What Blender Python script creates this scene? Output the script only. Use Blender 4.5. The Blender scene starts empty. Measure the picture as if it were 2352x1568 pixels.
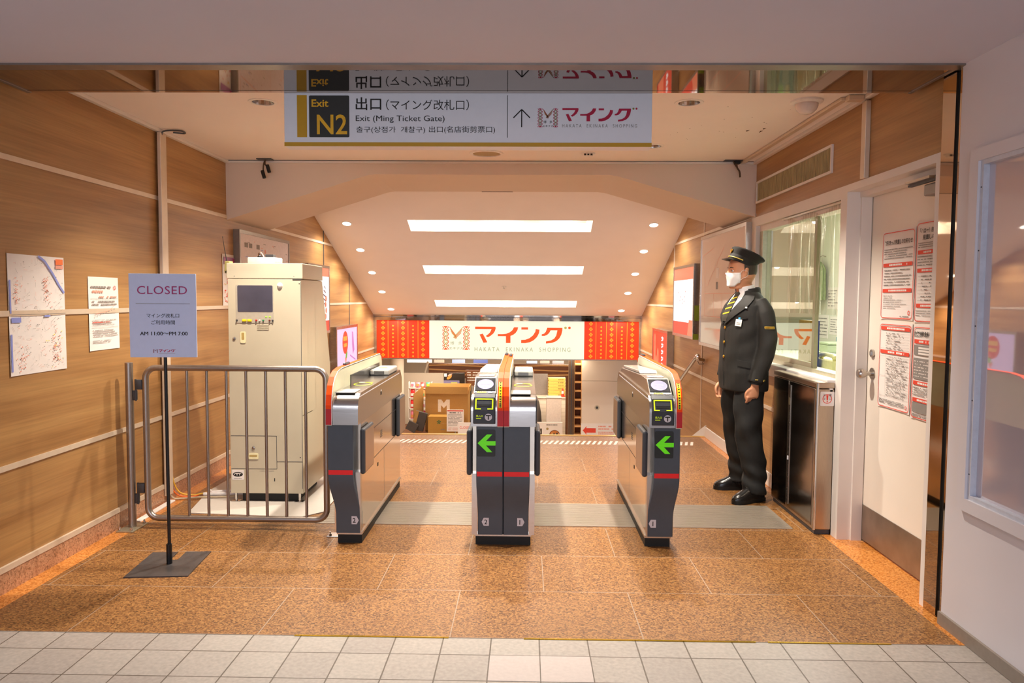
import bpy, bmesh, math, random
from mathutils import Vector, Matrix, Quaternion

R = math.radians
SC = bpy.context.scene
COL = SC.collection
random.seed(7)

# ------------------------------------------------------------------ camera
cam_d = bpy.data.cameras.new('camera')
cam = bpy.data.objects.new('camera', cam_d)
COL.objects.link(cam)
cam_d.sensor_width = 36.0
cam_d.lens = 1700.0 / 2352.0 * 36.0
cam_d.clip_start = 0.05
cam_d.clip_end = 100
c_r = Vector((0.99979646, 0.01919276, 0.0062193))
c_u = Vector((-0.00732988, 0.05834782, 0.99826941))
c_b = -Vector((-0.01879667, 0.9981118, -0.05847662))
cm = Matrix((c_r, c_u, c_b)).transposed().to_4x4()
cm.translation = Vector((0, 0, 1.40))
cam.matrix_world = cm
SC.camera = cam

# ------------------------------------------------------------------ world and exposure
SC.view_settings.view_transform = 'Standard'
SC.view_settings.look = 'None'
SC.view_settings.gamma = 1.0
SC.view_settings.use_curve_mapping = False
SC.view_settings.exposure = -0.16
wd = bpy.data.worlds.new('world')
SC.world = wd
wd.use_nodes = True
bgn = wd.node_tree.nodes['Background']
bgn.inputs[0].default_value = (0.84, 0.85, 1.0, 1)
bgn.inputs[1].default_value = 0.38
try:
    SC.cycles.max_bounces = 10
    SC.cycles.diffuse_bounces = 5
    SC.cycles.glossy_bounces = 5
    SC.cycles.transmission_bounces = 8
    SC.cycles.transparent_max_bounces = 12
    SC.cycles.caustics_reflective = False
    SC.cycles.caustics_refractive = False
    SC.cycles.sample_clamp_indirect = 6.0
except Exception:
    pass

WARM = (1.0, 0.90, 0.77)
WARM2 = (1.0, 0.92, 0.83)


def light(name, kind, loc, energy, color, rot=(0, 0, 0), **kw):
    l = bpy.data.lights.new(name, kind)
    l.energy = energy
    l.color = color
    for k, v in kw.items():
        setattr(l, k, v)
    o = bpy.data.objects.new(name, l)
    o.location = loc
    o.rotation_euler = rot
    COL.objects.link(o)
    return o


# ceiling lamps of the station hall behind the camera (neutral fluorescent)
for lx in (-2.6, 0.2):
    for ly in (-1.2, -3.4):
        light('hall_lamp', 'AREA', (lx, ly, 2.36), 38, (0.86, 0.89, 1.0), size=1.2, shape='RECTANGLE', size_y=0.3)
# added cool fill behind the camera, brightening hanging sign, board and gate fronts
light('front_fill_lamp', 'AREA', (-0.6, -4.3, 1.55), 115, (0.82, 0.87, 1.0), rot=(R(90), 0, 0), size=3.6, shape='RECTANGLE', size_y=1.5)
# downlights of the gate room: lamps sit in the ceiling cups built further down
DOWN = [(x, y) for y in (4.24, 5.43) for x in (-1.5, -0.30, 0.905)]
for (lx, ly) in DOWN:
    light('downlight_lamp', 'SPOT', (lx, ly, 2.50), 215, WARM, spot_size=R(112), spot_blend=0.65, shadow_soft_size=0.03)
SLOPE_N = Vector((0, 0.3686, 1.0)).normalized()


def slope_z(y):
    return 2.29 - 0.3686 * (y - 8.67)


SLOPE_DL = [(x, y) for y in (8.738, 9.447, 10.16, 10.855, 11.576) for x in (-2.118, 1.483)]
for (lx, ly) in SLOPE_DL:
    light('stair_lamp', 'SPOT', (lx, ly, slope_z(ly) - 0.03), 52, WARM2, spot_size=R(160), spot_blend=0.6, shadow_soft_size=0.05)
COVES = [(8.645, 8.93), (9.92, 10.195), (11.185, 11.46)]
for (ya, yb) in COVES:
    ym = ya + 0.10
    for lx in (-1.05, -0.31, 0.43):
        light('cove_lamp', 'POINT', (lx, ym, slope_z(ym) + 0.055), 11, (1.0, 0.92, 0.82), shadow_soft_size=0.03)
# lower shopping floor beyond the stairs
for (lx, ly, e) in ((-1.6, 13.2, 40), (0.6, 13.2, 40), (-1.2, 15.5, 45), (0.9, 15.5, 45)):
    light('shop_lamp', 'AREA', (lx, ly, 0.40), e, (1.0, 0.86, 0.66), size=0.8)
# staff office behind the glass
light('office_lamp', 'AREA', (2.7, 6.6, 2.30), 80, (1.0, 0.98, 0.92), size=0.6, shape='RECTANGLE', size_y=1.2)


# ------------------------------------------------------------------ materials
def lin(c):
    if isinstance(c, str):
        c = c.lstrip('#')
        c = tuple(int(c[i:i + 2], 16) / 255 for i in (0, 2, 4))
    return tuple(x / 12.92 if x <= 0.04045 else ((x + 0.055) / 1.055) ** 2.4 for x in c)


MATS = {}


def nodes(name):
    m = bpy.data.materials.new(name)
    m.use_nodes = True
    nt = m.node_tree
    b = nt.nodes['Principled BSDF']
    return m, nt, b


def pm(name, col, rough=0.5, metal=0.0, var=0.06, scale=40.0, bump=0.0, stretch=None, coat=0.0, emit=None, estr=0.0,
       trans=0.0, alpha=1.0, spec=0.5, ior=1.45):
    """plain procedural surface: a base colour with slight noise in colour and gloss"""
    if name in MATS:
        return MATS[name]
    m, nt, b = nodes(name)
    L = nt.links
    c = lin(col)
    tc = nt.nodes.new('ShaderNodeTexCoord')
    nz = nt.nodes.new('ShaderNodeTexNoise')
    nz.inputs['Scale'].default_value = scale
    nz.inputs['Detail'].default_value = 4
    if stretch:
        mp = nt.nodes.new('ShaderNodeMapping')
        mp.inputs['Scale'].default_value = stretch
        L.new(tc.outputs['Object'], mp.inputs[0])
        L.new(mp.outputs[0], nz.inputs['Vector'])
    else:
        L.new(tc.outputs['Object'], nz.inputs['Vector'])
    rp = nt.nodes.new('ShaderNodeValToRGB')
    rp.color_ramp.elements[0].position = 0.3
    rp.color_ramp.elements[1].position = 0.7
    rp.color_ramp.elements[0].color = (*[max(0, x * (1 - var)) for x in c], 1)
    rp.color_ramp.elements[1].color = (*[min(1, x * (1 + var)) for x in c], 1)
    L.new(nz.outputs['Fac'], rp.inputs[0])
    L.new(rp.outputs[0], b.inputs['Base Color'])
    mr = nt.nodes.new('ShaderNodeMapRange')
    mr.inputs['To Min'].default_value = max(0, rough - 0.04)
    mr.inputs['To Max'].default_value = min(1, rough + 0.04)
    L.new(nz.outputs['Fac'], mr.inputs[0])
    L.new(mr.outputs[0], b.inputs['Roughness'])
    b.inputs['Metallic'].default_value = metal
    b.inputs['Specular IOR Level'].default_value = spec
    b.inputs['IOR'].default_value = ior
    b.inputs['Coat Weight'].default_value = coat
    b.inputs['Transmission Weight'].default_value = trans
    b.inputs['Alpha'].default_value = alpha
    if emit:
        b.inputs['Emission Color'].default_value = (*lin(emit), 1)
        b.inputs['Emission Strength'].default_value = estr
    if bump:
        bp = nt.nodes.new('ShaderNodeBump')
        bp.inputs['Strength'].default_value = bump
        bp.inputs['Distance'].default_value = 0.002
        L.new(nz.outputs['Fac'], bp.inputs['Height'])
        L.new(bp.outputs[0], b.inputs['Normal'])
    MATS[name] = m
    return m


def wood_panel():
    m, nt, b = nodes('wood laminate')
    L = nt.links
    tc = nt.nodes.new('ShaderNodeTexCoord')
    mp = nt.nodes.new('ShaderNodeMapping')
    mp.inputs['Scale'].default_value = (3.0, 0.36, 7.0)
    mp.inputs['Rotation'].default_value = (R(0.6), 0, 0)
    L.new(tc.outputs['Object'], mp.inputs[0])
    n1 = nt.nodes.new('ShaderNodeTexNoise')
    n1.inputs['Scale'].default_value = 1.6
    n1.inputs['Detail'].default_value = 6
    n1.inputs['Roughness'].default_value = 0.55
    n1.inputs['Distortion'].default_value = 0.15
    L.new(mp.outputs[0], n1.inputs['Vector'])
    mp2 = nt.nodes.new('ShaderNodeMapping')
    mp2.inputs['Scale'].default_value = (3.0, 1.2, 60.0)
    L.new(tc.outputs['Object'], mp2.inputs[0])
    n2 = nt.nodes.new('ShaderNodeTexNoise')
    n2.inputs['Scale'].default_value = 2.0
    n2.inputs['Detail'].default_value = 3
    L.new(mp2.outputs[0], n2.inputs['Vector'])
    rp = nt.nodes.new('ShaderNodeValToRGB')
    e = rp.color_ramp.elements
    e[0].position = 0.22
    e[0].color = (*lin('#855a2e'), 1)
    e[1].position = 0.76
    e[1].color = (*lin('#b88e58'), 1)
    k = e.new(0.47)
    k.color = (*lin('#a47848'), 1)
    L.new(n1.outputs['Fac'], rp.inputs[0])
    mx = nt.nodes.new('ShaderNodeMixRGB')
    mx.blend_type = 'OVERLAY'
    mx.inputs[0].default_value = 0.28
    L.new(rp.outputs[0], mx.inputs[1])
    L.new(n2.outputs['Fac'], mx.inputs[2])
    L.new(mx.outputs[0], b.inputs['Base Color'])
    b.inputs['Roughness'].default_value = 0.42
    MATS['wood'] = m
    return m


def granite(name, dark, mid, light_, rough, joints=True):
    m, nt, b = nodes(name)
    L = nt.links
    tc = nt.nodes.new('ShaderNodeTexCoord')
    v = nt.nodes.new('ShaderNodeTexVoronoi')
    v.inputs['Scale'].default_value = 140
    L.new(tc.outputs['Object'], v.inputs['Vector'])
    nz = nt.nodes.new('ShaderNodeTexNoise')
    nz.inputs['Scale'].default_value = 70
    nz.inputs['Detail'].default_value = 5
    nz.inputs['Roughness'].default_value = 0.7
    L.new(tc.outputs['Object'], nz.inputs['Vector'])
    sep = nt.nodes.new('ShaderNodeSeparateColor')
    L.new(v.outputs['Color'], sep.inputs[0])
    ad = nt.nodes.new('ShaderNodeMath')
    ad.operation = 'ADD'
    L.new(sep.outputs[0], ad.inputs[0])
    L.new(nz.outputs['Fac'], ad.inputs[1])
    hf = nt.nodes.new('ShaderNodeMath')
    hf.operation = 'MULTIPLY'
    hf.inputs[1].default_value = 0.5
    L.new(ad.outputs[0], hf.inputs[0])
    rp = nt.nodes.new('ShaderNodeValToRGB')
    e = rp.color_ramp.elements
    e[0].position = 0.17
    e[0].color = (*lin(dark), 1)
    e[1].position = 0.8
    e[1].color = (*lin(light_), 1)
    k = e.new(0.42)
    k.color = (*lin(mid), 1)
    L.new(hf.outputs[0], rp.inputs[0])
    out = rp.outputs[0]
    if joints:
        mp = nt.nodes.new('ShaderNodeMapping')
        mp.inputs['Location'].default_value = (0.306 + 0.4, -2.975 + 0.4925 * 8, 0)
        L.new(tc.outputs['Object'], mp.inputs[0])
        br = nt.nodes.new('ShaderNodeTexBrick')
        br.offset = 0.5
        br.inputs['Scale'].default_value = 1.0
        br.inputs['Brick Width'].default_value = 0.80
        br.inputs['Row Height'].default_value = 0.4925
        br.inputs['Mortar Size'].default_value = 0.0026
        br.inputs['Mortar Smooth'].default_value = 0.3
        br.inputs['Color1'].default_value = (1, 1, 1, 1)
        br.inputs['Color2'].default_value = (0.86, 0.86, 0.86, 1)
        L.new(mp.outputs[0], br.inputs['Vector'])
        mu = nt.nodes.new('ShaderNodeMixRGB')
        mu.blend_type = 'MULTIPLY'
        mu.inputs[0].default_value = 1.0
        L.new(out, mu.inputs[1])
        L.new(br.outputs['Color'], mu.inputs[2])
        mx = nt.nodes.new('ShaderNodeMixRGB')
        L.new(br.outputs['Fac'], mx.inputs[0])
        L.new(mu.outputs[0], mx.inputs[1])
        mx.inputs[2].default_value = (*lin('#a08a74'), 1)
        out = mx.outputs[0]
    L.new(out, b.inputs['Base Color'])
    b.inputs['Roughness'].default_value = rough
    bp = nt.nodes.new('ShaderNodeBump')
    bp.inputs['Strength'].default_value = 0.25 if joints else 0.05
    bp.inputs['Distance'].default_value = 0.002
    L.new(hf.outputs[0], bp.inputs['Height'])
    L.new(bp.outputs[0], b.inputs['Normal'])
    return m


def tile_floor():
    m, nt, b = nodes('station floor tile')
    L = nt.links
    tc = nt.nodes.new('ShaderNodeTexCoord')
    mp = nt.nodes.new('ShaderNodeMapping')
    mp.inputs['Location'].default_value = (1.9085 + 0.1972 * 20, -2.832 + 0.1972 * 40, 0)
    L.new(tc.outputs['Object'], mp.inputs[0])
    br = nt.nodes.new('ShaderNodeTexBrick')
    br.offset = 0.0
    br.inputs['Scale'].default_value = 1.0
    br.inputs['Brick Width'].default_value = 0.1972
    br.inputs['Row Height'].default_value = 0.1972
    br.inputs['Mortar Size'].default_value = 0.0030
    br.inputs['Mortar Smooth'].default_value = 0.2
    br.inputs['Bias'].default_value = 0.0
    br.inputs['Color1'].default_value = (*lin('#a0978f'), 1)
    br.inputs['Color2'].default_value = (*lin('#aaa299'), 1)
    br.inputs['Mortar'].default_value = (*lin('#62584e'), 1)
    L.new(mp.outputs[0], br.inputs['Vector'])
    nz = nt.nodes.new('ShaderNodeTexNoise')
    nz.inputs['Scale'].default_value = 60
    nz.inputs['Detail'].default_value = 6
    L.new(tc.outputs['Object'], nz.inputs['Vector'])
    n2 = nt.nodes.new('ShaderNodeTexNoise')
    n2.inputs['Scale'].default_value = 2.2
    n2.inputs['Detail'].default_value = 3
    L.new(tc.outputs['Object'], n2.inputs['Vector'])
    mx = nt.nodes.new('ShaderNodeMixRGB')
    mx.blend_type = 'OVERLAY'
    mx.inputs[0].default_value = 0.30
    L.new(br.outputs['Color'], mx.inputs[1])
    L.new(nz.outputs['Fac'], mx.inputs[2])
    mx2 = nt.nodes.new('ShaderNodeMixRGB')
    mx2.blend_type = 'OVERLAY'
    mx2.inputs[0].default_value = 0.14
    L.new(mx.outputs[0], mx2.inputs[1])
    L.new(n2.outputs['Fac'], mx2.inputs[2])
    L.new(mx2.outputs[0], b.inputs['Base Color'])
    b.inputs['Roughness'].default_value = 0.42
    bp = nt.nodes.new('ShaderNodeBump')
    bp.inputs['Strength'].default_value = 0.5
    bp.inputs['Distance'].default_value = 0.003
    bp.invert = True
    L.new(br.outputs['Fac'], bp.inputs['Height'])
    L.new(bp.outputs[0], b.inputs['Normal'])
    return m


def glass(name, tint=(1, 1, 1), rough=0.0, clear=0.9, most=1.0):
    """thin pane: mostly see-through, mirror-like at grazing view"""
    m = bpy.data.materials.new(name)
    m.use_nodes = True
    nt = m.node_tree
    nt.nodes.clear()
    out = nt.nodes.new('ShaderNodeOutputMaterial')
    tr = nt.nodes.new('ShaderNodeBsdfTransparent')
    tr.inputs[0].default_value = (*tint, 1)
    gl = nt.nodes.new('ShaderNodeBsdfGlossy')
    gl.inputs['Roughness'].default_value = rough
    lw = nt.nodes.new('ShaderNodeLayerWeight')
    lw.inputs[0].default_value = 0.5
    pw = nt.nodes.new('ShaderNodeMath')
    pw.operation = 'POWER'
    pw.inputs[1].default_value = 5.0
    nt.links.new(lw.outputs['Facing'], pw.inputs[0])
    mr = nt.nodes.new('ShaderNodeMapRange')
    mr.inputs['To Min'].default_value = 1 - clear
    mr.inputs['To Max'].default_value = most
    nt.links.new(pw.outputs[0], mr.inputs[0])
    mx = nt.nodes.new('ShaderNodeMixShader')
    nt.links.new(mr.outputs[0], mx.inputs[0])
    nt.links.new(tr.outputs[0], mx.inputs[1])
    nt.links.new(gl.outputs[0], mx.inputs[2])
    nt.links.new(mx.outputs[0], out.inputs[0])
    return m


def glow(name, col, strength, base=None):
    return pm(name, tuple(0.45 * int((base or col).lstrip('#')[i:i + 2], 16) / 255 for i in (0, 2, 4)), 0.35, emit=col, estr=strength, var=0.02)


M_WOOD = wood_panel()
M_GRAN = granite('flamed brown granite', '#452b12', '#83562c', '#b08048', 0.4)
M_BORD = granite('polished orange granite', '#8f5826', '#c67a34', '#dc9850', 0.25, joints=False)
M_SKIRT = granite('skirting granite', '#6a4a34', '#b08060', '#c99a78', 0.3, joints=False)
M_TILE = tile_floor()
M_CEIL = pm('ceiling paint', '#f8efe9', 0.75, var=0.015, scale=3)
M_HALLC = pm('hall ceiling paint', '#d0d0de', 0.8, var=0.02, scale=2)
M_WHITE = pm('white paint', '#e4dcd4', 0.5, var=0.02, scale=6)
M_HALLW = pm('hall wall paint', '#d6d2d6', 0.35, var=0.02, scale=3)
M_RAIL = pm('cream aluminium strip', '#dcc9b2', 0.38, metal=0.25, var=0.04, scale=20)
M_STEEL = pm('brushed stainless', '#b9b2aa', 0.26, metal=1.0, var=0.06, scale=30, stretch=(1, 1, 30))
M_STEELH = pm('brushed stainless side', '#e2d6c6', 0.13, metal=1.0, var=0.03, scale=30, stretch=(1, 1, 40))
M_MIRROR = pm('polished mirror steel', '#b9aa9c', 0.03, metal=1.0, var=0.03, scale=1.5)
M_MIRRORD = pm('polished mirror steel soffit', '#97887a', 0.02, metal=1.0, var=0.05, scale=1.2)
M_CHROME = pm('chrome', '#d8d4d0', 0.08, metal=1.0, var=0.02)
M_TUBE = pm('satin grey tube steel', '#9b8f86', 0.34, metal=0.9, var=0.05, scale=60)
M_BLACK = pm('black rubber', '#14130f', 0.6, var=0.1)
M_BLACKG = pm('black gloss', '#1a1a1c', 0.18, var=0.1)
M_DGREY = pm('dark grey metal', '#4a4a4d', 0.45, metal=0.3, var=0.05)
M_PAPER = pm('white paper', '#ece4de', 0.8, var=0.02, scale=12)
M_INK = pm('black ink', '#26221f', 0.7, var=0.05)
M_GREYINK = pm('grey ink', '#8d8782', 0.7, var=0.05)
M_RED = pm('red print', '#e04a36', 0.6, var=0.04)
M_BLUE = pm('blue print', '#8d97d8', 0.6, var=0.04)
M_PINK = pm('pale red print', '#e8a08c', 0.6, var=0.04)
M_YEL = pm('yellow print', '#e6d84a', 0.6, var=0.04)


# ------------------------------------------------------------------ geometry helpers
class F:
    """a drawing plane: origin, right, up and the normal that faces the reader"""

    def __init__(s, o, u, v):
        s.o = Vector(o)
        s.u = Vector(u).normalized()
        s.v = Vector(v).normalized()
        s.n = s.u.cross(s.v)

    def p(s, a, b, d=0.0):
        return s.o + s.u * a + s.v * b + s.n * d


def f_front(x, y, z):
    return F((x, y, z), (1, 0, 0), (0, 0, 1))


def f_left(x, y, z):      # on the left wall, read from the room
    return F((x, y, z), (0, 1, 0), (0, 0, 1))


def f_right(x, y, z):     # on the right wall, read from the room
    return F((x, y, z), (0, -1, 0), (0, 0, 1))


FONT_CACHE = {}


def text_mesh(s, bold=0.0, space=1.0):
    key = (s, bold, space)
    if key in FONT_CACHE:
        return FONT_CACHE[key]
    cu = bpy.data.curves.new('lettering', 'FONT')
    cu.body = s
    cu.size = 1.0
    cu.offset = bold
    cu.space_character = space
    cu.resolution_u = 3
    o = bpy.data.objects.new('lettering', cu)
    COL.objects.link(o)
    dg = bpy.context.evaluated_depsgraph_get()
    me = o.evaluated_get(dg).to_mesh()
    vs = [(v.co.x, v.co.y) for v in me.vertices]
    fs = [tuple(p.vertices) for p in me.polygons]
    o.evaluated_get(dg).to_mesh_clear()
    bpy.data.objects.remove(o)
    bpy.data.curves.remove(cu)
    FONT_CACHE[key] = (vs, fs)
    return vs, fs


class G:
    def __init__(s):
        s.v, s.f, s.mi, s.sm, s.mats = [], [], [], [], []

    def mat(s, m):
        if m not in s.mats:
            s.mats.append(m)
        return s.mats.index(m)

    def add(s, vs, fs, m, smooth=False):
        n = len(s.v)
        s.v += [Vector(p) for p in vs]
        k = s.mat(m)
        for f in fs:
            s.f.append([i + n for i in f])
            s.mi.append(k)
            s.sm.append(smooth)
        return s

    def bm(s, b, m, smooth=False, mx=None):
        b.verts.ensure_lookup_table()
        b.verts.index_update()
        vs = [(mx @ v.co) if mx else v.co.copy() for v in b.verts]
        fs = [[v.index for v in f.verts] for f in b.faces]
        b.free()
        return s.add(vs, fs, m, smooth)

    def box(s, x0, y0, z0, x1, y1, z1, m, bev=0.0, seg=2, mx=None):
        x0, x1 = min(x0, x1), max(x0, x1)
        y0, y1 = min(y0, y1), max(y0, y1)
        z0, z1 = min(z0, z1), max(z0, z1)
        b = bmesh.new()
        bmesh.ops.create_cube(b, size=1.0)
        for v in b.verts:
            v.co = Vector((x0 + (v.co.x + .5) * (x1 - x0), y0 + (v.co.y + .5) * (y1 - y0), z0 + (v.co.z + .5) * (z1 - z0)))
        if bev:
            bv = min(bev, 0.45 * min(x1 - x0, y1 - y0, z1 - z0))
            bmesh.ops.bevel(b, geom=b.edges[:], offset=bv, segments=seg, profile=0.5, affect='EDGES')
        return s.bm(b, m, False, mx)

    def prism(s, fr, pts, d0, d1, m, smooth=False, bev=0.0):
        """polygon drawn in the plane fr, extruded from depth d0 to d1 along its normal"""
        n = len(pts)
        if bev:
            b = bmesh.new()
            a = [b.verts.new(fr.p(u, v, d0)) for u, v in pts]
            c = [b.verts.new(fr.p(u, v, d1)) for u, v in pts]
            b.faces.new(a[::-1])
            b.faces.new(c)
            for i in range(n):
                b.faces.new((a[i], a[(i + 1) % n], c[(i + 1) % n], c[i]))
            bmesh.ops.recalc_face_normals(b, faces=b.faces[:])
            ed = [e for e in b.edges if len(e.link_faces) == 2 and e.calc_face_angle(0) > R(40)]
            bmesh.ops.bevel(b, geom=ed, offset=bev, segments=2, profile=0.5, affect='EDGES')
            return s.bm(b, m)
        vs = [fr.p(u, v, d0) for u, v in pts] + [fr.p(u, v, d1) for u, v in pts]
        fs = [list(range(n))[::-1], list(range(n, 2 * n))]
        s.add(vs, fs, m, False)
        sd = [[i, (i + 1) % n, n + (i + 1) % n, n + i] for i in range(n)]
        return s.add(vs, sd, m, smooth)

    def poly(s, fr, pts, m, d=0.001):
        return s.add([fr.p(u, v, d) for u, v in pts], [list(range(len(pts)))], m)

    def rect(s, fr, u0, v0, u1, v1, m, d=0.001):
        return s.poly(fr, [(u0, v0), (u1, v0), (u1, v1), (u0, v1)], m, d)

    def frame(s, fr, u0, v0, u1, v1, w, m, d=0.001):
        s.rect(fr, u0, v0, u1, v0 + w, m, d)
        s.rect(fr, u0, v1 - w, u1, v1, m, d)
        s.rect(fr, u0, v0 + w, u0 + w, v1 - w, m, d)
        return s.rect(fr, u1 - w, v0 + w, u1, v1 - w, m, d)

    def disc(s, fr, cu, cv, ru, m, d=0.001, rv=None, n=28):
        rv = rv or ru
        return s.poly(fr, [(cu + ru * math.cos(2 * math.pi * i / n), cv + rv * math.sin(2 * math.pi * i / n)) for i in range(n)], m, d)

    def ring(s, fr, cu, cv, ru, w, m, d=0.001, rv=None, n=32):
        rv = rv or ru
        vs, fs = [], []
        for i in range(n):
            c, t = math.cos(2 * math.pi * i / n), math.sin(2 * math.pi * i / n)
            vs += [fr.p(cu + ru * c, cv + rv * t, d), fr.p(cu + (ru - w) * c, cv + (rv - w) * t, d)]
        for i in range(n):
            j = (i + 1) % n
            fs.append([2 * i, 2 * j, 2 * j + 1, 2 * i + 1])
        return s.add(vs, fs, m)

    def line(s, fr, a, b, w, m, d=0.001):
        dx, dy = b[0] - a[0], b[1] - a[1]
        l = math.hypot(dx, dy) or 1
        px, py = -dy / l * w / 2, dx / l * w / 2
        return s.poly(fr, [(a[0] - px, a[1] - py), (b[0] - px, b[1] - py), (b[0] + px, b[1] + py), (a[0] + px, a[1] + py)], m, d)

    def text(s, fr, t, u0, v0, u1, v1, m, d=0.0015, bold=0.0, space=1.0, fit=True):
        """lettering stretched into the box u0..u1 x v0..v1 (fit) or set at height v1-v0, centred"""
        vs, fs = text_mesh(t, bold, space)
        if not vs:
            return s
        ax, bx = min(p[0] for p in vs), max(p[0] for p in vs)
        ay, by = min(p[1] for p in vs), max(p[1] for p in vs)
        if fit:
            sx, sy = (u1 - u0) / max(1e-6, bx - ax), (v1 - v0) / max(1e-6, by - ay)
            ou = u0
        else:
            sy = sx = (v1 - v0) / max(1e-6, by - ay)
            ou = (u0 + u1) / 2 - (bx - ax) * sx / 2
        return s.add([fr.p(ou + (x - ax) * sx, v0 + (y - ay) * sy, d) for x, y in vs], fs, m)

    def para(s, fr, u0, v0, u1, v1, rows, m, d=0.0012, fill=0.9, rag=0.35, h=0.5, rnd=None):
        """rows of tiny printed characters, too small to read"""
        rnd = rnd or random
        rh = (v1 - v0) / rows
        for i in range(rows):
            y = v1 - (i + 1) * rh + rh * (1 - h) / 2
            end = u0 + (u1 - u0) * (1 - rag * rnd.random() ** 2)
            u = u0
            ch = rh * h
            while u < end:
                w = ch * rnd.uniform(0.6, 2.4)
                if rnd.random() < fill:
                    s.rect(fr, u, y, min(end, u + w), y + ch, m, d)
                u += w + ch * 0.3
        return s

    def cyl(s, p, q, r, m, n=20, r2=None, caps=True):
        p, q = Vector(p), Vector(q)
        r2 = r if r2 is None else r2
        ax = (q - p).normalized()
        a = ax.orthogonal().normalized()
        b = ax.cross(a)
        vs = []
        for i in range(n):
            t = 2 * math.pi * i / n
            e = a * math.cos(t) + b * math.sin(t)
            vs += [p + e * r, q + e * r2]
        s.add(vs, [[2 * i, 2 * ((i + 1) % n), 2 * ((i + 1) % n) + 1, 2 * i + 1] for i in range(n)], m, True)
        if caps:
            s.add(vs, [[2 * i for i in range(n)][::-1], [2 * i + 1 for i in range(n)]], m)
        return s

    def lathe(s, o, ax, prof, m, n=24):
        """profile of (radius, height along ax) turned about ax through o"""
        o, ax = Vector(o), Vector(ax).normalized()
        a = ax.orthogonal().normalized()
        b = ax.cross(a)
        vs, fs = [], []
        for (r, h) in prof:
            for i in range(n):
                t = 2 * math.pi * i / n
                vs.append(o + ax * h + (a * math.cos(t) + b * math.sin(t)) * max(r, 1e-5))
        for j in range(len(prof) - 1):
            for i in range(n):
                k = (i + 1) % n
                fs.append([j * n + i, j * n + k, (j + 1) * n + k, (j + 1) * n + i])
        return s.add(vs, fs, m, True)

    def tube(s, pts, r, m, n=12, closed=False, caps=True):
        pts = [Vector(p) for p in pts]
        k = len(pts)
        rs = r if isinstance(r, (list, tuple)) else [r] * k
        tang = []
        for i in range(k):
            a = pts[(i - 1) % k] if (closed or i > 0) else pts[i]
            b = pts[(i + 1) % k] if (closed or i < k - 1) else pts[i]
            tang.append((b - a).normalized())
        nrm = tang[0].orthogonal().normalized()
        vs, fs = [], []
        for i in range(k):
            if i:
                q = tang[i - 1].rotation_difference(tang[i])
                nrm = (q @ nrm)
            nrm = (nrm - tang[i] * nrm.dot(tang[i])).normalized()
            bi = tang[i].cross(nrm)
            for j in range(n):
                t = 2 * math.pi * j / n
                vs.append(pts[i] + (nrm * math.cos(t) + bi * math.sin(t)) * rs[i])
        for i in range(k if closed else k - 1):
            i2 = (i + 1) % k
            for j in range(n):
                j2 = (j + 1) % n
                fs.append([i * n + j, i * n + j2, i2 * n + j2, i2 * n + j])
        s.add(vs, fs, m, True)
        if caps and not closed:
            s.add(vs, [list(range(n))[::-1], [(k - 1) * n + j for j in range(n)]], m)
        return s

    def loft(s, rings, m, caps=True, smooth=True):
        n = len(rings[0])
        vs = [p for r in rings for p in r]
        fs = []
        for i in range(len(rings) - 1):
            for j in range(n):
                k = (j + 1) % n
                fs.append([i * n + j, i * n + k, (i + 1) * n + k, (i + 1) * n + j])
        s.add(vs, fs, m, smooth)
        if caps:
            s.add(vs, [list(range(n))[::-1], [(len(rings) - 1) * n + j for j in range(n)]], m, smooth)
        return s

    def build(s, name, parent=None, loc=None):
        """one mesh object; vertices are given in world space"""
        if loc is None:
            loc = wloc(parent) if parent else Vector((0, 0, 0))
        loc = Vector(loc)
        me = bpy.data.meshes.new(name)
        me.from_pydata([v - loc for v in s.v], [], s.f)
        for m in s.mats:
            me.materials.append(m)
        for p, k, sm in zip(me.polygons, s.mi, s.sm):
            p.material_index = k
            p.use_smooth = sm
        b = bmesh.new()
        b.from_mesh(me)
        bmesh.ops.remove_doubles(b, verts=b.verts, dist=1e-6)
        b.to_mesh(me)
        b.free()
        if any(s.sm):
            me.set_sharp_from_angle(angle=R(38))
        o = bpy.data.objects.new(name, me)
        COL.objects.link(o)
        if parent:
            o.parent = parent
            o.location = loc - wloc(parent)
        else:
            o.location = loc
        return o


def wloc(o):
    l = Vector(o.location)
    while o.parent:
        o = o.parent
        l += Vector(o.location)
    return l


def tag(o, label, cat, group=None):
    o['label'] = label
    o['category'] = cat
    if group:
        o['group'] = group
    return o


def thing(name, label, cat, loc, group=None):
    o = bpy.data.objects.new(name, None)
    COL.objects.link(o)
    o.location = loc
    o.empty_display_size = 0.1
    return tag(o, label, cat, group)


def struct(o, label=None):
    o['kind'] = 'structure'
    if label:
        o['label'] = label
    return o


def lab(o, t):
    o['label'] = t
    return o


def copy_tree(o, parent=None):
    c = o.copy()
    COL.objects.link(c)
    c.parent = parent
    for ch in [x for x in bpy.data.objects if x.parent == o]:
        copy_tree(ch, c)
    return c


def arc(cu, cv, r, a0, a1, n=6):
    return [(cu + r * math.cos(R(a0 + (a1 - a0) * i / n)), cv + r * math.sin(R(a0 + (a1 - a0) * i / n))) for i in range(n + 1)]


def rrect(u0, v0, u1, v1, r, n=4):
    return arc(u1 - r, v0 + r, r, -90, 0, n) + arc(u1 - r, v1 - r, r, 0, 90, n) + arc(u0 + r, v1 - r, r, 90, 180, n) + arc(u0 + r, v0 + r, r, 180, 270, n)
# ================================================================== SETTING
XL, XR, XO = -2.45, 1.84, 1.81
ZC = 2.50
YE = 2.975           # edge between hall tiles and granite

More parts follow.
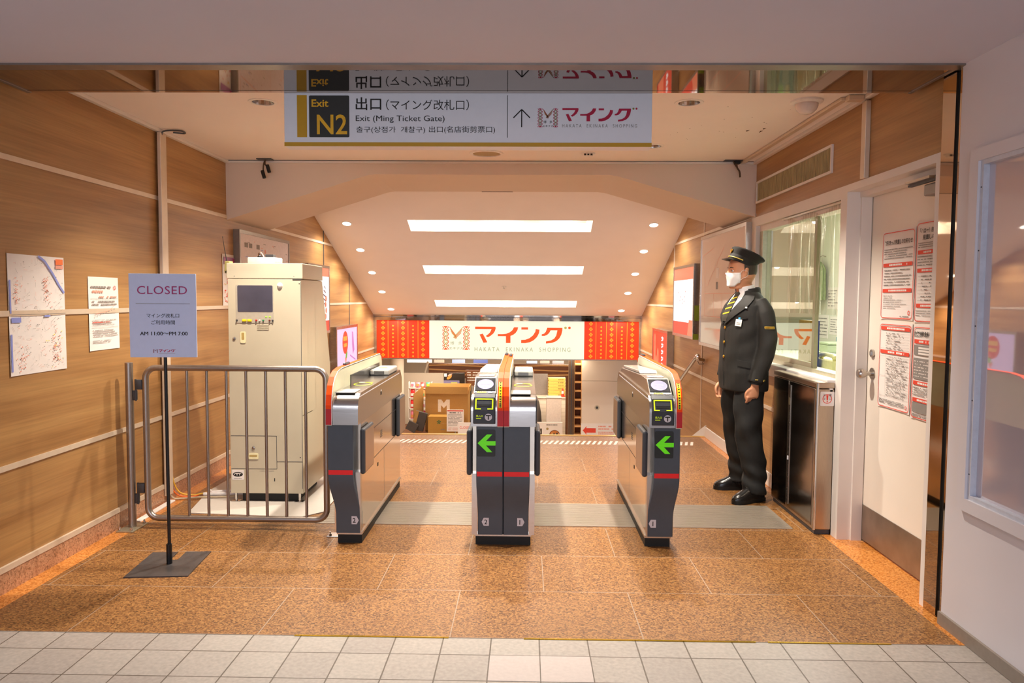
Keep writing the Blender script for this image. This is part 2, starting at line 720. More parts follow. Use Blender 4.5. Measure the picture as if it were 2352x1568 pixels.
g = G()
g.box(XL - .1, YE, -0.05, -2.338, 7.55, 0, M_BORD)
g.box(-2.338, YE, -0.05, 1.775, 7.55, 0, M_GRAN)
g.box(1.775, YE, -0.05, 2.0, 7.55, 0, M_BORD)
struct(g.build('floor'))
struct(G().box(-6, -4.5, -0.05, 2.0, YE, -0.002, M_TILE).build('floor_front'))
M_STAIR = pm('pale stair stone', '#c9bcae', 0.5, var=0.1, scale=80)
g = G()
n_st = 13
for i in range(n_st):
    y0 = 7.55 + i * 0.345
    z1 = -0.131 * (i + 1)
    g.box(XL, y0, z1 - 0.3, XR, y0 + 0.36, z1, M_STAIR)
struct(g.build('floor_stair'))
struct(G().box(-6, 12.03, -1.80, 5, 19, -1.70, M_STAIR).build('floor_lower'))

# two paler tiles in the hall floor
g = G()
M_PTILE = pm('paler tile', '#beb2ac', 0.45, var=0.05, scale=60)
for k in (9, 10):
    x = -1.9085 + .1972 * k
    g.box(x + .002, 2.832 - .1972 + .002, -.01, x + .1952, 2.830, -.0012, M_PTILE)
struct(g.build('floor_tile'))

# thin brass strip along the tile edge, in the lengths that still shine
M_BRASS = pm('brass strip', '#c9a23c', 0.25, metal=1.0)
g = G()
for x0, x1 in ((-0.95, -0.31), (0.0, 0.95), (1.0, 1.5)):
    g.box(x0, YE - 0.004, -0.004, x1, YE + 0.004, 0.0015, M_BRASS)
struct(g.build('trim_1'))
# ribbed steel plate let into the floor
g = G()
M_PLATE = pm('ribbed floor plate', '#b3a797', 0.34, metal=0.45, var=0.06, scale=25, stretch=(1, 12, 1))
g.box(-1.3, 4.485, 0.0, 1.64, 4.985, 0.004, M_PLATE)
for i in range(26):
    y = 4.50 + i * 0.0185
    g.box(-1.3, y, 0.004, 1.64, y + 0.009, 0.0058, M_PLATE)
struct(g.build('trim_2'))
# pale slanted anti-slip hatching at the stair head
g = G()
M_HATCH = pm('white floor hatching', '#f2e6da', 0.6)
for i in range(74):
    x = -2.25 + i * 0.0525
    g.poly(F((0, 0, 0), (1, 0, 0), (0, 1, 0)), [(x, 7.06), (x + 0.026, 7.06), (x + 0.068, 7.23), (x + 0.042, 7.23)], M_HATCH, 0.0012)
struct(g.build('floor_marking'))
struct(G().box(XL, 7.50, -0.01, XR, 7.55, 0.004, pm('stair nosing', '#d8b060', 0.35, metal=0.6)).build('trim_3'))

# ---------------- left wall
struct(G().box(XL - .12, 2.9, -1.9, XL, 12.0, 3.05, M_WOOD).build('wall_left'))
g = G()
for z in (0.584, 1.312, 2.047):
    g.box(XL, 2.9, z - .0135, XL + .006, 11.95, z + .0135, M_RAIL)
for y in (8.93, 10.21):
    g.box(XL, y - .012, 0.0, XL + .005, y + .012, 2.9, M_DGREY)
struct(g.build('trim_4'))
g = G()
g.box(XL, 2.9, 0, XL + .012, 7.5, .10, M_SKIRT)
g.box(XL, 2.9, .10, XL + .015, 7.5, .127, M_RAIL)
struct(g.build('baseboard_left'))

struct(G().box(-6, 2.9, 0, XL - .12, 3.02, 2.38, M_HALLW).build('wall_hall'))
# ---------------- right wall
g = G()
g.box(XR, 3.30, 2.056, XR + .13, 6.04, ZC, M_WOOD)
g.box(XR, 6.04, -1.9, XR + .12, 12.0, 3.05, M_WOOD)
g.box(XR, 4.385, 0, XR + .10, 6.04, .90, M_WOOD)
struct(g.build('wall_right'))
g = G()
for z, ya, yb in ((0.584, 4.39, 11.95), (1.312, 7.7, 11.95), (2.075, 6.02, 11.95)):
    g.box(XR - .006, ya, z - .0135, XR, yb, z + .0135, M_RAIL)
for y in (7.74, 9.28):
    g.box(XR - .007, y - .012, 0.0, XR, y + .012, 2.9, M_RAIL)
struct(g.build('trim_5'))
g = G()
g.box(XR - .012, 5.15, 0, XR, 7.5, .105, M_WHITE, .003)
g.prism(f_right(XR, 0, 0), [(-7.5, 0), (-7.5, .12), (-12, -1.55), (-12, -1.75)], 0, .012, M_WHITE)
struct(g.build('baseboard_right'))

# ---------------- ceiling of the gate room with round openings for the downlights
RC = 0.062
g = G()
xs = [XL]
for cx in (-1.5, -0.30, 0.905):
    xs += [cx - .12, cx + .12]
xs.append(XR)
ys = [3.60]
for cy in (4.24, 5.43):
    ys += [cy - .12, cy + .12]
ys.append(6.04)
for i in range(len(xs) - 1):
    for j in range(len(ys) - 1):
        x0, x1, y0, y1 = xs[i], xs[i + 1], ys[j], ys[j + 1]
        if i % 2 and j % 2:
            cx, cy = (x0 + x1) / 2, (y0 + y1) / 2
            n = 32
            vs, fs = [], []
            for k in range(n):
                a = 2 * math.pi * k / n
                c, t = math.cos(a), math.sin(a)
                q = .12 / max(abs(c), abs(t))
                vs += [(cx + q * c, cy + q * t, ZC), (cx + RC * c, cy + RC * t, ZC)]
            for k in range(n):
                m = (k + 1) % n
                fs.append([2 * k, 2 * k + 1, 2 * m + 1, 2 * m])
            g.add(vs, fs, M_CEIL)
        else:
            g.add([(x0, y0, ZC), (x0, y1, ZC), (x1, y1, ZC), (x1, y0, ZC)], [[0, 1, 2, 3]], M_CEIL)
g.add([(XL, 3.6, ZC + .14), (XL, 6.04, ZC + .14), (XR, 6.04, ZC + .14), (XR, 3.6, ZC + .14)], [[0, 1, 2, 3]], M_CEIL)
# flaked paint marks
M_FLAKE = pm('flaked spots', '#5a4632', 0.9)
fr = F((0, 0, ZC), (1, 0, 0), (0, -1, 0))
rr = random.Random(3)
for (x, y, w, h) in ((1.434, 4.92, .02, .03), (1.523, 4.86, .018, .03), (1.527, 4.93, .016, .05)):
    g.poly(fr, [(x - w / 2, -y), (x + w / 2, -y + .01), (x + w * .2, -y - h), (x - w * .1, -y - h)], M_FLAKE, .001)
for k in range(16):
    x, y = rr.uniform(0.95, 1.6), rr.uniform(4.3, 5.2)
    g.disc(fr, x, -y, rr.uniform(.002, .005), M_FLAKE, .001, n=6)
struct(g.build('ceiling'))
g = G()
for x0, x1 in ((XL, XL + .035), (XR - .035, XR)):
    g.box(x0, 3.5, ZC - .022, x1, 6.04, ZC, M_WHITE, .004)
g.box(XL, 6.015, ZC - .02, XR, 6.04, ZC, M_WHITE)
g.box(XL, 6.010, ZC - .004, XR, 6.030, ZC - .001, M_DGREY)
struct(g.build('trim_6'))

# beam with the splayed opening over the stair
M_BEAM = pm('beam paint', '#dccaba', 0.7, var=0.015, scale=3)
g = G()
pts = [(XL, 2.022), (-1.36, 2.366), (-1.30, 2.384), (-1.24, 2.393), (.66, 2.393), (.72, 2.386), (.78, 2.370), (XR, 2.064), (XR, 3.0), (XL, 3.0)]
g.prism(F((0, 6.04, 0), (1, 0, 0), (0, 0, 1)), pts, 0, -.96, M_BEAM)
struct(g.build('beam'))
g = G()
g.box(-.424, 6.99, 2.3895, -.133, 7.0, 2.393, M_DGREY)
struct(g.build('trim_7'))

# sloping ceiling over the stair, with three sunk light troughs
g = G()
ybr = [7.0] + [y for c in COVES for y in c] + [11.86]
xbr = [XL, -1.39, 0.765, XR]


def sp(x, y, d=0):
    return Vector((x, y, slope_z(y))) + SLOPE_N * d


for i in range(3):
    for j in range(len(ybr) - 1):
        if i == 1 and j % 2:
            continue
        g.add([sp(xbr[i], ybr[j]), sp(xbr[i], ybr[j + 1]), sp(xbr[i + 1], ybr[j + 1]), sp(xbr[i + 1], ybr[j])], [[0, 1, 2, 3]], M_CEIL)
g.add([sp(XL, 6.9, .3), sp(XL, 11.9, .3), sp(XR, 11.9, .3), sp(XR, 6.9, .3)], [[0, 1, 2, 3]], M_CEIL)
struct(g.build('ceiling_slope'))

# ceiling of the hall, steel angle, mirror soffit
struct(G().box(-6, -4.5, 2.38, XO, 3.155, 2.5, M_HALLC).build('ceiling_front'))
M_ANGLE = pm('weathered steel angle', '#8d857f', 0.4, metal=0.7, var=0.12, scale=8)
struct(G().box(-6, 3.155, 2.372, XO + .02, 3.225, 2.5, M_ANGLE).build('trim_8'))
g = G()
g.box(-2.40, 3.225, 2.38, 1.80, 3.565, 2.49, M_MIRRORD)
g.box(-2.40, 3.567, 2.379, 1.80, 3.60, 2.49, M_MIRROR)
g.box(-2.42, 3.225, 2.376, -2.40, 3.60, 2.49, M_ANGLE)
g.box(1.80, 3.225, 2.376, 1.815, 3.60, 2.49, M_ANGLE)
struct(g.build('ceiling_mirror'))

# mirror-clad pillar with a black joint
g = G()
g.box(1.825, 3.245, 0, 1.95, 3.345, 2.40, M_MIRROR)
g.box(1.835, 3.205, 0, 1.95, 3.245, 2.40, M_BLACK)
g.box(1.820, 3.175, 0, 1.95, 3.205, 2.40, M_MIRROR)
struct(g.build('pillar'))

# hall wall on the right with its window
g = G()
g.box(XO, -4.5, 0, XO + .12, 3.175, 0.56, M_HALLW)
g.box(XO, -4.5, 1.99, XO + .12, 3.175, 2.42, M_HALLW)
g.box(XO, 3.045, 0.56, XO + .12, 3.175, 1.99, M_HALLW)
struct(g.build('wall_front'))
struct(G().box(XO - .012, -4.5, 0, XO, 3.18, 0.055, pm('grey brown vinyl skirting', '#8a7f74', 0.4)).build('baseboard_front'))
t = bpy.data.objects.new('window_2', None)
COL.objects.link(t)
t.location = (XO, 3.0, 0.55)
struct(t)
g = G()
for (ya, yb, za, zb) in ((3.005, 3.062, .597, 1.955), (1.2, 3.062, 1.955, 2.005), (1.2, 3.062, .545, .597)):
    g.box(XO - .022, ya, za, XO + .06, yb, zb, M_HALLW)
for (ya, yb, za, zb) in ((2.985, 3.005, .597, 1.955), (1.2, 2.985, 1.938, 1.955), (1.2, 2.985, .597, .614)):
    g.box(XO - .012, ya, za, XO + .05, yb, zb, pm('cool grey aluminium', '#c9cdd8', 0.45, metal=0.1))
for z in (0.70, 1.0, 1.3, 1.6, 1.85):
    g.cyl((XO - .0135, 2.995, z), (XO - .0115, 2.995, z), .003, M_DGREY, 8)
g.build('window_frame', t)
M_PANE2 = pm('glossy lilac pane', '#b9aeb6', 0.02, spec=1.0, ior=2.2, var=0.02, scale=1)
G().box(XO + .012, 1.2, .6, XO + .02, 2.992, 1.95, M_PANE2).build('window_pane', t)

# ---------------- staff door
t = bpy.data.objects.new('door_1', None)
COL.objects.link(t)
t.location = (1.97, 3.95, 0)
struct(t)
M_DOOR = pm('cream door paint', '#ece2d4', 0.42, var=0.02, scale=4)
G().box(1.97, 3.38, 0.012, 2.01, 4.300, 2.015, M_DOOR).build('door_leaf', t)
g = G()
g.box(1.966, 3.38, .012, 1.97, 4.292, .215, pm('worn steel kick plate', '#9a8b7c', 0.38, metal=0.8, var=0.2, scale=6))
g.build('kick_plate', t)
g = G()
g.cyl((1.965, 4.225, .985), (1.972, 4.225, .985), .033, M_STEEL, 24)
g.cyl((1.93, 4.225, .985), (1.966, 4.225, .985), .012, M_STEEL, 16)
g.lathe((1.93, 4.225, .985), (-1, 0, 0), [(.012, 0), (.022, .004), (.027, .018), (.028, .034), (.022, .044), (.0, .046)], M_STEEL)
g.build('door_knob', t)
g = G()
g.cyl((1.958, 4.225, 1.10), (1.972, 4.225, 1.10), .022, M_STEEL, 20)
g.box(1.952, 4.220, 1.09, 1.959, 4.230, 1.11, M_STEEL)
g.build('door_lock', t)
g = G()
g.box(1.905, 3.42, 1.90, 1.968, 3.63, 1.955, pm('closer grey', '#8f8a86', 0.4, metal=0.5), .006)
g.box(1.885, 3.45, 1.958, 1.905, 3.74, 1.968, M_DGREY)
g.box(1.860, 3.50, 1.968, 1.885, 3.72, 1.98, M_STEEL)
g.build('door_closer', t)
# white frame shared by the door and the office window
g = G()
FY = XR - .012
g.box(FY, 3.345, 2.016, 2.0, 4.385, 2.056, M_WHITE)
g.box(FY, 4.385, 1.985, 1.96, 6.10, 2.056, M_WHITE)
g.box(FY, 3.345, 0.0, 1.96, 3.385, 2.016, M_WHITE)
g.box(FY, 4.30, 0.0, 1.97, 4.385, 2.016, M_WHITE)
g.box(1.905, 4.286, 0.0, 1.965, 4.30, 1.985, M_WHITE)
g.box(1.90, 3.385, 1.985, 1.965, 4.30, 2.016, M_WHITE)
g.box(FY, 5.98, 0.93, 1.96, 6.10, 1.985, M_WHITE)
struct(g.build('trim_9'))

# ---------------- office window, sill and the room behind
t = bpy.data.objects.new('window_1', None)
COL.objects.link(t)
t.location = (1.87, 5.2, 0.95)
struct(t)
M_ALU = pm('pale green aluminium', '#b9b49a', 0.35, metal=0.5)
g = G()
g.box(1.86, 4.385, .93, 1.95, 5.98, .955, M_ALU)
g.box(1.86, 4.385, 1.94, 1.95, 5.98, 1.985, M_WHITE)
g.box(1.86, 5.90, .955, 1.95, 5.98, 1.94, M_ALU)
g.box(1.88, 4.86, .955, 1.905, 4.90, 1.94, pm('olive aluminium', '#8f8b70', 0.4, metal=0.4))
g.box(1.88, 4.90, .955, 1.905, 5.90, .985, M_ALU)
g.build('window_frame', t)
M_GLASS = glass('office glass', (0.93, 0.97, 0.92), 0.0, 0.76)
G().box(1.890, 4.90, .985, 1.894, 5.90, 1.94, M_GLASS).build('window_pane', t)
g = G()
g.box(XR - .06, 4.385, .895, 1.96, 6.02, .93, M_WHITE, .005)
g.box(XR - .045, 4.385, .84, XR - .02, 6.02, .895, M_WHITE, .004)
struct(g.build('sill'))
M_OFF = pm('office wall paint', '#dcdccd', 0.7, var=0.02, scale=2)
g = G()
g.box(1.97, 9.6, 0, 3.5, 9.7, 2.4, M_OFF)
g.box(3.38, 4.15, 0, 3.5, 9.7, 2.4, M_OFF)
g.box(2.03, 4.15, 0, 3.38, 4.25, 2.4, M_OFF)
g.box(1.965, 6.1, 0, 1.985, 9.6, 2.4, M_OFF)
struct(g.build('wall_office'))
struct(G().box(1.95, 4.2, 2.38, 3.5, 9.7, 2.45, M_OFF).build('ceiling_office'))
struct(G().box(2.0, 4.2, -.05, 3.5, 9.7, 0, pm('office floor', '#8d8878', 0.5)).build('floor_office'))
# ================================================================== TICKET GATES
M_PANEL = pm('charcoal gate panel', '#485059', 0.4, var=0.05, scale=18)
M_HEAD = pm('gate head steel', '#c2bcb6', 0.22, metal=1.0, var=0.05, scale=12, stretch=(1, 30, 30))
M_DECK = pm('gate deck grey', '#a3a19a', 0.4, metal=0.0, var=0.04)
M_CREAM = pm('cream gate partition', '#d9d8bc', 0.3, var=0.03)
M_ORANGE = pm('orange reflective band', '#ff4c08', 0.5, var=0.04, spec=0.2)
M_REDB = pm('red gate band', '#c01822', 0.45, var=0.04)
M_REDS = pm('red stripe', '#ee2224', 0.4, var=0.03)
M_FLAP = pm('flap rubber grey', '#3c3f44', 0.45, var=0.06)
M_FLAPF = pm('flap face steel', '#a88e78', 0.3, metal=0.8, var=0.05)
M_TAG = pm('number tag', '#d8d6dc', 0.5)
M_LIME = pm('lime outline', '#d8f02a', 0.4, emit='#d0f020', estr=0.25)
M_YST = pm('yellow sticker', '#f2dc1e', 0.45)
M_LED = glow('green led arrow', '#62d000', 1.0, '#2c6a00')
M_LEDB = pm('led panel black', '#20231f', 0.4, var=0.1, scale=200)
M_OVAL = glow('lit reader oval', '#ccc8f0', 0.55, '#8884c0')
M_OVALD = pm('oval print', '#8078b8', 0.5)
M_RDR = pm('reader dark plastic', '#33353a', 0.35, var=0.06)
M_WIN = pm('dark sensor window', '#55524e', 0.15)
Y0 = 4.06


def ease(t):
    t = max(0, min(1, t))
    return t * t * (3 - 2 * t)


def gate_panel(g, xl0, xr0, xl1, xr1):
    """charcoal front: straight above, swept over to a set-back foot"""
    zs = [0.685, 0.55, 0.44] + [0.42 - 0.02 * i for i in range(14)] + [0.10, 0.064]
    rings = []
    for z in zs:
        e = ease((0.40 - z) / 0.24)
        e2 = ease((0.38 - z) / 0.2)
        xl, xr = xl0 + (xl1 - xl0) * e, xr0 + (xr1 - xr0) * e
        y = 4.085 + 0.028 * e2
        rings.append([Vector((xl, 4.17, z)), Vector((xl, y + .004, z)), Vector((xl + .004, y, z)), Vector((xr - .004, y, z)), Vector((xr, y + .004, z)), Vector((xr, 4.17, z))])
    g.loft(rings, M_PANEL)


def gate_unit(root, x0, sg, reader, num, px, single):
    """half of a gate; x0 is the partition side, sg the direction of the aisle"""
    X = lambda u: x0 + sg * u

    def bx(g, u0, ya, za, u1, yb, zb, m, bev=0):
        g.box(X(u0), ya, za, X(u1), yb, zb, m, bev)
    ff = F((x0, Y0, 0), (1, 0, 0), (0, 0, 1))
    fs = F((X(.1755), 0, 0), (0, sg, 0), (0, 0, 1))            # aisle face
    # body
    g = G()
    bx(g, .02 if single else .0, 4.15, .056, .1755, 5.44, .69, M_STEELH, .002)
    g.prism(F((0, 0, 0), (1, 0, 0), (0, 0, 1)), [(X(.146), .064), (X(.1765), .064), (X(.1765), .412), (X(.146), .412)], -4.115, -4.16, M_HEAD)
    S = lambda y: sg * y
    for (ya, za, yb, zb) in ((4.38, .598, 5.42, .598), (4.16, .413, 5.42, .413), (4.82, .056, 4.82, .413), (5.20, .413, 5.20, .69)):
        g.line(fs, (S(ya), za), (S(yb), zb), .0035, M_DGREY, .0008)
    for (y, z) in ((4.75, .79), (4.62, .33), (4.55, .30)):
        pass
    g.rect(fs, S(4.60), .335, S(4.63), .357, M_BLACK, .001)
    for k in range(4):
        g.rect(fs, S(4.70), .50 + k * .012, S(4.76), .506 + k * .012, M_DGREY, .001)
    g.build('gate_body', root)
    # front panel with stripe and number
    g = G()
    gate_panel(g, *px)
    lab(g.build('front_panel', root), 'charcoal swept front panel')
    xl, xr = px[0], px[1]
    g = G()
    g.rect(F((0, 4.085, 0), (1, 0, 0), (0, 0, 1)), xl + .004, .404, xr - .004, .431, M_REDS, .0012)
    lab(g.build('red_stripe', root), 'red stripe across the charcoal front')
    fb = F((0, 4.113, 0), (1, 0, 0), (0, 0, 1))
    g = G()
    if single:
        cx = px[2] + (.108 if sg > 0 else .030)
    else:
        cx = X(.098)
    h = .024
    pt = 1 if (single and sg > 0) or (not single and sg > 0) else -1
    g.poly(fb, [(cx - pt * .019, .115), (cx + pt * .010, .115), (cx + pt * .022, .138), (cx + pt * .010, .161), (cx - pt * .019, .161)], M_TAG, .001)
    g.text(fb, num, cx - .009 - pt * .003, .124, cx + .007 - pt * .003, .151, M_INK, .002, bold=.012, fit=False)
    lab(g.build('number_tag', root), 'pale tag printed with the aisle number ' + num)
    # head
    g = G()
    prof = [(Y0, .69), (Y0, .775)] + [(Y0 + .085 - .085 * math.cos(R(a)), .775 + .088 * math.sin(R(a))) for a in range(10, 91, 10)]
    prof += [(4.80, .866), (5.44, .866), (5.515, .80), (5.515, .69)]
    fy = F((0, 0, 0), (0, 1, 0), (0, 0, 1))
    a, b = sorted((X(.033), X(.178)))
    g.prism(fy, prof, a, b, M_HEAD, smooth=True)
    g.rect(fs, S(4.70), .775, S(4.735), .797, M_BLACK, .0032)
    g.rect(fs, S(4.705), .797, S(4.73), .808, M_TAG, .0032)
    g.line(fs, (S(4.09), .844), (S(5.40), .846), .006, M_TAG, .0031)
    g.build('gate_head', root)
    # partition: cream wall on the far side from the aisle, banded edge
    outline = [(Y0 - .004, .69), (Y0 - .004, .80), (Y0 + .006, .858), (Y0 + .030, .905), (Y0 + .075, .948), (Y0 + .14, .975), (Y0 + .23, .986), (5.42, .986), (5.485, .968), (5.51, .93)]
    g = G()
    prof = [(y + .003, z - .003) for y, z in outline[:-2]] + [(5.48, .96), (5.50, .92), (5.50, .69)]
    a, b = sorted((X(.0015), X(.031)))
    g.prism(fy, prof, a, b, M_CREAM)
    lab(g.build('partition', root), 'cream partition along the gate top')
    for nm, i0, i1, m, lb in (('red_band', 0, 1, M_REDB, 'red lower end of the edge band'), ('orange_band', 1, 9, M_ORANGE, 'orange band along the partition edge')):
        g = G()
        rings = []
        pts = outline[i0:i1 + 1]
        if nm == 'red_band':
            pts = [(Y0 - .004, .692), (Y0 - .004, .78)]
        else:
            pts = [(Y0 - .004, .78)] + pts[0:]
        for k, (y, z) in enumerate(pts):
            p, q = pts[max(0, k - 1)], pts[min(len(pts) - 1, k + 1)]
            t = Vector((q[0] - p[0], q[1] - p[1])).normalized()
            nx, nz = -t.y, t.x
            rings.append([Vector((X(0), y, z)), Vector((X(0.0), y + nx * .004, z + nz * .004)), Vector((X(.032), y + nx * .004, z + nz * .004)), Vector((X(.032), y, z))])
        g.loft(rings, m, smooth=False)
        lab(g.build(nm, root), lb)
    # thin pale piping between band and partition
    g = G()
    g.tube([Vector((X(.033), y - .003, z + .001)) for y, z in outline[:8]], .0022, M_TAG, 6)
    g.build('band_piping', root)
    g = G()
    bx(g, .0315, 4.50, .86, .037, 5.38, .925, M_WIN)
    lab(g.build('dark_slot', root), 'dark sensor window below the partition')
    g = G()
    ys = 5.30 if reader else (4.42 if single else 5.18)
    bx(g, .004, ys, .985, .026, ys + .11, 1.004, M_RDR, .008)
    lab(g.build('edge_sensor', root), 'small dark sensor on the partition edge')
    # flaps folded into the aisle face
    for (ya, yb) in ((4.105, 4.36), (5.25, 5.50)):
        g = G()
        bx(g, .1765, ya, .402, .205, yb, .662 if ya < 5 else .68, M_FLAP, .012)
        bx(g, .2052, ya + .014, .414, .2065, yb - .012, .648 if ya < 5 else .668, M_FLAPF)
        lab(g.build('flap', root), 'folded barrier flap with dark rubber edge')
    # top fittings
    if reader:
        cu = sg * .105
        g = G()
        a, b = sorted((X(.040), X(.168)))
        g.prism(fy, [(4.10, .80), (4.105, .850), (4.14, .872), (4.255, .945), (4.43, .947), (5.34, .905), (5.42, .867), (5.42, .80)], a, b, M_HEAD, bev=.004)
        lab(g.build('reader_hump', root), 'raised steel reader hump')
        fsl = F((x0, 4.14, .8725), (1, 0, 0), (0, .115, .073))
        g = G()
        g.prism(fsl, [(cu - .058, .010), (cu + .058, .010), (cu + .056, .122), (cu - .056, .122)], .0005, .003, pm('matt reader label', '#26262b', 0.7, spec=0.15))
        g.disc(fsl, cu, .064, .046, M_OVAL, .004, rv=.044)
        g.ring(fsl, cu, .064, .046, .005, M_OVALD, .0045, rv=.044)
        g.rect(fsl, cu - .024, .062, cu + .024, .070, M_OVALD, .0045)
        g.rect(fsl, cu - .006, .038, cu + .008, .043, M_OVALD, .0045)
        lab(g.build('card_reader', root), 'card reader with lit pale oval')
        g = G()
        fla = F((x0, 4.257, .9455), (1, 0, 0), (0, .175, .002))
        g.prism(fla, rrect(cu - .045, .03, cu + .045, .11, .015), .0005, .002, M_PAPER)
        g.rect(fla, cu - .034, .055, cu + .034, .080, M_YST, .003)
        lab(g.build('label_sticker', root), 'white and yellow sticker')
        g = G()
        a, b = sorted((X(.050), X(.160)))
        g.prism(fy, [(4.55, .943), (5.30, .908), (5.30, .926), (4.60, .958)], a, b, pm('clear grey cover', '#b4aaa2', 0.12, var=0.03), bev=.004)
        g.build('rear_cover', root)
        # ticket slot on the rounded front
        g = G()
        a, b = sorted((X(.042), X(.166)))
        g.prism(fy, [(Y0 - .006, .704), (Y0 - .008, .782), (Y0 + .022, .848), (Y0 + .040, .866), (Y0 + .075, .872), (Y0 + .085, .845), (Y0 + .02, .78), (Y0 + .004, .704)], a, b, M_RDR, bev=.005)
        fr1 = F((x0, Y0 - .008, .782), (1, 0, 0), (0, .030, .066))
        w = .050
        for (u0, v0, u1, v1) in ((-w, .006, -w + .007, .066), (w - .007, .006, w, .066), (-w, .060, w, .067), (-w, .004, -w + .032, .010), (w - .032, .004, w, .010)):
            g.rect(fr1, cu + u0, v0, cu + u1, v1, M_LIME, .0015)
        g.rect(fr1, cu - .035, .020, cu + .035, .030, M_BLACK, .0012)
        g.rect(fr1, cu - .040, .032, cu + .040, .052, M_FLAP, .0016)
        fr2 = F((x0, Y0 - .0075, .704), (1, 0, 0), (0, -.002, .078))
        g.text(fr2, '投入口', cu - .044, .040, cu - .008, .052, M_LIME, .0035, bold=.02)
        g.rect(fr2, cu - .044, .030, cu - .016, .034, M_LIME, .0035)
        g.disc(fr2, cu + .024, .040, .020, M_TAG, .0035)
        g.rect(fr2, cu + .010, .046, cu + .038, .052, M_INK, .0045)
        g.rect(fr2, cu + .021, .026, cu + .027, .046, M_INK, .0045)
        lab(g.build('ticket_slot', root), 'dark ticket slot outlined in lime')
        g = G()
        frt = F((x0, 4.112, .8665), (1, 0, 0), (0, .035, .019))
        g.rect(frt, cu - .045, .0, cu + .010, .014, M_YST, .006)
        for k in range(5):
            g.rect(frt, cu - .042 + k * .010, .003, cu - .036 + k * .010, .011, M_INK, .0065)
        g.prism(frt, rrect(cu + .018, .0, cu + .044, .014, .005), .003, .006, M_PAPER)
        g.build('indicator', root)
        # yellow sticker down the band
        g = G()
        sh = [(Y0 - .008, .795), (Y0 - .006, .82), (Y0 + .002, .862), (Y0 + .026, .909), (Y0 + .050, .932)]
        for k in range(len(sh) - 1):
            (ya, za), (yb, zb) = sh[k], sh[k + 1]
            g.add([(X(.007), ya - .001, za + .001), (X(.025), ya - .001, za + .001), (X(.025), yb - .001, zb + .001), (X(.007), yb - .001, zb + .001)], [[0, 1, 2, 3]], M_YST)
            for q in range(3):
                t = (q + .5) / 3
                y, z = ya + (yb - ya) * t - .002, za + (zb - za) * t + .002
                g.add([(X(.012), y, z - .003), (X(.020), y, z - .003), (X(.020), y, z + .003), (X(.012), y, z + .003)], [[0, 1, 2, 3]], M_INK)
        lab(g.build('warning_sticker', root), 'yellow sticker with small black characters')
        # green arrow
        g = G()
        a0 = px[0] + .003
        fa = F((0, 4.085, 0), (1, 0, 0), (0, 0, 1))
        g.prism(fa, rrect(a0, .517, a0 + .104, .668, .008), 0, .003, M_LEDB)
        c = (a0 + .005, .592)
        g.poly(fa, [(c[0], c[1]), (c[0] + .052, c[1] + .050), (c[0] + .082, c[1] + .050), (c[0] + .046, c[1] + .012), (c[0] + .046, c[1] - .012), (c[0] + .082, c[1] - .050), (c[0] + .052, c[1] - .050)], M_LED, .004)
        g.rect(fa, c[0] + .046, c[1] - .012, c[0] + .100, c[1] + .012, M_LED, .004)
        for k in range(24):
            g.rect(fa, a0 + .004, .535 + k * .0048, a0 + .104, .5356 + k * .0048, M_LEDB, .0045)
        lab(g.build('arrow_display', root), 'black display with green arrow pointing left')
    else:
        ft = F((x0, 4.30, .866), (1, 0, 0), (0, 1, 0))
        cu = sg * .105
        g = G()
        g.ring(ft, cu, .22, .056, .006, M_LIME, .001, rv=.075)
        g.rect(ft, cu - .04, .29, cu - .005, .315, M_PAPER, .0015)
        g.rect(ft, cu + .0, .29, cu + .045, .31, M_YST, .0015)
        lab(g.build('touch_mark', root), 'lime oval touch mark on the deck')
        g = G()
        bx(g, .040, 5.02, .866, .172, 5.36, .905, M_DECK, .010)
        fb2 = F((x0, 5.02, .866), (1, 0, 0), (0, 0, 1))
        g.rect(fb2, cu - .035, .008, cu + .035, .030, M_WIN, .001)
        g.rect(F((x0, 5.05, .905), (1, 0, 0), (0, 1, 0)), cu - .045, .05, cu + .045, .16, M_PAPER, .001)
        g.rect(F((x0, 5.05, .905), (1, 0, 0), (0, 1, 0)), cu - .03, .08, cu + .035, .13, M_YST, .0015)
        lab(g.build('rear_reader', root), 'grey reader box with yellow sticker')
        g = G()
        bx(g, .038, 4.105, .862, .150, 4.26, .8685, M_DECK, .003)
        g.build('front_lid', root)


def plinth(root, xa, xb):
    G().box(xa, 4.135, 0, xb, 5.40, .052, M_BLACK).build('plinth', root)
    g = G()
    g.box(xa - .004, 4.125, .052, xb + .004, 5.44, .064, M_HEAD)
    g.build('foot_strip', root)


tg = thing('ticket_gate', 'ticket gate beside the grey folding barrier, without any arrow display', 'ticket gate', (-1.02, 4.75, 0), 'ticket gates')
gate_unit(tg, -1.107, 1, False, '2', (-1.107, -.962, -1.070, -.931), True)
plinth(tg, -1.065, -.928)
tg = thing('ticket_gate', 'double-width ticket gate in the middle of the row, tagged 2 and 1', 'ticket gate', (-.122, 4.75, 0), 'ticket gates')
gate_unit(tg, -.123, -1, True, '2', (-.273, -.1235, -.264, -.1235), False)
gate_unit(tg, -.121, 1, False, '1', (-.1205, .027, -.1205, .022), False)
plinth(tg, -.278, .034)
tg = thing('ticket_gate', 'narrow ticket gate showing a green arrow, nearest the uniformed attendant', 'ticket gate', (.77, 4.75, 0), 'ticket gates')
gate_unit(tg, .862, -1, True, '1', (.716, .861, .690, .834), True)
plinth(tg, .682, .822)

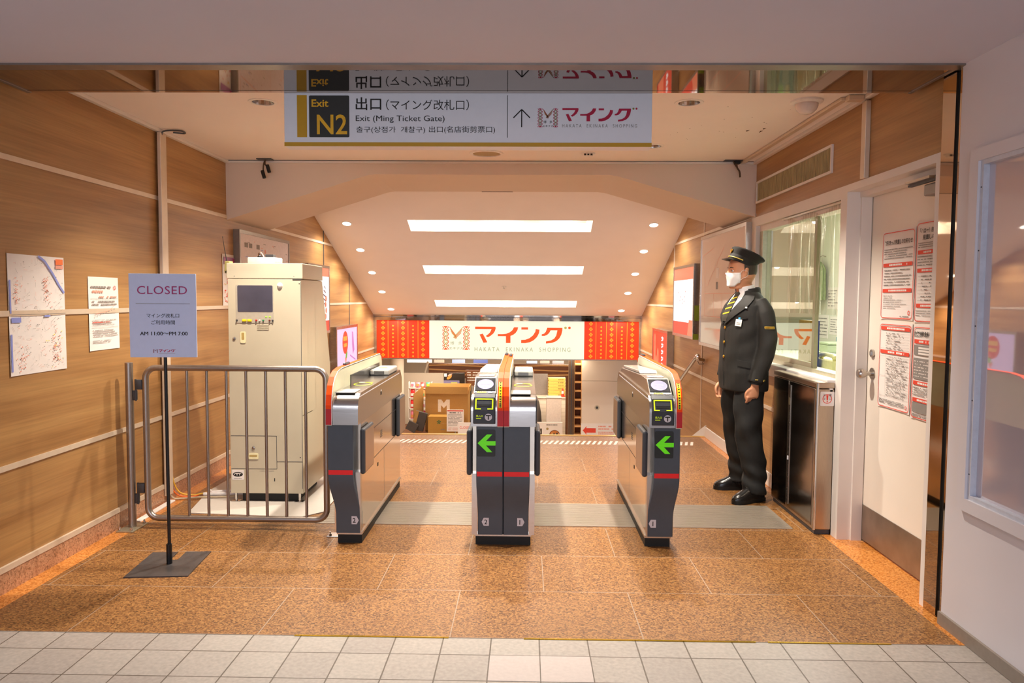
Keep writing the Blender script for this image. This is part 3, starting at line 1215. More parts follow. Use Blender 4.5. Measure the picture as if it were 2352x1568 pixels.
# ================================================================== FOLDING BARRIER
t = thing('barrier_gate', 'grey tubular swing barrier hinged to a bolted post', 'barrier', (-2.37, 4.36, 0))
g = G()
g.cyl((-2.37, 4.36, .008), (-2.37, 4.36, 1.0), .0225, M_TUBE, 28)
g.lathe((-2.37, 4.36, 1.0), (0, 0, 1), [(.0225, 0), (.018, .003), (0, .004)], M_TUBE, 28)
post = g.build('post', t)
g = G()
g.box(-2.42, 4.262, 0, -2.318, 4.448, .008, pm('zinc base plate', '#b9b29a', 0.35, metal=0.7), .002)
bp_ = g.build('base_plate', post)
for (x, y) in ((-2.405, 4.28), (-2.335, 4.28), (-2.335, 4.43), (-2.405, 4.43)):
    g = G()
    g.cyl((x, y, .008), (x, y, .016), .010, M_CHROME, 6)
    g.cyl((x, y, .016), (x, y, .026), .006, M_CHROME, 12)
    g.lathe((x, y, .026), (0, 0, 1), [(.006, 0), (.004, .004), (0, .005)], M_CHROME, 12)
    g.build('anchor_bolt', post)
xa, xb, za, zb, rc = -2.272, -1.188, .062, .972, .065
pts = arc(xb - rc, za + rc, rc, -90, 0) + arc(xb - rc, zb - rc, rc, 0, 90) + arc(xa + rc, zb - rc, rc, 90, 180) + arc(xa + rc, za + rc, rc, 180, 270)
g = G()
g.tube([(x, 4.36, z) for x, z in pts], .0185, M_TUBE, 18, closed=True)
g.build('tube_frame', t)
for x in (-2.022, -1.903, -1.785, -1.667, -1.549, -1.431, -1.310):
    G().cyl((x, 4.36, za + .012), (x, 4.36, zb - .012), .0088, M_TUBE, 14).build('bar', t)
for z in (.838, .212):
    g = G()
    g.box(-2.349, 4.352, z - .062, -2.328, 4.376, z - .003, M_DGREY, .003)
    g.box(-2.333, 4.348, z + .003, -2.290, 4.372, z + .062, M_DGREY, .003)
    g.cyl((-2.330, 4.356, z - .065), (-2.330, 4.356, z + .065), .006, M_DGREY, 10)
    lab(g.build('hinge', t), 'dark hinge between post and barrier')
t = thing('floor_bracket', 'small bolted steel floor bracket beside the foot of a gate', 'bracket', (-1.11, 4.26, 0))
G().box(-1.158, 4.226, .0005, -1.072, 4.30, .006, M_STEEL, .002).build('bracket_plate', t)
g = G()
g.cyl((-1.14, 4.25, .006), (-1.14, 4.25, .014), .009, M_CHROME, 6)
g.cyl((-1.14, 4.25, .014), (-1.14, 4.25, .026), .005, M_CHROME, 12)
g.build('anchor_bolt', t)

# ================================================================== CLOSED SIGN ON ITS STAND
def katakana_logo(g, fr, u0, v0, u1, v1, m, d=.0012, dots=None):
    """the heavy slanted katakana of the shopping arcade, drawn as shapes"""
    S = lambda p: (u0 + (p[0] - 897) / (1682 - 897) * (u1 - u0), v0 + (308 - p[1]) / (308 - 175) * (v1 - v0))
    shapes = [
        [(897, 178), (1063, 178), (1066, 190), (1060, 211), (1046, 232), (1024, 250), (1002, 262), (984, 252), (1004, 238), (1020, 222), (1032, 197), (897, 197)],
        [(933, 240), (960, 233), (998, 302), (966, 306)],
        [(1083, 236), (1120, 236), (1152, 233), (1180, 222), (1203, 204), (1216, 181), (1250, 181), (1244, 204), (1229, 226), (1208, 242), (1180, 252), (1083, 252)],
        [(1150, 250), (1187, 250), (1187, 306), (1150, 306)],
        [(1276, 181), (1331, 181), (1331, 199), (1276, 199)],
        [(1275, 281), (1310, 279), (1344, 266), (1372, 244), (1390, 216), (1394, 194), (1425, 199), (1421, 226), (1405, 256), (1380, 281), (1346, 299), (1310, 306), (1275, 306)],
        [(1488, 183), (1612, 183), (1611, 205), (1603, 238), (1588, 266), (1564, 288), (1530, 302), (1478, 308), (1478, 291), (1518, 284), (1546, 268), (1562, 244), (1571, 203), (1516, 203), (1504, 224), (1486, 241), (1464, 248), (1443, 248), (1443, 235), (1462, 230), (1476, 215)],
    ]
    for s in shapes:
        g.poly(fr, [S(p) for p in s], m, d)
    k = (u1 - u0) / (1682 - 897)
    for (x, mm) in ((1637, dots[0] if dots else m), (1669, dots[1] if dots else m)):
        c = S((x, 183))
        g.disc(fr, c[0], c[1], 10.5 * k, mm, d, n=16)


def m_mark(g, fr, u0, v0, u1, v1, mr, mo, mi, d=.0012, tiny=True):
    """woven letter M: two columns of lozenges, slanted stripes between"""
    W, H = u1 - u0, v1 - v0
    P = lambda x, y: (u0 + x * W, v0 + y * H)
    for x0 in (.0, .77):
        x1, cx = x0 + .23, x0 + .115
        lw = .026 * W
        for k in range(3):
            ya, yb = .03 + k * .315, .03 + (k + 1) * .315
            ym = (ya + yb) / 2
            for sx, xe in ((-1, x0), (1, x1)):
                g.line(fr, P(xe, ya), P(cx + sx * .03, ym - .02), lw, mr, d)
                g.line(fr, P(xe, yb), P(cx + sx * .03, ym + .02), lw, mr, d)
                g.poly(fr, [P(xe, ym - .055), P(xe - sx * .05, ym), P(xe, ym + .055)][::sx], mr, d)
            q = [P(cx, ya - .005 + .09), P(cx + .07, ya), P(cx, ya - .09 + .005), P(cx - .07, ya)]
            if k:
                for i in range(4):
                    g.line(fr, q[i], q[(i + 1) % 4], lw, mo, d)
            q = [P(cx, ym + .075), P(cx + .055, ym), P(cx, ym - .075), P(cx - .055, ym)]
            for i in range(4):
                g.line(fr, q[i], q[(i + 1) % 4], lw, mo, d)
        for ye, sy in ((.985, -1), (.02, 1)):
            g.poly(fr, [P(x0 + .03, ye), P(x1 - .03, ye), P(cx, ye + sy * .085)][::-sy], mr, d)
    for k in range(4):
        o = k * .075
        g.line(fr, P(.26 + o * .3, .95 - o), P(.50 + o * .15, .60 - o * .55), .022 * W, mr if k % 2 == 0 else mo, d)
        g.line(fr, P(.76 - o * .3, .95 - o), P(.40 + o * .3, .52 - o * .2), .022 * W, mr if k % 2 else mo, d)
    if tiny:
        a, b = P(.28, .22), P(.43, .36)
        g.text(fr, '博', a[0], a[1], b[0], b[1], mi, d)
        a, b = P(.58, .22), P(.73, .36)
        g.text(fr, '多', a[0], a[1], b[0], b[1], mi, d)
        a, b = P(.24, .03), P(.77, .13)
        g.text(fr, 'エキナカ', a[0], a[1], b[0], b[1], mi, d, bold=.01)


M_BOARD = pm('pale blue-grey board', '#cdd6f2', 0.5, var=0.015)
M_CRIM = pm('crimson print', '#b8123e', 0.6)
M_PLUM = pm('plum print', '#a8336e', 0.6)
t = thing('sign_stand', 'black pole stand holding the pale CLOSED board', 'sign stand', (0, 0, 0))
g = G()
g.prism(F((0, 0, 0), (1, 0, 0), (0, 1, 0)), [(-.155, -.18), (.155, -.18), (.155, .18), (.022, .18), (.022, .055), (-.022, .055), (-.022, .18), (-.155, .18)], 0, .006, pm('dark base plate', '#55504f', 0.4, metal=0.5, var=0.08))
g.build('stand_base', t)
g = G()
g.cyl((0, 0, .006), (0, 0, .11), .0145, M_BLACKG, 20)
g.build('socket', t)
g = G()
g.cyl((0, .004, .1), (0, .004, 1.49), .0085, M_BLACKG, 16)
g.build('pole', t)
g = G()
g.box(-.165, -.018, 1.087, .165, -.008, 1.513, M_BOARD, .001)
bd = g.build('board', t)
fr = f_front(-.165, -.018, 1.087)
w, h = .33, .426
g = G()
g.text(fr, 'CLOSED', .125 * w, .755 * h, .87 * w, .852 * h, M_PLUM, space=1.06)
g.rect(fr, .10 * w, .640 * h, .91 * w, .644 * h, M_GREYINK)
g.text(fr, 'マイング改札口', .26 * w, .475 * h, .745 * w, .525 * h, M_INK)
g.text(fr, 'ご利用時間', .325 * w, .393 * h, .68 * w, .444 * h, M_INK)
for q in (0, .0005, .0010):
    g.text(fr, 'AM 11:00～PM 7:00', .155 * w + q, .263 * h, .865 * w + q, .307 * h, M_INK, d=.0015 + q * .1)
katakana_logo(g, fr, .43 * w, .06 * h, .685 * w, .096 * h, M_CRIM)
m_mark(g, fr, .345 * w, .053 * h, .415 * w, .097 * h, M_CRIM, M_GREYINK, M_INK, tiny=False)
g.rect(fr, .43 * w, .045 * h, .675 * w, .048 * h, M_GREYINK)
lab(g.build('lettering', bd), 'plum and black lettering: CLOSED and opening hours')
t.location = (-1.853, 3.757, 0)
t.rotation_euler = (0, 0, R(5.5))

# ================================================================== CONTROL CABINET
M_BEIGE = pm('beige cabinet paint', '#c6bba2', 0.42, var=0.02, scale=8)
M_BEIGED = pm('beige recess', '#c9bfa8', 0.45)
M_IVORY = pm('ivory plastic', '#ece2b4', 0.4)
t = thing('control_cabinet', 'tall beige equipment cabinet behind the grey barrier', 'cabinet', (-1.75, 5.2, 0))
kx0, kx1, ky = -1.997, -1.503, 4.925
g = G()
g.prism(F((0, 0, 0), (0, 1, 0), (0, 0, 1)), [(ky, .066), (5.45, .066), (5.45, .50), (5.62, .62), (5.645, .88), (5.435, 1.517), (ky, 1.517)], kx0, kx1, M_BEIGE, bev=.003)
fk = f_front(0, ky, 0)
for a, b in (((-1.99, .235), (-1.68, .235)), ((-1.68, .235), (-1.68, .46)), ((-1.68, .46), (-1.99, .46)), ((-1.68, .285), (-1.507, .285)), ((-1.505, .1), (-1.505, 1.5))):
    g.line(fk, a, b, .003, M_DGREY)
fkr = F((kx1, 0, 0), (0, 1, 0), (0, 0, 1))
for a, b in (((4.93, 1.18), (5.25, 1.187)), ((5.25, 1.187), (5.25, .60)), ((5.07, 1.18), (5.07, .6)), ((4.93, .60), (5.25, .60)), ((5.25, 1.5), (5.25, 1.19))):
    g.line(fkr, a, b, .003, M_BEIGED)
g.line(fkr, (4.93, .60), (5.16, .60), .003, M_DGREY)
for (x, z) in ((-1.515, 1.487), (-1.52, .315)):
    g.disc(fk, x, z, .004, M_INK, n=10)
for k in range(3):
    g.prism(fk, rrect(-1.80, 1.178 + k * .014, -1.722, 1.186 + k * .014, .004), 0, .004, M_BEIGE)
g.rect(fk, -1.70, .150, -1.694, .172, M_INK)
g.line(fk, (-1.80, .220), (-1.70, .220), .002, M_GREYINK)
g.build('cabinet_body', t)
g = G()
g.box(-2.003, 4.922, 1.519, -1.492, 5.41, 1.622, M_BEIGE, .004)
fc = f_front(0, 4.922, 0)
for i in range(9):
    for j in range(24):
        g.rect(fc, -1.985 + j * .0085 + (i % 2) * .004, 1.565 + i * .005, -1.982 + j * .0085 + (i % 2) * .004, 1.567 + i * .005, M_BEIGED)
for x in (-1.95, -1.55):
    g.disc(fc, x, 1.535, .004, M_GREYINK, n=10)
g.box(-1.56, 4.918, 1.516, -1.497, 4.93, 1.5185, M_DGREY)
g.build('cabinet_cap', t)
g = G()
g.prism(fk, rrect(-1.942, 1.224, -1.69, 1.478, .010), -.004, .004, pm('grey bezel', '#b5ab9a', 0.4))
g.prism(fk, rrect(-1.930, 1.298, -1.694, 1.474, .008), .004, .006, pm('dark screen', '#4a4652', 0.12, var=0.15, scale=6))
sc_ = g.build('screen', t)
for (x, c, lb) in ((-1.936, M_DGREY, 'dark key switch'), (-1.805, pm('red button', '#c03028', 0.4), 'red button'), (-1.782, pm('white button', '#e8e4e0', 0.4), 'white button'), (-1.758, pm('green button', '#2f8a58', 0.4), 'green button'), (-1.715, pm('brown button', '#7a3426', 0.4), 'brown button'), (-1.695, M_DGREY, 'dark button')):
    g = G()
    g.lathe((x, ky - .004, 1.241), (0, -1, 0), [(.006, 0), (.006, .008), (.004, .011), (0, .011)], c, 12)
    lab(g.build('button', sc_), lb)
for x in (-1.90, -1.865):
    lab(G().box(x, ky - .012, 1.232, x + .030, ky - .004, 1.248, M_YST, .004).build('button', sc_), 'wide yellow button')
for x in (-1.738, -1.714):
    lab(G().box(x - .006, ky - .007, 1.262, x + .006, ky - .004, 1.268, glow('green pilot lamp', '#b8f048', 1.5)).build('pilot_lamp', sc_), 'green pilot lamp')

g = G()
g.lathe((-1.645, ky, 1.474), (0, -1, 0), [(.020, 0), (.019, .004), (.017, .005), (.015, .012), (.009, .018), (0, .020)], pm('white lens', '#e8e4de', 0.15), 24)
lab(g.build('lamp_lens', t), 'round white lens')
g = G()
g.prism(fk, rrect(-1.915, 1.088, -1.88, 1.165, .008), 0, .005, M_IVORY)
g.prism(fk, rrect(-1.907, 1.110, -1.888, 1.158, .004), .005, .0055, pm('handle shadow gap', '#b59a5a', 0.5))
lab(g.build('recessed_handle', t), 'upright ivory recessed handle')
g = G()
g.prism(fk, rrect(-1.872, .262 + .04, -1.806, .340, .006), 0, .005, M_IVORY)
g.prism(fk, rrect(-1.866, .318, -1.812, .330, .003), .005, .0055, pm('handle shadow gap', '#b59a5a', 0.5))
lab(g.build('recessed_handle', t), 'level ivory recessed handle low on the front')
for (x, z) in ((-1.957, 1.118), (-1.838, .378)):
    g = G()
    g.lathe((x, ky, z), (0, -1, 0), [(.011, 0), (.010, .006), (.006, .007), (0, .007)], M_STEEL, 18)
    g.rect(F((x, ky - .0075, z), (1, 0, 0), (0, 0, 1)), -.001, -.004, .001, .004, M_INK, .0003)
    g.build('key_lock', t)
g = G()
g.prism(fk, rrect(-1.987, .158, -1.906, .226, .006), 0, .001, M_PAPER)
for k in range(3):
    g.rect(fk, -1.968 + k * .017, .186, -1.955 + k * .017, .199, M_INK, .0015)
g.ring(fk, -1.947, .196, .034, .007, M_INK, .0015, rv=.016)
g.para(fk, -1.975, .164, -1.92, .172, 1, M_GREYINK, .0015)
lab(g.build('maker_sticker', t), 'white sticker with dark cloud-shaped print')
g = G()
g.box(-1.93, 4.96, .008, -1.55, 5.42, .066, M_BLACK)
g.build('foot_frame', t)
for x in (-1.97, -1.535):
    g = G()
    g.box(x - .03, 4.93, .0065, x + .03, 4.975, .010, M_STEEL)
    g.cyl((x, 4.95, .010), (x, 4.95, .066), .008, M_CHROME, 10)
    g.build('foot', t)
# white floor sheet it stands on
g = G()
g.prism(F((0, 0, 0), (1, 0, 0), (0, 1, 0)), [(-2.17, 4.66), (-1.42, 4.60), (-1.31, 4.72), (-1.31, 5.7), (-2.26, 5.7), (-2.27, 5.20)], 0.0005, .0062, pm('white floor sheet', '#cfc7bd', 0.45, var=0.03))
tag(g.build('floor_sheet', None, (-1.8, 5.2, 0)), 'flat white sheet with cut corners under the beige cabinet', 'floor sheet')
# junction box on top
t = thing('junction_box', 'small white box with dark fittings on top of the beige cabinet', 'box', (-1.81, 5.12, 1.622))
g = G()
g.box(-1.905, 5.04, 1.6225, -1.715, 5.20, 1.668, pm('white plastic', '#efe8dc', 0.35), .006)
g.lathe((-1.875, 5.06, 1.6225), (0, 0, 1), [(.05, 0), (.05, .004), (0, .006)], M_BEIGED, 24)
bx_ = g.build('box_body', t)
g = G()
g.lathe((-1.846, 5.12, 1.668), (0, 0, 1), [(.017, 0), (.017, .010), (.012, .011), (.013, .028), (.008, .036), (0, .038)], M_CHROME, 18)
g.cyl((-1.846, 5.12, 1.668), (-1.846, 5.12, 1.678), .0175, M_BLACK, 18)
g.tube([(-1.846, 5.12, 1.705), (-1.835, 5.115, 1.702), (-1.822, 5.11, 1.685), (-1.815, 5.11, 1.668)], .003, M_PAPER, 8)
lab(g.build('plug', t), 'metal plug with a short white lead')
g = G()
g.box(-1.80, 5.09, 1.668, -1.745, 5.15, 1.690, M_DGREY, .003)
lab(g.build('adapter', t), 'dark grey adapter')
# radio on the cabinet's side
t = thing('radio', 'olive radio unit with a thin aerial on the side of the beige cabinet', 'radio', (-2.022, 5.0, 1.55))
g = G()
g.box(-2.038, 4.975, 1.555, -2.003, 5.04, 1.638, pm('olive plastic', '#a59a5c', 0.5), .005)
g.rect(F((-2.038, 4.975, 1.555), (1, 0, 0), (0, 0, 1)), .006, .006, .026, .014, M_INK)
g.build('radio_body', t)
g = G()
g.tube([(-2.030, 5.0, 1.636), (-2.045, 5.0, 1.72), (-2.056, 5.0, 1.80)], [.0035, .0022, .0015], M_BLACK, 8)
g.lathe((-2.056, 5.0, 1.797), (-.1, 0, 1), [(0, 0), (.004, .003), (0, .008)], M_BLACK, 8)
lab(g.build('aerial', t), 'thin black aerial')
# cables
M_CORD1 = pm('orange cord', '#e86a1c', 0.5)
M_CORD2 = pm('yellow cord', '#e8b83a', 0.5)
M_CORD3 = pm('beige cord', '#c0ae90', 0.5)


def smooth_path(pts, n=8):
    out = []
    P_ = [Vector(p) for p in pts]
    for i in range(len(P_) - 1):
        p0, p1, p2, p3 = P_[max(0, i - 1)], P_[i], P_[i + 1], P_[min(len(P_) - 1, i + 2)]
        for k in range(n):
            s = k / n
            out.append(0.5 * ((2 * p1) + (p2 - p0) * s + (2 * p0 - 5 * p1 + 4 * p2 - p3) * s * s + (3 * p1 - p0 - 3 * p2 + p3) * s ** 3))
    out.append(P_[-1])
    return out


g = G()
g.tube(smooth_path([(-2.442, 4.985, .46), (-2.437, 4.995, .2), (-2.41, 5.03, .05), (-2.33, 5.07, .010), (-2.24, 5.105, .020)]), .005, M_CORD2, 8)
tag(g.build('yellow_cable', None, (-2.43, 5.0, 0)), 'yellow cable dropping down the wood wall to the cabinet foot', 'cable')
g = G()
g.tube(smooth_path([(-2.441, 4.972, .34), (-2.436, 4.978, .12), (-2.40, 5.0, .03), (-2.32, 5.035, .008), (-2.275, 5.055, .014)]), .005, M_CORD1, 8)
tag(g.build('orange_cable', None, (-2.43, 5.0, 0)), 'orange cable running along the floor to the cabinet foot', 'cable')
g = G()
g.tube(smooth_path([(-2.425, 4.94, .08), (-2.41, 4.955, .02), (-2.36, 4.985, .008), (-2.25, 5.0, .014), (-2.12, 5.01, .014), (-1.99, 5.02, .02)]), .006, M_CORD3, 8)
tag(g.build('beige_cable', None, (-2.43, 5.0, 0)), 'beige cable lowest of the three by the cabinet foot', 'cable')
M_TRUNK = pm('white trunking', '#eee8e2', 0.4)
g = G()
g.prism(F((0, 0, 0), (1, 0, 0), (0, 1, 0)), [(-2.415, 4.46), (-2.375, 4.46), (-2.385, 4.94), (-2.425, 4.94)], 0.0, .012, M_TRUNK, bev=.003)
tag(g.build('cable_trunking', None, (-2.4, 4.7, 0)), 'white cable trunking along the wall foot beside the barrier post', 'cable trunking')
g = G()
g.tube([(-2.21, 5.11, .020), (-1.97, 5.20, .020)], .012, M_TRUNK, 10)
g.tube([(-2.245, 5.06, .020), (-1.975, 5.10, .020)], .012, M_TRUNK, 10)
g.tube([(-2.21, 5.11, .022), (-2.225, 5.125, .034)], .006, M_TRUNK, 8)
tag(g.build('cable_sleeve', None, (-2.1, 5.1, 0)), 'pair of white cable sleeves on the floor beside the cabinet foot', 'cable sleeve')
# ================================================================== HANGING SIGN
M_SIGN = pm('hanging sign face', '#ecebf0', 0.4, var=0.01)
M_GOLD = pm('gold print', '#c8960c', 0.5, var=0.02)
M_SBLK = pm('sign black print', '#2a2824', 0.5)
M_SGOLD = pm('sign gold letters', '#f0b41c', 0.5)
M_OLIVE = pm('olive print', '#8a8a3a', 0.6)
t = thing('hanging_sign', 'long pale sign hanging under the mirrored soffit, reading Exit N2', 'sign', (-.29, 3.65, 2.38))
G().box(-1.176, 3.612, 2.127, .596, 3.70, 2.40, M_SIGN, .002).build('sign_box', t)
fr = f_front(-1.176, 3.612, 2.127)
k_ = 1.772 / 846
A = lambda x, y: ((x - 652) * k_, .254 - (y - 213) * .00209)


def T(g, s, x0, y0, x1, y1, m, d=.0015, **kw):
    a, b = A(x0, y1), A(x1, y0)
    g.text(fr, s, a[0], a[1], b[0], b[1], m, d, **kw)


g = G()
a, b = A(652, 336), A(1498, 325)
g.rect(fr, 0, .0005, 1.772, b[1], M_GOLD)
a, b = A(682, 314), A(705, 218)
g.rect(fr, a[0], a[1], b[0], b[1], M_GOLD)
lab(g.build('gold_bands', t), 'gold stripe and gold bar')
g = G()
a, b = A(710, 314), A(803, 219)
g.poly(fr, rrect(a[0], a[1], b[0], b[1], .006), M_SBLK, .001)
T(g, 'Exit', 716, 228, 755, 245, M_SGOLD, .002, bold=.02)
T(g, 'N2', 728, 262, 798, 307, M_SGOLD, .002, bold=.012)
lab(g.build('exit_block', t), 'black block with gold Exit N2')
g = G()
T(g, '出口', 818, 223, 877, 252, M_INK, bold=.012)
T(g, '（マイング改札口）', 888, 228, 1079, 252, M_INK)
T(g, 'Exit (Ming Ticket Gate)', 818, 264, 1023, 281, M_INK)
T(g, '출구(상점가  개찰구)', 819, 289, 978, 305, M_INK)
T(g, '出口(名店街剪票口)', 987, 288, 1139, 305, M_INK)
a, b = A(1167, 314), A(1168.3, 218)
g.rect(fr, a[0], a[1], b[0], b[1], M_INK)
for (p, q) in (((1200, 290), (1200, 251)), ((1200, 250), (1181, 269)), ((1200, 250), (1219, 269))):
    g.line(fr, A(*p), A(*q), .0052, M_INK, .0015)
lab(g.build('lettering', t), 'black lettering in several scripts and an arrow')
g = G()
a, b = A(1293, 277), A(1465, 246)
katakana_logo(g, fr, a[0], a[1], b[0], b[1], M_CRIM, dots=(M_OLIVE, M_CRIM))
a, b = A(1237, 291), A(1283, 247)
m_mark(g, fr, a[0], a[1], b[0], b[1], M_CRIM, M_OLIVE, M_INK)
T(g, 'HAKATA  EKINAKA  SHOPPING', 1293, 283, 1464, 290.5, M_GREYINK, space=1.5)
lab(g.build('logo', t), 'crimson logo with woven M mark')

# ================================================================== LIT SHOP SIGN OVER THE STAIR FOOT
M_LCREAM = glow('lit cream panel', '#fffae0', 0.98)
M_LRED = glow('lit vermilion panel', '#f0360a', 0.95)
M_LORN = glow('lit orange lettering', '#ff5412', 0.95)
M_LYEL = glow('lit yellow pattern', '#f8a024', 0.95)
M_LOLV = glow('lit olive pattern', '#c8b860', 0.8)
M_LGRY = glow('lit grey lettering', '#b4b890', 0.75)
t = thing('lit_sign', 'wide lit shop sign with vermilion ends over the stair foot', 'sign', (-.3, 11.9, .43))
g = G()
sy = 11.86
g.box(-2.45, sy - .03, 1.035, 1.84, sy + .14, 1.135, M_MIRROR)
g.box(-2.45, sy - .012, .410, -2.402, sy + .14, 1.035, M_STEEL)
g.box(1.803, sy - .012, .410, 1.84, sy + .14, 1.035, M_STEEL)
g.box(-2.45, sy - .012, .410, 1.84, sy + .14, .425, M_STEEL)
g.box(-2.44, sy - .035, 1.09, 1.83, sy - .03, 1.096, M_DGREY)
lab(g.build('sign_frame', t), 'polished steel frame')
fr = f_front(-2.402, sy, .425)
kx, kz = 4.205 / 602, .610 / 86
A = lambda x, y: ((x - 865) * kx, .610 - (y - 736.5) * kz)
g = G()
g.box(-2.402, sy, .425, 1.803, sy + .12, 1.035, M_LCREAM)
lab(g.build('cream_panel', t), 'lit cream panel')
for (xa, xb) in ((865, 986.5), (1342.5, 1467)):
    g = G()
    a, b = A(xa, 822.5), A(xb, 736.5)
    g.rect(fr, a[0], a[1], b[0], b[1], M_LRED, .002)
    w = (xb - xa)
    for i in range(5):
        cx = xa + w * (.12 + .19 * i)
        if i < 4:
            g.line(fr, A(cx + w * .095, 737), A(cx + w * .095, 822), .008, M_LYEL, .003)
        n = 7 if i % 2 == 0 else 10
        for j in range(n):
            cy = 738 + (j + .3) * 86 / n
            if cy > 818 or cy < 741:
                continue
            s_ = 5.4 if i % 2 == 0 else 2.6
            if i % 2 == 0:
                for (dx, dy) in ((-.5, 0), (.5, 0), (0, .5), (0, -.5)):
                    c, q = (cx + dx * s_, cy + dy * s_), s_ * .40
                    g.poly(fr, [A(c[0] - q, c[1]), A(c[0], c[1] + q), A(c[0] + q, c[1]), A(c[0], c[1] - q)], M_LYEL, .003)
            else:
                g.poly(fr, [A(cx - s_, cy), A(cx, cy + s_), A(cx + s_, cy), A(cx, cy - s_)], M_LYEL, .003)
    lab(g.build('patterned_panel', t), 'vermilion end panel with yellow lozenges')
g = G()
a, b = A(1092, 787), A(1312, 749)
katakana_logo(g, fr, a[0], a[1], b[0], b[1], M_LORN, .003, dots=(M_LOLV, M_LORN))
a, b = A(1017, 803.5), A(1079, 748.5)
m_mark(g, fr, a[0], a[1], b[0], b[1], M_LORN, M_LOLV, M_LGRY, .003)
a, b = A(1091, 805.5), A(1311, 796)
g.text(fr, 'HAKATA  EKINAKA  SHOPPING', a[0], a[1], b[0], b[1], M_LGRY, .003, space=1.5)
lab(g.build('lettering', t), 'orange logo and grey lettering')

# ================================================================== WALL PAPERS ON THE LEFT
rp_ = random.Random(11)


def sheet(name, label, cat, fr, w, h, d=.003, mat=None, group=None):
    t = thing(name, label, cat, fr.p(w / 2, h / 2, 0), group)
    g = G()
    n = 8
    rings = []
    for i in range(n + 1):
        u = w * i / n
        off = .002 + .003 * (abs(i / n - .5) * 2) ** 3
        rings.append([fr.p(u, 0, off), fr.p(u, h, off * .6), fr.p(u, h, off * .6 + .0006), fr.p(u, 0, off + .0006)])
    g.loft(rings, mat or M_PAPER, smooth=False)
    o = g.build('paper', t)
    return t, o


fr = f_left(XL, 3.455, 1.012)
w, h = .428, .585
t, pp = sheet('wall_map', 'large map sheet nearest the hall on the left wood wall', 'map', fr, w, h)
g = G()
D = .0072
for k in range(150):
    u, v = rp_.uniform(.03, w - .03), rp_.uniform(.02, h - .02)
    if .287 < v < .30:
        continue
    a = rp_.choice((0, 0, 1.57, 1.57, .5, 2.2))
    l = rp_.uniform(.006, .03)
    g.line(fr, (u, v), (min(w - .01, max(.01, u + l * math.cos(a))), min(h - .01, max(.01, v + l * math.sin(a)))), .0009, rp_.choice((M_GREYINK, M_GREYINK, M_PINK)), D)
for k in range(90):
    u, v = rp_.uniform(.02, w - .02), rp_.uniform(.02, h - .02)
    g.rect(fr, u, v, u + rp_.uniform(.003, .010), v + .0025, rp_.choice((M_GREYINK, M_INK, M_PINK, M_GREYINK)), D)
for (cu, cv, n, su, sv, mm) in ((.27, .43, 40, .015, .04, M_PINK), (.05, .40, 22, .008, .03, M_PINK), (.34, .10, 60, .02, .05, M_PINK), (.08, .07, 26, .02, .035, M_PINK), (.345, .13, 14, .035, .06, M_YEL)):
    for k in range(n):
        u, v = rp_.gauss(cu, su), rp_.gauss(cv, sv)
        if .012 < u < w - .02 and .012 < v < h - .012:
            g.rect(fr, u, v, u + rp_.uniform(.004, .010), v + rp_.uniform(.003, .006), mm, D + .0003)
pv = [(.22, .583), (.27, .56), (.33, .50), (.38, .44), (.42, .40)]
for p, q in zip(pv, pv[1:]):
    g.line(fr, p, q, .012, M_BLUE, D + .0004)
g.rect(fr, .004, .30, .014, .46, M_BLUE, D + .0004)
g.rect(fr, .004, .02, .016, .20, M_BLUE, D + .0004)
g.rect(fr, .355, .545, .415, .575, pm('orange print', '#f07a44', 0.6), D + .0006)
g.rect(fr, .355, .525, .415, .542, M_PINK, D + .0006)
g.rect(fr, .012, .255, .080, .280, M_BLUE, D + .0006)
g.rect(fr, .255, .278, .30, .287, M_BLUE, D + .0006)
g.rect(fr, .0, .2925, w, .2945, M_GREYINK, D)
lab(g.build('map_print', pp), 'faint street map with blue river')
fr = f_left(XL, 4.096, 1.087)
w, h = .304, .419
t, pp = sheet('wall_notice', 'white printed notice with red heading beside the map sheet', 'notice', fr, w, h)
g = G()
g.para(fr, .02, h - .068, .22, h - .048, 1, M_GREYINK, D, h=.55, rag=0, rnd=rp_)
g.para(fr, .035, h - .092, .14, h - .074, 1, M_PINK, D, h=.7, rag=0, rnd=rp_)
g.ring(fr, .262, h - .06, .012, .004, M_RED, D)
g.para(fr, .10, h - .122, .28, h - .105, 1, M_PINK, D, rnd=rp_)
g.rect(fr, .015, h - .125, .29, h - .1235, M_GREYINK, D)
g.para(fr, .03, h - .165, .28, h - .132, 2, M_GREYINK, D, rnd=rp_)
for (p, q) in (((.05, .205), (.12, .215)), ((.12, .215), (.20, .225)), ((.20, .225), (.26, .26))):
    g.line(fr, p, q, .002, M_PINK, D)
for k in range(8):
    g.rect(fr, .05 + .028 * k, .19 + .006 * k, .06 + .028 * k, .194 + .006 * k, M_GREYINK, D)
g.para(fr, .03, .140, .285, .178, 4, M_GREYINK, D, h=.35, rnd=rp_)
g.para(fr, .03, .155, .285, .165, 1, M_RED, D + .0004, h=.5, rnd=rp_)
g.rect(fr, .02, .13, .29, .1315, M_GREYINK, D)
g.para(fr, .03, .075, .285, .12, 4, M_GREYINK, D, h=.4, rag=.6, rnd=rp_)
g.para(fr, .03, .04, .22, .06, 2, M_GREYINK, D, h=.4, rnd=rp_)
lab(g.build('print', pp), 'small black and red print')
fr = f_left(XL, 5.935, 1.325)
t, pp = sheet('wall_poster', 'pale poster with purple heading half hidden behind the cabinet', 'poster', fr, .31, .418)
g = G()
g.rect(fr, .02, .335, .30, .395, pm('purple print', '#b07aa8', 0.6), D)
g.rect(fr, .20, .345, .285, .385, M_PLUM, D + .0004)
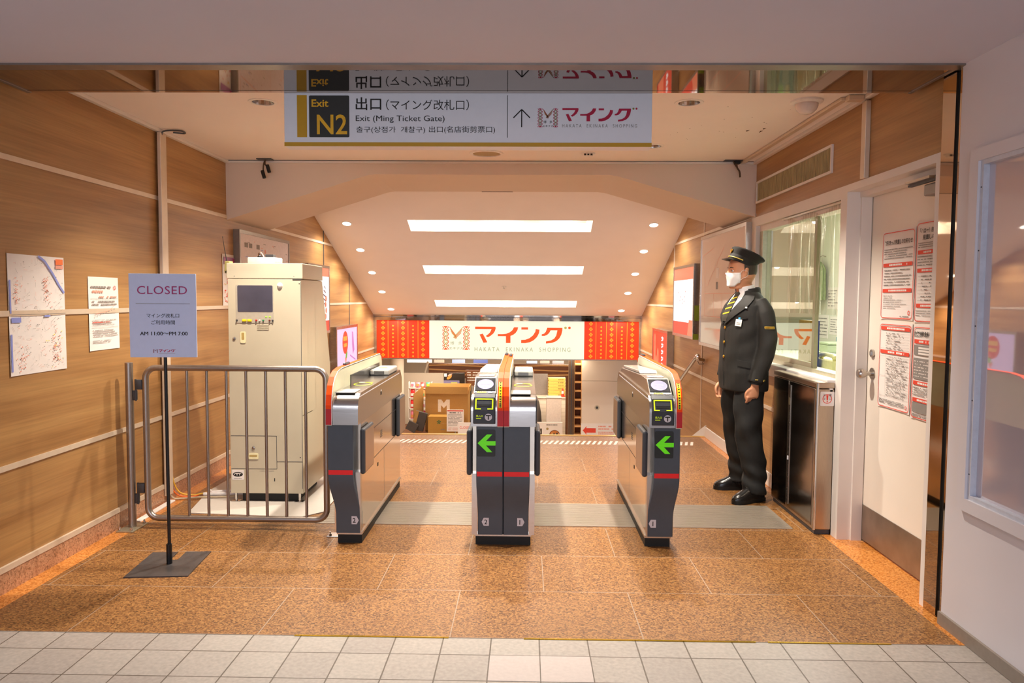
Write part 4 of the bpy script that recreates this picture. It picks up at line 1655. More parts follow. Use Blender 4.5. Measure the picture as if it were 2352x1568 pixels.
for k in range(60):
    u, v = rp_.uniform(.02, .27), rp_.uniform(.02, .30)
    g.rect(fr, u, v, u + rp_.uniform(.01, .03), v + rp_.uniform(.004, .012), rp_.choice((M_PINK, M_PINK, M_YEL, M_RED)), D)
lab(g.build('print', pp), 'purple and red print')

# vertical ducts
t = thing('wall_duct', 'cream vertical cable duct on the left wood wall', 'cable duct', (-2.435, 4.93, 0))
G().box(XL + .016, 4.885, .05, XL + .040, 4.965, 2.475, M_RAIL, .003).build('duct_cover', t)
g = G()
g.tube(smooth_path([(-2.415, 4.91, 2.46), (-2.40, 4.905, 2.482), (-2.35, 4.91, 2.490), (-2.29, 4.93, 2.490), (-2.30, 5.0, 2.490), (-2.37, 4.98, 2.491)]), .0055, M_DGREY, 8)
lab(g.build('cable_end', t), 'dark cable looping over to the ceiling')
t = thing('wall_duct', 'cream cable duct over the white door frame', 'cable duct', (1.82, 4.09, 2.06))
g = G()
g.box(1.812, 4.065, 2.058, XR, 4.115, 2.47, M_RAIL, .003)
g.box(1.72, 4.065, 2.470, XR - .036, 4.115, 2.498, M_RAIL, .004)
g.build('duct_cover', t)
G().box(1.70, 4.115, 2.480, 1.735, 6.0, 2.498, M_RAIL, .003).build('ceiling_run', t)

# framed board and light boxes on the left
M_ALF = pm('dark aluminium frame', '#8a8076', 0.32, metal=0.8)
M_POSTER = pm('pale poster', '#e2d6d6', 0.5)


def framed(name, label, cat, fr, w, h, depth, fw, mf, inner, draw=None, part='poster'):
    """frame with real depth standing off the wall, flat picture inside"""
    t = thing(name, label, cat, fr.p(w / 2, h / 2, 0))
    g = G()
    g.prism(fr, [(0, 0), (w, 0), (w, fw), (0, fw)], .0008, depth, mf)
    g.prism(fr, [(0, h - fw), (w, h - fw), (w, h), (0, h)], .0008, depth, mf)
    g.prism(fr, [(0, fw), (fw, fw), (fw, h - fw), (0, h - fw)], .0008, depth, mf)
    g.prism(fr, [(w - fw, fw), (w, fw), (w, h - fw), (w - fw, h - fw)], .0008, depth, mf)
    g.build('frame', t)
    g = G()
    g.prism(fr, [(fw, fw), (w - fw, fw), (w - fw, h - fw), (fw, h - fw)], .0008, depth - .006, inner)
    o = g.build(part, t)
    if draw:
        g = G()
        draw(g, fr, w, h, depth - .006)
        g.build('print', o)
    return t


def d_map(g, fr, w, h, d):
    for k in range(70):
        u, v = rp_.uniform(.06, w - .1), rp_.uniform(.08, h - .08)
        g.rect(fr, u, v, u + rp_.uniform(.02, .07), v + .005, rp_.choice((M_GREYINK, M_PINK, M_GREYINK, M_BLUE)), d + .001)
    g.frame(fr, .08, .1, w * .62, h * .7, .004, M_PINK, d + .001)
    g.line(fr, (.1, h * .55), (w * .85, h * .62), .006, M_PINK, d + .0012)
    for u in (.12, .22, .40):
        g.rect(fr, u, h - .14, u + .08, h - .10, M_GREYINK, d + .001)
    g.disc(fr, .62, h - .15, .02, M_PINK, d + .001)


framed('framed_board', 'framed pale notice board on the left wall above the beige cabinet', 'notice board', f_left(XL, 6.17, .98), 1.31, .98, .055, .028, M_ALF, M_POSTER, d_map)
M_LWHITE = glow('lit white poster', '#ffffff', 1.1)
M_LSKIN = glow('lit salmon print', '#ff8a66', 0.9)
M_LREDP = glow('lit red print', '#f04a30', 0.85)
M_LPINK = glow('lit pink poster', '#f2d0f4', 1.0)
M_LMAG = glow('lit magenta print', '#d890d8', 0.8)
M_LGRN = glow('lit green print', '#70c040', 0.8)
M_LGOLD = glow('lit gold print', '#ffc848', 0.9)
M_LDK = glow('lit dark print', '#906070', 0.5)


def d_ad1(g, fr, w, h, d):
    g.rect(fr, .03, h - .13, w - .03, h - .03, M_LSKIN, d + .001)
    g.rect(fr, .03, .03, w - .03, .15, M_LREDP, d + .001)
    for k in range(5):
        a = .5 + .5 * k
        g.line(fr, (w * .72 + .03 * math.cos(a * 2), h - .24 - .05 * k), (w * .78 + .03 * math.sin(a), h - .27 - .05 * k), .018, M_LDK, d + .001)
    for k in range(4):
        g.disc(fr, w * .80 + .02 * (k % 2), .20 + .07 * k, .035, M_LSKIN, d + .001, n=16)
    g.rect(fr, .08, h - .25, .25, h - .17, M_LGRY, d + .001)


def d_ad2(g, fr, w, h, d):
    g.disc(fr, w * .40, h * .62, .15, M_LREDP, d + .001, rv=.15)
    for k in range(4):
        g.rect(fr, w * .40 - .10 + .05 * k, h * .66, w * .40 - .065 + .05 * k, h * .76, M_LGOLD, d + .0015)
        g.rect(fr, w * .40 - .08 + .045 * k, h * .52, w * .40 - .05 + .045 * k, h * .60, M_LGOLD, d + .0015)
    g.poly(fr, [(w * .42, h * .36), (w * .50, h * .42), (w * .47, h * .26), (w * .40, h * .24)], M_LGRN, d + .0015)
    g.poly(fr, [(w * .38, h * .28), (w * .46, h * .26), (w * .42, h * .10)], M_LSKIN, d + .0015)
    g.poly(fr, [(w * .72, h * .85), (w * .78, h * .82), (w * .84, h * .40), (w * .76, h * .30), (w * .72, h * .55)], M_LMAG, d + .001)
    g.line(fr, (w * .62, h * .3), (w * .9, h * .15), .02, M_LMAG, d + .001)


framed('light_box', 'lit white advertising box behind the beige cabinet', 'light box', f_left(XL, 8.05, .97), .88, .80, .075, .03, M_STEEL, M_LWHITE, d_ad1, 'lit_panel')
framed('light_box', 'low lit pink advertising box with a red round print', 'light box', f_left(XL, 9.17, .45), 1.16, .575, .09, .035, M_STEEL, M_LPINK, d_ad2, 'lit_panel')

# ---- right wall boards
M_GLB = pm('glossy board face', '#dfcfc4', 0.06, spec=0.9, var=0.02, scale=2)


def d_plan(g, fr, w, h, d):
    for (p, q) in (((.2, .3), (1.3, .3)), ((.2, .3), (.2, .85)), ((.2, .52), (1.3, .52)), ((.55, .3), (.55, .52)), ((.85, .3), (.85, .52)), ((.3, .6), (.9, .95)), ((.1, .9), (.5, .95))):
        g.line(fr, p, q, .004, M_PINK, d + .0006)
    g.rect(fr, .62, .66, .72, .76, M_PAPER, d + .0006)
    g.rect(fr, .62, .56, .70, .63, M_GREYINK, d + .0006)


framed('framed_board', 'glazed framed plan on the right wall behind the attendant', 'notice board', f_right(XR - .008, 7.66, .935), 1.57, 1.095, .05, .03, M_STEEL, M_GLB, d_plan)


def d_ad3(g, fr, w, h, d):
    g.rect(fr, .03, h - .16, w - .03, h - .03, M_LSKIN, d + .001)
    g.rect(fr, .03, .03, w - .03, .17, M_LREDP, d + .001)
    g.poly(fr, [(w - .30, .03), (w - .03, .03), (w - .03, .20), (w - .22, .20)], M_LSKIN, d + .0015)
    for (u, v) in ((.32, .50), (.42, .45), (.52, .42), (.50, .38), (.62, .45), (.66, .51), (.60, .40), (.38, .41)):
        g.disc(fr, u, v, .011, M_LREDP, d + .0015, n=10)


def d_ad4(g, fr, w, h, d):
    g.rect(fr, .035, .035, w - .035, h - .035, M_LREDP, d + .0006)
    for (u, hh) in ((.18, .40), (.42, .22), (.30, .12)):
        g.disc(fr, u, hh, .06, M_LSKIN, d + .001, rv=.09)
        g.rect(fr, u - .06, .035, u + .06, hh, M_LSKIN, d + .001)
    for k in range(5):
        v = h - .11 - .085 * k
        g.rect(fr, .66, v, .80, v + .018, M_LWHITE, d + .0015)
        g.rect(fr, .71, v - .035, .735, v + .03, M_LWHITE, d + .0015)
        g.line(fr, (.66, v - .03), (.79, v - .01), .014, M_LWHITE, d + .0015)


t1 = framed('light_box', 'lit white and red advertising box on the right stair wall', 'light box', f_right(XR, 8.90, .975), 1.08, .80, .085, .03, M_STEEL, M_LWHITE, d_ad3, 'lit_panel')
M_GST = pm('green sticker', '#9ab83a', 0.5)
g = G()
fe = F((XR - .085, 7.82, .975), (1, 0, 0), (0, 0, 1))
g.rect(fe, .012, .20, .060, .36, M_GST, .001)
lab(g.build('green_sticker', t1), 'long green sticker on the box edge')
g = G()
g.rect(fe, .002, .0, .060, .06, M_GST, .001)
lab(g.build('green_sticker', t1), 'green sticker at the box corner')
framed('light_box', 'low lit red advertising box with white vertical letters', 'light box', f_right(XR, 10.30, .44), 1.08, .56, .085, .03, M_STEEL, M_LREDP, d_ad4, 'lit_panel')

# handrail down the stair
t = thing('handrail', 'steel handrail descending along the right stair wall', 'handrail', (1.76, 7.6, .8))
sl = -.3686
g = G()
pts = [(1.83, 7.62, .775), (1.775, 7.60, .785), (1.762, 7.64, .80)] + [(1.762, 7.7 + .3 * i, .79 + sl * .3 * i * 1.15) for i in range(13)]
g.tube(pts, .019, M_STEEL, 14)
g.build('rail', t)
g = G()
g.lathe((1.762, 7.60, .815), (.0, -1, 0), [(.0, .034), (.018, .03), (.026, .012), (.026, -.02), (.02, -.03)], M_CHROME, 18)
lab(g.build('rail_end', t), 'chrome end cap')
g = G()
g.tube([(1.762, 7.66, .785), (1.79, 7.66, .73), (1.838, 7.66, .735)], .007, M_STEEL, 10)
g.build('bracket', t)
G().tube([(1.762, 9.46, .10), (1.79, 9.46, .04), (1.838, 9.46, .045)], .007, M_STEEL, 10).build('bracket', t)

# ================================================================== RIGHT: VENT, DOOR PAPERS, STEEL BOX
t = thing('vent_grille', 'cream framed ventilation grille high on the right wood wall', 'vent', (XR, 5.27, 2.25))
fr = f_right(XR, 6.005, 2.163)
g = G()
w, h, fw = 1.465, .172, .016
g.prism(fr, [(0, 0), (w, 0), (w, fw), (0, fw)], .0005, .014, M_WHITE)
g.prism(fr, [(0, h - fw), (w, h - fw), (w, h), (0, h)], .0005, .014, M_WHITE)
g.prism(fr, [(0, fw), (fw, fw), (fw, h - fw), (0, h - fw)], .0005, .014, M_WHITE)
g.prism(fr, [(w - fw, fw), (w, fw), (w, h - fw), (w - fw, h - fw)], .0005, .014, M_WHITE)
g.build('frame', t)
g = G()
M_DUST = pm('dusty filter cloth', '#a8986f', 0.9, var=0.28, scale=9, stretch=(1, 6, .6))
g.prism(fr, [(fw, fw), (w - fw, fw), (w - fw, h - fw), (fw, h - fw)], .0005, .003, M_DUST)
for i in range(60):
    u = fw + (w - 2 * fw) * (i + .5) / 60
    g.prism(fr, [(u - .004, fw), (u + .004, fw), (u + .004, h - fw), (u - .004, h - fw)], .003, .007, M_DUST)
lab(g.build('grille', t), 'dusty beige louvres')


M_GREYINK2 = pm('small grey print', '#847e79', 0.7, var=0.05)


def door_paper(name, label, y0, y1, z0, z1, draw):
    fr = f_right(1.9695, y1, z0)
    w, h = y1 - y0, z1 - z0
    t, pp = sheet(name, label, 'notice', fr, w, h)
    g = G()
    n = 6
    for (a, b) in zip(rrect(.008, .008, w - .008, h - .012, .02), rrect(.008, .008, w - .008, h - .012, .02)[1:] + rrect(.008, .008, w - .008, h - .012, .02)[:1]):
        g.line(fr, a, b, .004, M_RED, D)
    draw(g, fr, w, h)
    lab(g.build('print', pp), 'red bordered print')


def bar(g, fr, w, v, hh=.020, tx=True):
    g.rect(fr, .020, v, w - .020, v + hh, M_RED, D)
    if tx:
        g.para(fr, w * .25, v + hh * .2, w * .8, v + hh * .8, 1, M_PAPER, D + .0006, h=.8, rag=0, rnd=rp_)


def dp1(g, fr, w, h):
    g.text(fr, '割引きっぷ見直しのお知らせ', .03, h - .078, w - .025, h - .052, M_INK, D, bold=.02)
    g.para(fr, .025, h - .155, w - .02, h - .095, 5, M_GREYINK2, D, h=.35, rnd=rp_)
    bar(g, fr, w, h - .195)
    g.para(fr, .03, h - .30, w - .03, h - .205, 6, M_GREYINK2, D, h=.32, rag=.8, rnd=rp_)
    bar(g, fr, w, h - .332)
    g.para(fr, .03, .055, w - .07, h - .345, 7, M_GREYINK2, D, h=.28, rag=.8, rnd=rp_)
    g.ring(fr, w - .04, .038, .012, .004, M_RED, D)
    g.para(fr, w * .62, .014, w - .03, .024, 1, M_GREYINK, D, rnd=rp_)


def dp2(g, fr, w, h):
    g.text(fr, '「ハロー！自由時間', .035, h - .062, w - .004, h - .036, M_INK, D, bold=.02)
    g.text(fr, '見直しのお知', .060, h - .095, w - .004, h - .069, M_INK, D, bold=.02)
    g.para(fr, .02, h - .135, w - .01, h - .105, 3, M_GREYINK2, D, h=.4, rag=0, rnd=rp_)
    bar(g, fr, w + .02, h - .165)
    g.para(fr, .02, h - .225, w - .02, h - .17, 4, M_GREYINK2, D, h=.35, rnd=rp_)
    bar(g, fr, w + .02, h - .255)
    for k in range(8):
        g.rect(fr, .03, h - .275 - k * .017, w - .02, h - .274 - k * .017, M_GREYINK, D)
    g.para(fr, .06, h - .40, w - .03, h - .265, 8, M_GREYINK2, D, h=.3, rag=.7, fill=.5, rnd=rp_)
    bar(g, fr, w + .02, h - .43)
    g.para(fr, .02, .03, w - .02, h - .44, 3, M_GREYINK2, D, h=.3, rnd=rp_)


def dp3(g, fr, w, h):
    bar(g, fr, w, h - .042)
    for k in range(7):
        g.rect(fr, .075 if k < 6 else .022, h - .058 - k * .014, w - .022, h - .0572 - k * .014, M_GREYINK, D)
    g.para(fr, .08, h - .145, w - .06, h - .052, 7, M_GREYINK2, D, h=.35, rag=.5, fill=.6, rnd=rp_)
    bar(g, fr, w, h - .17)
    for k in range(17):
        g.rect(fr, .085 if k % 8 else .022, h - .185 - k * .0135, w - .022, h - .1842 - k * .0135, M_GREYINK, D)
    g.para(fr, .09, h - .40, w - .03, h - .178, 17, M_GREYINK2, D, h=.35, rag=.3, fill=.6, rnd=rp_)
    for u in (.08, w * .58, w * .80):
        g.rect(fr, u, .055, u + .001, h - .18, M_GREYINK, D)
    g.para(fr, .022, .024, w - .05, .050, 3, M_GREYINK2, D, h=.5, rnd=rp_)
    g.ring(fr, w - .035, .03, .010, .0035, M_RED, D)


def dp4(g, fr, w, h):
    g.text(fr, '在来線特急料金の見', .015, h - .058, w - .004, h - .030, M_INK, D, bold=.02)
    bar(g, fr, w + .02, h - .092)
    g.rect(fr, .018, h - .150, w - .004, h - .100, M_GREYINK, D)
    for k in range(3):
        g.rect(fr, .06, h - .118 - k * .014, w - .008, h - .109 - k * .014, M_PAPER, D + .0004)
    g.rect(fr, .018, h - .27, w - .004, h - .165, M_GREYINK, D)
    for k in range(6):
        g.para(fr, .025, h - .26 + k * .015, w - .02, h - .252 + k * .015, 1, M_PAPER, D + .0004, fill=.7, rnd=rp_)
    bar(g, fr, w + .02, h - .30)
    g.para(fr, .02, h - .355, w - .02, h - .308, 4, M_GREYINK2, D, h=.4, rnd=rp_)
    bar(g, fr, w + .02, h - .385)
    g.rect(fr, .018, .035, w - .004, .085, M_GREYINK, D)
    g.para(fr, .02, .012, w - .02, .03, 2, M_GREYINK2, D, rnd=rp_)


door_paper('door_notice', 'upper left notice on the white door, two plain red bars', 3.800, 4.145, 1.298, 1.775, dp1)
door_paper('door_notice', 'upper right notice on the white door, cut by the frame', 3.560, 3.790, 1.290, 1.795, dp2)
door_paper('door_notice', 'lower left notice on the white door, filled with a long table', 3.800, 4.145, .815, 1.282, dp3)
door_paper('door_notice', 'lower right notice on the white door, with grey blocks', 3.560, 3.790, .805, 1.278, dp4)

M_SBOX = pm('mirror-brushed box steel', '#8f857a', 0.16, metal=1.0, var=0.08, scale=14, stretch=(1, 1, 25))
M_SBOXF = pm('box end steel', '#b5a493', 0.32, metal=1.0, var=0.06, scale=20, stretch=(20, 20, 1))
t = thing('steel_box', 'stainless steel box below the office window', 'steel box', (1.78, 4.76, 0))
g = G()
g.box(1.722, 4.385, .03, 1.828, 5.14, .875, M_SBOXF, .006)
g.box(1.735, 4.40, 0, 1.828, 5.13, .03, M_DGREY)
g.build('box_body', t)
g = G()
g.box(1.719, 4.380, .878, 1.828, 5.145, .915, M_SBOXF, .008)
g.build('top_cap', t)
for (ya, yb) in ((4.415, 4.825), (4.85, 5.128)):
    g = G()
    g.box(1.7195, ya, .05, 1.7225, yb, .872, M_SBOX)
    d_ = g.build('door', t)
    if ya < 4.5:
        g = G()
        g.box(1.7155, 4.795, .07, 1.7195, 4.835, .85, M_STEEL, .001)
        lab(g.build('edge_strip', d_), 'bright steel edge strip')
        g = G()
        g.box(1.712, 4.805, .72, 1.7155, 4.822, .765, pm('bronze lock', '#7a6a50', 0.35, metal=0.8))
        g.box(1.712, 4.808, .36, 1.7155, 4.819, .385, M_TAG)
        g.build('lock', d_)
g = G()
g.cyl((1.727, 4.386, .03), (1.727, 4.386, .91), .009, M_CHROME, 16)
lab(g.build('corner_rod', t), 'bright rounded corner')
fr = f_front(1.742, 4.384, .775)
g = G()
g.prism(fr, rrect(0, 0, .082, .085, .006), .0012, .002, M_PAPER)
g.ring(fr, .041, .042, .028, .004, M_RED, .0026)
g.poly(fr, [(.037, .034), (.045, .034), (.047, .064), (.035, .064)], M_RED, .0026)
g.disc(fr, .041, .026, .004, M_RED, .0026, n=12)
g.text(fr, '注', .016, .058, .030, .072, M_INK, .003)
g.text(fr, '意', .052, .058, .066, .072, M_INK, .003)
g.text(fr, 'に', .052, .036, .062, .050, M_INK, .003)
g.text(fr, '足', .018, .036, .032, .050, M_INK, .003)
lab(g.build('caution_sticker', t), 'white sticker with red circle and exclamation mark')

# ================================================================== VINYL CURTAIN AND OFFICE
M_VINYL = glass('clear vinyl', (0.96, 0.94, 0.91), 0.08, 0.93, 0.85)
M_VINYL.name = 'clear vinyl'
rv = random.Random(5)
g = G()
nu, nv = 90, 40
va, vb = 4.43, 5.32
vs, fs = [], []
for j in range(nv + 1):
    v = j / nv
    for i in range(nu + 1):
        u = i / nu
        y = vb - (vb - va) * u
        z = 1.975 - .665 * v
        fold = .010 * math.sin(u * 31 + 1.3 * math.sin(v * 3)) + .006 * math.sin(u * 73 + v * 2) + .008 * math.sin(u * 11 - v * 2.2)
        top = math.exp(-v * 9)
        sag = top * (.035 * math.sin(u * math.pi * 2.2) ** 2)
        x = 1.853 + (.25 + .75 * min(1, v * 3)) * fold * .9 - top * .008 * math.sin(u * 150)
        vs.append((x, y, z - sag))
for j in range(nv):
    for i in range(nu):
        a = j * (nu + 1) + i
        fs.append([a, a + 1, a + nu + 2, a + nu + 1])
g.add(vs, fs, M_VINYL, True)
t = thing('vinyl_curtain', 'clear wrinkled vinyl sheet hung across the office window', 'curtain', (1.855, 4.87, 1.98))
g.build('sheet', t)
g = G()
g.box(1.842, 4.40, 1.968, 1.852, 5.40, 1.982, pm('clear tape', '#cdbfa8', 0.25), .002)
lab(g.build('tape_strip', t), 'tape strip along the top edge')

t = thing('desk', 'pale counter desk inside the office', 'desk', (2.6, 6.0, 0))
M_DESK = pm('desk top', '#d8dcc0', 0.4)
G().box(1.995, 4.30, .855, 3.30, 7.60, .885, M_DESK, .004).build('desk_top', t)
G().box(2.02, 4.32, 0.0, 3.25, 4.35, .855, M_DESK).build('side_panel', t)
G().box(2.02, 7.55, 0.0, 3.25, 7.58, .855, M_DESK).build('side_panel', t)
t = thing('telephone', 'pale yellow desk telephone inside the office window', 'telephone', (2.25, 5.45, .885))
M_TEL = pm('pale yellow plastic', '#e6e2b0', 0.4)
g = G()
g.prism(F((0, 5.25, 0), (1, 0, 0), (0, 0, 1)), [(2.16, .8855), (2.40, .8855), (2.40, .925), (2.24, .965), (2.16, .970)], 0, -.30, M_TEL, bev=.006)
tb = g.build('phone_base', t)
g = G()
for i in range(4):
    for j in range(3):
        y, x = 5.30 + j * .045, 2.27 + i * .030
        z = .925 + (2.40 - x) * .25 + .002
        g.box(x - .009, y - .014, z - .004, x + .009, y + .014, z + .004, M_PAPER)
g.build('keypad', tb)
g = G()
g.tube([(2.195, 5.27, .985), (2.195, 5.30, 1.0), (2.195, 5.40, 1.006), (2.195, 5.50, 1.0), (2.195, 5.53, .985)], [.024, .020, .014, .020, .024], M_TEL, 12)
g.build('handset', t)
t = thing('tablet', 'dark flat tablet lying on the office desk', 'tablet', (2.9, 6.95, .885))
G().box(2.74, 6.65, .886, 3.02, 7.25, .896, M_BLACKG, .003).build('tablet_body', t)
G().box(2.76, 6.68, .8961, 3.00, 7.22, .8966, pm('tablet glass', '#33383a', 0.08)).build('screen', t)
for (x, c, lb) in ((2.125, pm('navy binder', '#2b3a8a', 0.4), 'navy ring binder standing at the office window'), (2.101, M_PAPER, 'white binder between the navy and mustard ones'), (2.077, pm('mustard binder', '#c9a24a', 0.5), 'mustard binder standing at the office window')):
    t = thing('binder', lb, 'binder', (x, 5.53, .885), 'binders at the office window')
    g = G()
    g.box(x - .011, 5.42, .8855, x + .011, 5.64, 1.25, c, .003)
    g.build('cover', t)
    g = G()
    g.box(x - .008, 5.4165, .892, x + .008, 5.42, 1.24, c)
    g.build('spine_label', t)
t = thing('document_tray', 'blue-grey document tray with papers on the office desk', 'tray', (2.85, 6.2, .885))
M_TRAY = pm('tray plastic', '#8f9ac0', 0.4)
g = G()
g.box(2.68, 5.95, .8855, 3.02, 6.45, .893, M_TRAY)
g.box(2.68, 5.95, .893, 2.69, 6.45, .935, M_TRAY)
g.box(3.01, 5.95, .893, 3.02, 6.45, .935, M_TRAY)
g.box(2.69, 6.44, .893, 3.01, 6.45, .935, M_TRAY)
g.build('tray_shell', t)
G().box(2.70, 5.96, .8935, 3.0, 6.43, .915, M_PAPER, .002).build('papers', t)
t = thing('cash_box', 'grey green box at the back of the office desk', 'box', (3.1, 7.35, .885))
G().box(2.95, 7.28, .8855, 3.22, 7.5, .96, pm('grey green', '#8c977c', 0.45), .008).build('box_body', t)
G().box(2.948, 7.275, .961, 3.222, 7.505, .985, pm('grey green', '#8c977c', 0.45), .008).build('lid', t)
# papers pinned inside
fo = f_right(3.38, 9.0, 0)
ro = random.Random(9)
for (u0, z0, w, h, c, lb) in ((.36, .97, .30, .26, M_PAPER, 'pale timetable sheet pinned lowest to the office wall'),
                              (.70, 1.02, .24, .20, M_PAPER, 'second pale sheet pinned to the office wall'),
                              (.88, .98, .09, .10, pm('teal paper', '#4aa0a4', 0.6), 'small teal sheet pinned to the office wall'),
                              (.62, 1.30, .30, .24, M_PAPER, 'upper pale sheet pinned to the office wall')):
    if lb.startswith('small teal'):
        z0 = .90
    t = thing('pinned_sheet', lb, 'notice', fo.p(u0 + w / 2, z0, .002), 'sheets in the office')
    g = G()
    g.prism(fo, [(u0, z0), (u0 + w, z0), (u0 + w, z0 + h), (u0, z0 + h)], .0005, .002, c)
    g.build('paper', t)
    g = G()
    g.para(fo, u0 + .02, z0 + .02, u0 + w - .02, z0 + h - .02, 6, M_GREYINK, .003, h=.3, rnd=ro)
    g.build('print', t)
t = thing('hanging_coat', 'dark green coat hanging inside the office', 'coat', (3.30, 8.46, 1.85))
g = G()
prof = [(1.83, .02, .03), (1.79, .035, .10), (1.74, .045, .15), (1.60, .05, .15), (1.48, .055, .16), (1.40, .05, .16)]
M_COAT = pm('dark green cloth', '#7d8a66', 0.8, var=0.12)
g.loft([[Vector((3.305 + a * math.cos(2 * math.pi * i / 20), 8.46 + b * math.sin(2 * math.pi * i / 20) * (1 + .15 * math.sin(i * 2)), z)) for i in range(20)] for z, a, b in prof], M_COAT)
g.build('coat_body', t)
g = G()
g.tube([(3.305, 8.46, 1.83), (3.305, 8.46, 1.88), (3.34, 8.46, 1.90), (3.378, 8.46, 1.89)], .005, M_STEEL, 8)
g.build('hook', t)

# ================================================================== CEILING FITTINGS
M_CUP = pm('downlight reflector', '#d8d2cc', 0.12, metal=1.0)
M_BULB = glow('downlight bulb', '#ffe9cf', 14.0)
M_TRIM = pm('white fitting', '#f0ebe6', 0.4)
proto = thing('downlight', '', 'downlight', (0, 0, ZC), 'downlights over the gates')
g = G()
g.lathe((0, 0, ZC), (0, 0, -1), [(RC - .001, -.002), (RC, .004), (RC + .018, .003), (RC + .020, .0005)], M_TRIM, 32)
g.build('trim_ring', proto)
g = G()
vs, fs = [], []
prof = [(RC - .001, -.001), (RC - .004, .02), (RC - .010, .05), (RC - .020, .08), (.030, .10), (.0001, .102)]
n = 24
for j, (r, h) in enumerate(prof):
    for i in range(n):
        rr_ = r * (1.0 if i % 2 else .96)
        a = 2 * math.pi * i / n
        vs.append((rr_ * math.cos(a), rr_ * math.sin(a), ZC + h))
for j in range(len(prof) - 1):
    for i in range(n):
        fs.append([j * n + i, (j + 1) * n + i, (j + 1) * n + (i + 1) % n, j * n + (i + 1) % n])
g.add(vs, fs, M_CUP)
lab(g.build('reflector', proto), 'faceted silver reflector')
g = G()
g.lathe((0, 0, ZC + .10), (0, 0, -1), [(.020, 0), (.026, .015), (.024, .03), (.014, .042), (0, .045)], M_BULB, 18)
g.build('bulb', proto)
names = {-1.5: 'left', -.30: 'middle', .905: 'right'}
for i, (x, y) in enumerate(DOWN):
    o = proto if i == 0 else copy_tree(proto)
    o.location = (x, y, ZC)
    o['label'] = 'silver downlight, the %s one of the %s row over the gates' % (names[x], 'front' if y < 5 else 'rear')
# slope downlights
M_LENS = glow('stair downlight lens', '#fff4e2', 6.0)
proto = thing('stair_downlight', '', 'downlight', (0, 0, 0), 'downlights in the sloping ceiling')
g = G()
g.lathe((0, 0, 0), (0, 0, -1), [(.060, 0), (.060, .005), (.051, .006), (.050, .002)], M_TRIM, 28)
g.build('trim_ring', proto)
g = G()
g.lathe((0, 0, 0), (0, 0, -1), [(.050, .002), (.045, .007), (.028, .012), (0, .014)], M_LENS, 24)
lab(g.build('lens', proto), 'glowing round lens')
tilt = math.atan(.3686)
od = ('first', 'second', 'third', 'fourth', 'fifth')
for i, (x, y) in enumerate(SLOPE_DL):
    o = proto if i == 0 else copy_tree(proto)
    o.location = Vector((x, y, slope_z(y))) - SLOPE_N * .0005
    o.rotation_euler = (-tilt, 0, 0)
    o['label'] = 'glowing downlight in the sloping ceiling, %s from the top on the %s' % (od[i // 2], 'left' if x < 0 else 'right')
# sunk troughs
M_TROUGH = pm('trough white', '#f4ece0', 0.6)
M_GLOWT = glow('fluted trough diffuser', '#fff2dc', 0.25)
for q, (ya, yb) in enumerate(COVES):
    t = thing('ceiling_trough', 'glowing sunk trough, %s in the sloping ceiling' % ('topmost', 'the middle of three', 'lowest')[q], 'ceiling light', sp(-.31, (ya + yb) / 2), 'ceiling troughs')
    g = G()
    x0, x1, dp = -1.39, .765, .13
    c = [sp(x0, ya), sp(x1, ya), sp(x1, yb), sp(x0, yb)]
    d = [sp(x0 + .05, ya + .01, dp), sp(x1 - .05, ya + .01, dp), sp(x1 - .05, yb + .02, dp), sp(x0 + .05, yb + .02, dp)]
    vs = c + d
    g.add(vs, [[0, 1, 5, 4], [1, 2, 6, 5], [2, 3, 7, 6], [3, 0, 4, 7], [4, 5, 6, 7]], M_TROUGH)
    g.build('trough', t)
    for lx in (-1.05, -.31, .43):
        g = G()
        c0 = sp(lx, ya + .045, .075)
        g.cyl(c0 - Vector((.06, 0, 0)), c0 + Vector((.06, 0, 0)), .014, M_TRIM, 12)
        lab(g.build('lamp_holder', t), 'white lamp holder inside the trough')

t = thing('ceiling_speaker', 'round beige loudspeaker in the ceiling between two downlights', 'loudspeaker', (-.31, 5.70, ZC))
g = G()
g.lathe((-.31, 5.70, ZC), (0, 0, -1), [(.128, 0), (.126, .008), (.108, .010), (.106, .004)], M_TRIM, 36)
g.build('trim_ring', t)
g = G()
g.lathe((-.31, 5.70, ZC), (0, 0, -1), [(.106, .004), (.06, .007), (0, .008)], pm('beige speaker mesh', '#b09a72', 0.7, var=0.1, scale=300), 32)
lab(g.build('mesh_cover', t), 'beige mesh cover')
t = thing('smoke_detector', 'small white detector with dark slots in the ceiling', 'detector', (.46, 5.70, ZC))
g = G()
g.lathe((.46, 5.70, ZC), (0, 0, -1), [(.055, 0), (.054, .006), (.040, .010), (.036, .022), (0, .026)], M_TRIM, 28)
g.build('detector_body', t)
g = G()
for k in (-1, 0, 1):
    g.box(.46 + k * .024 - .007, 5.660, ZC - .021, .46 + k * .024 + .007, 5.668, ZC - .009, M_INK)
g.build('slots', t)
t = thing('dome_sensor', 'white dome sensor on the ceiling beside the right wall', 'sensor', (1.545, 4.20, ZC))
g = G()
g.lathe((1.545, 4.20, ZC), (0, 0, -1), [(.088, 0), (.086, .010), (.070, .018), (.062, .018)], M_TRIM, 36)
g.build('dome_base', t)
g = G()
g.lathe((1.545, 4.20, ZC), (0, 0, -1), [(.062, .016), (.061, .030), (.053, .050), (.036, .066), (.016, .073), (0, .074)], pm('milky dome', '#e4d4ca', 0.2), 30)
lab(g.build('dome', t), 'milky dome')
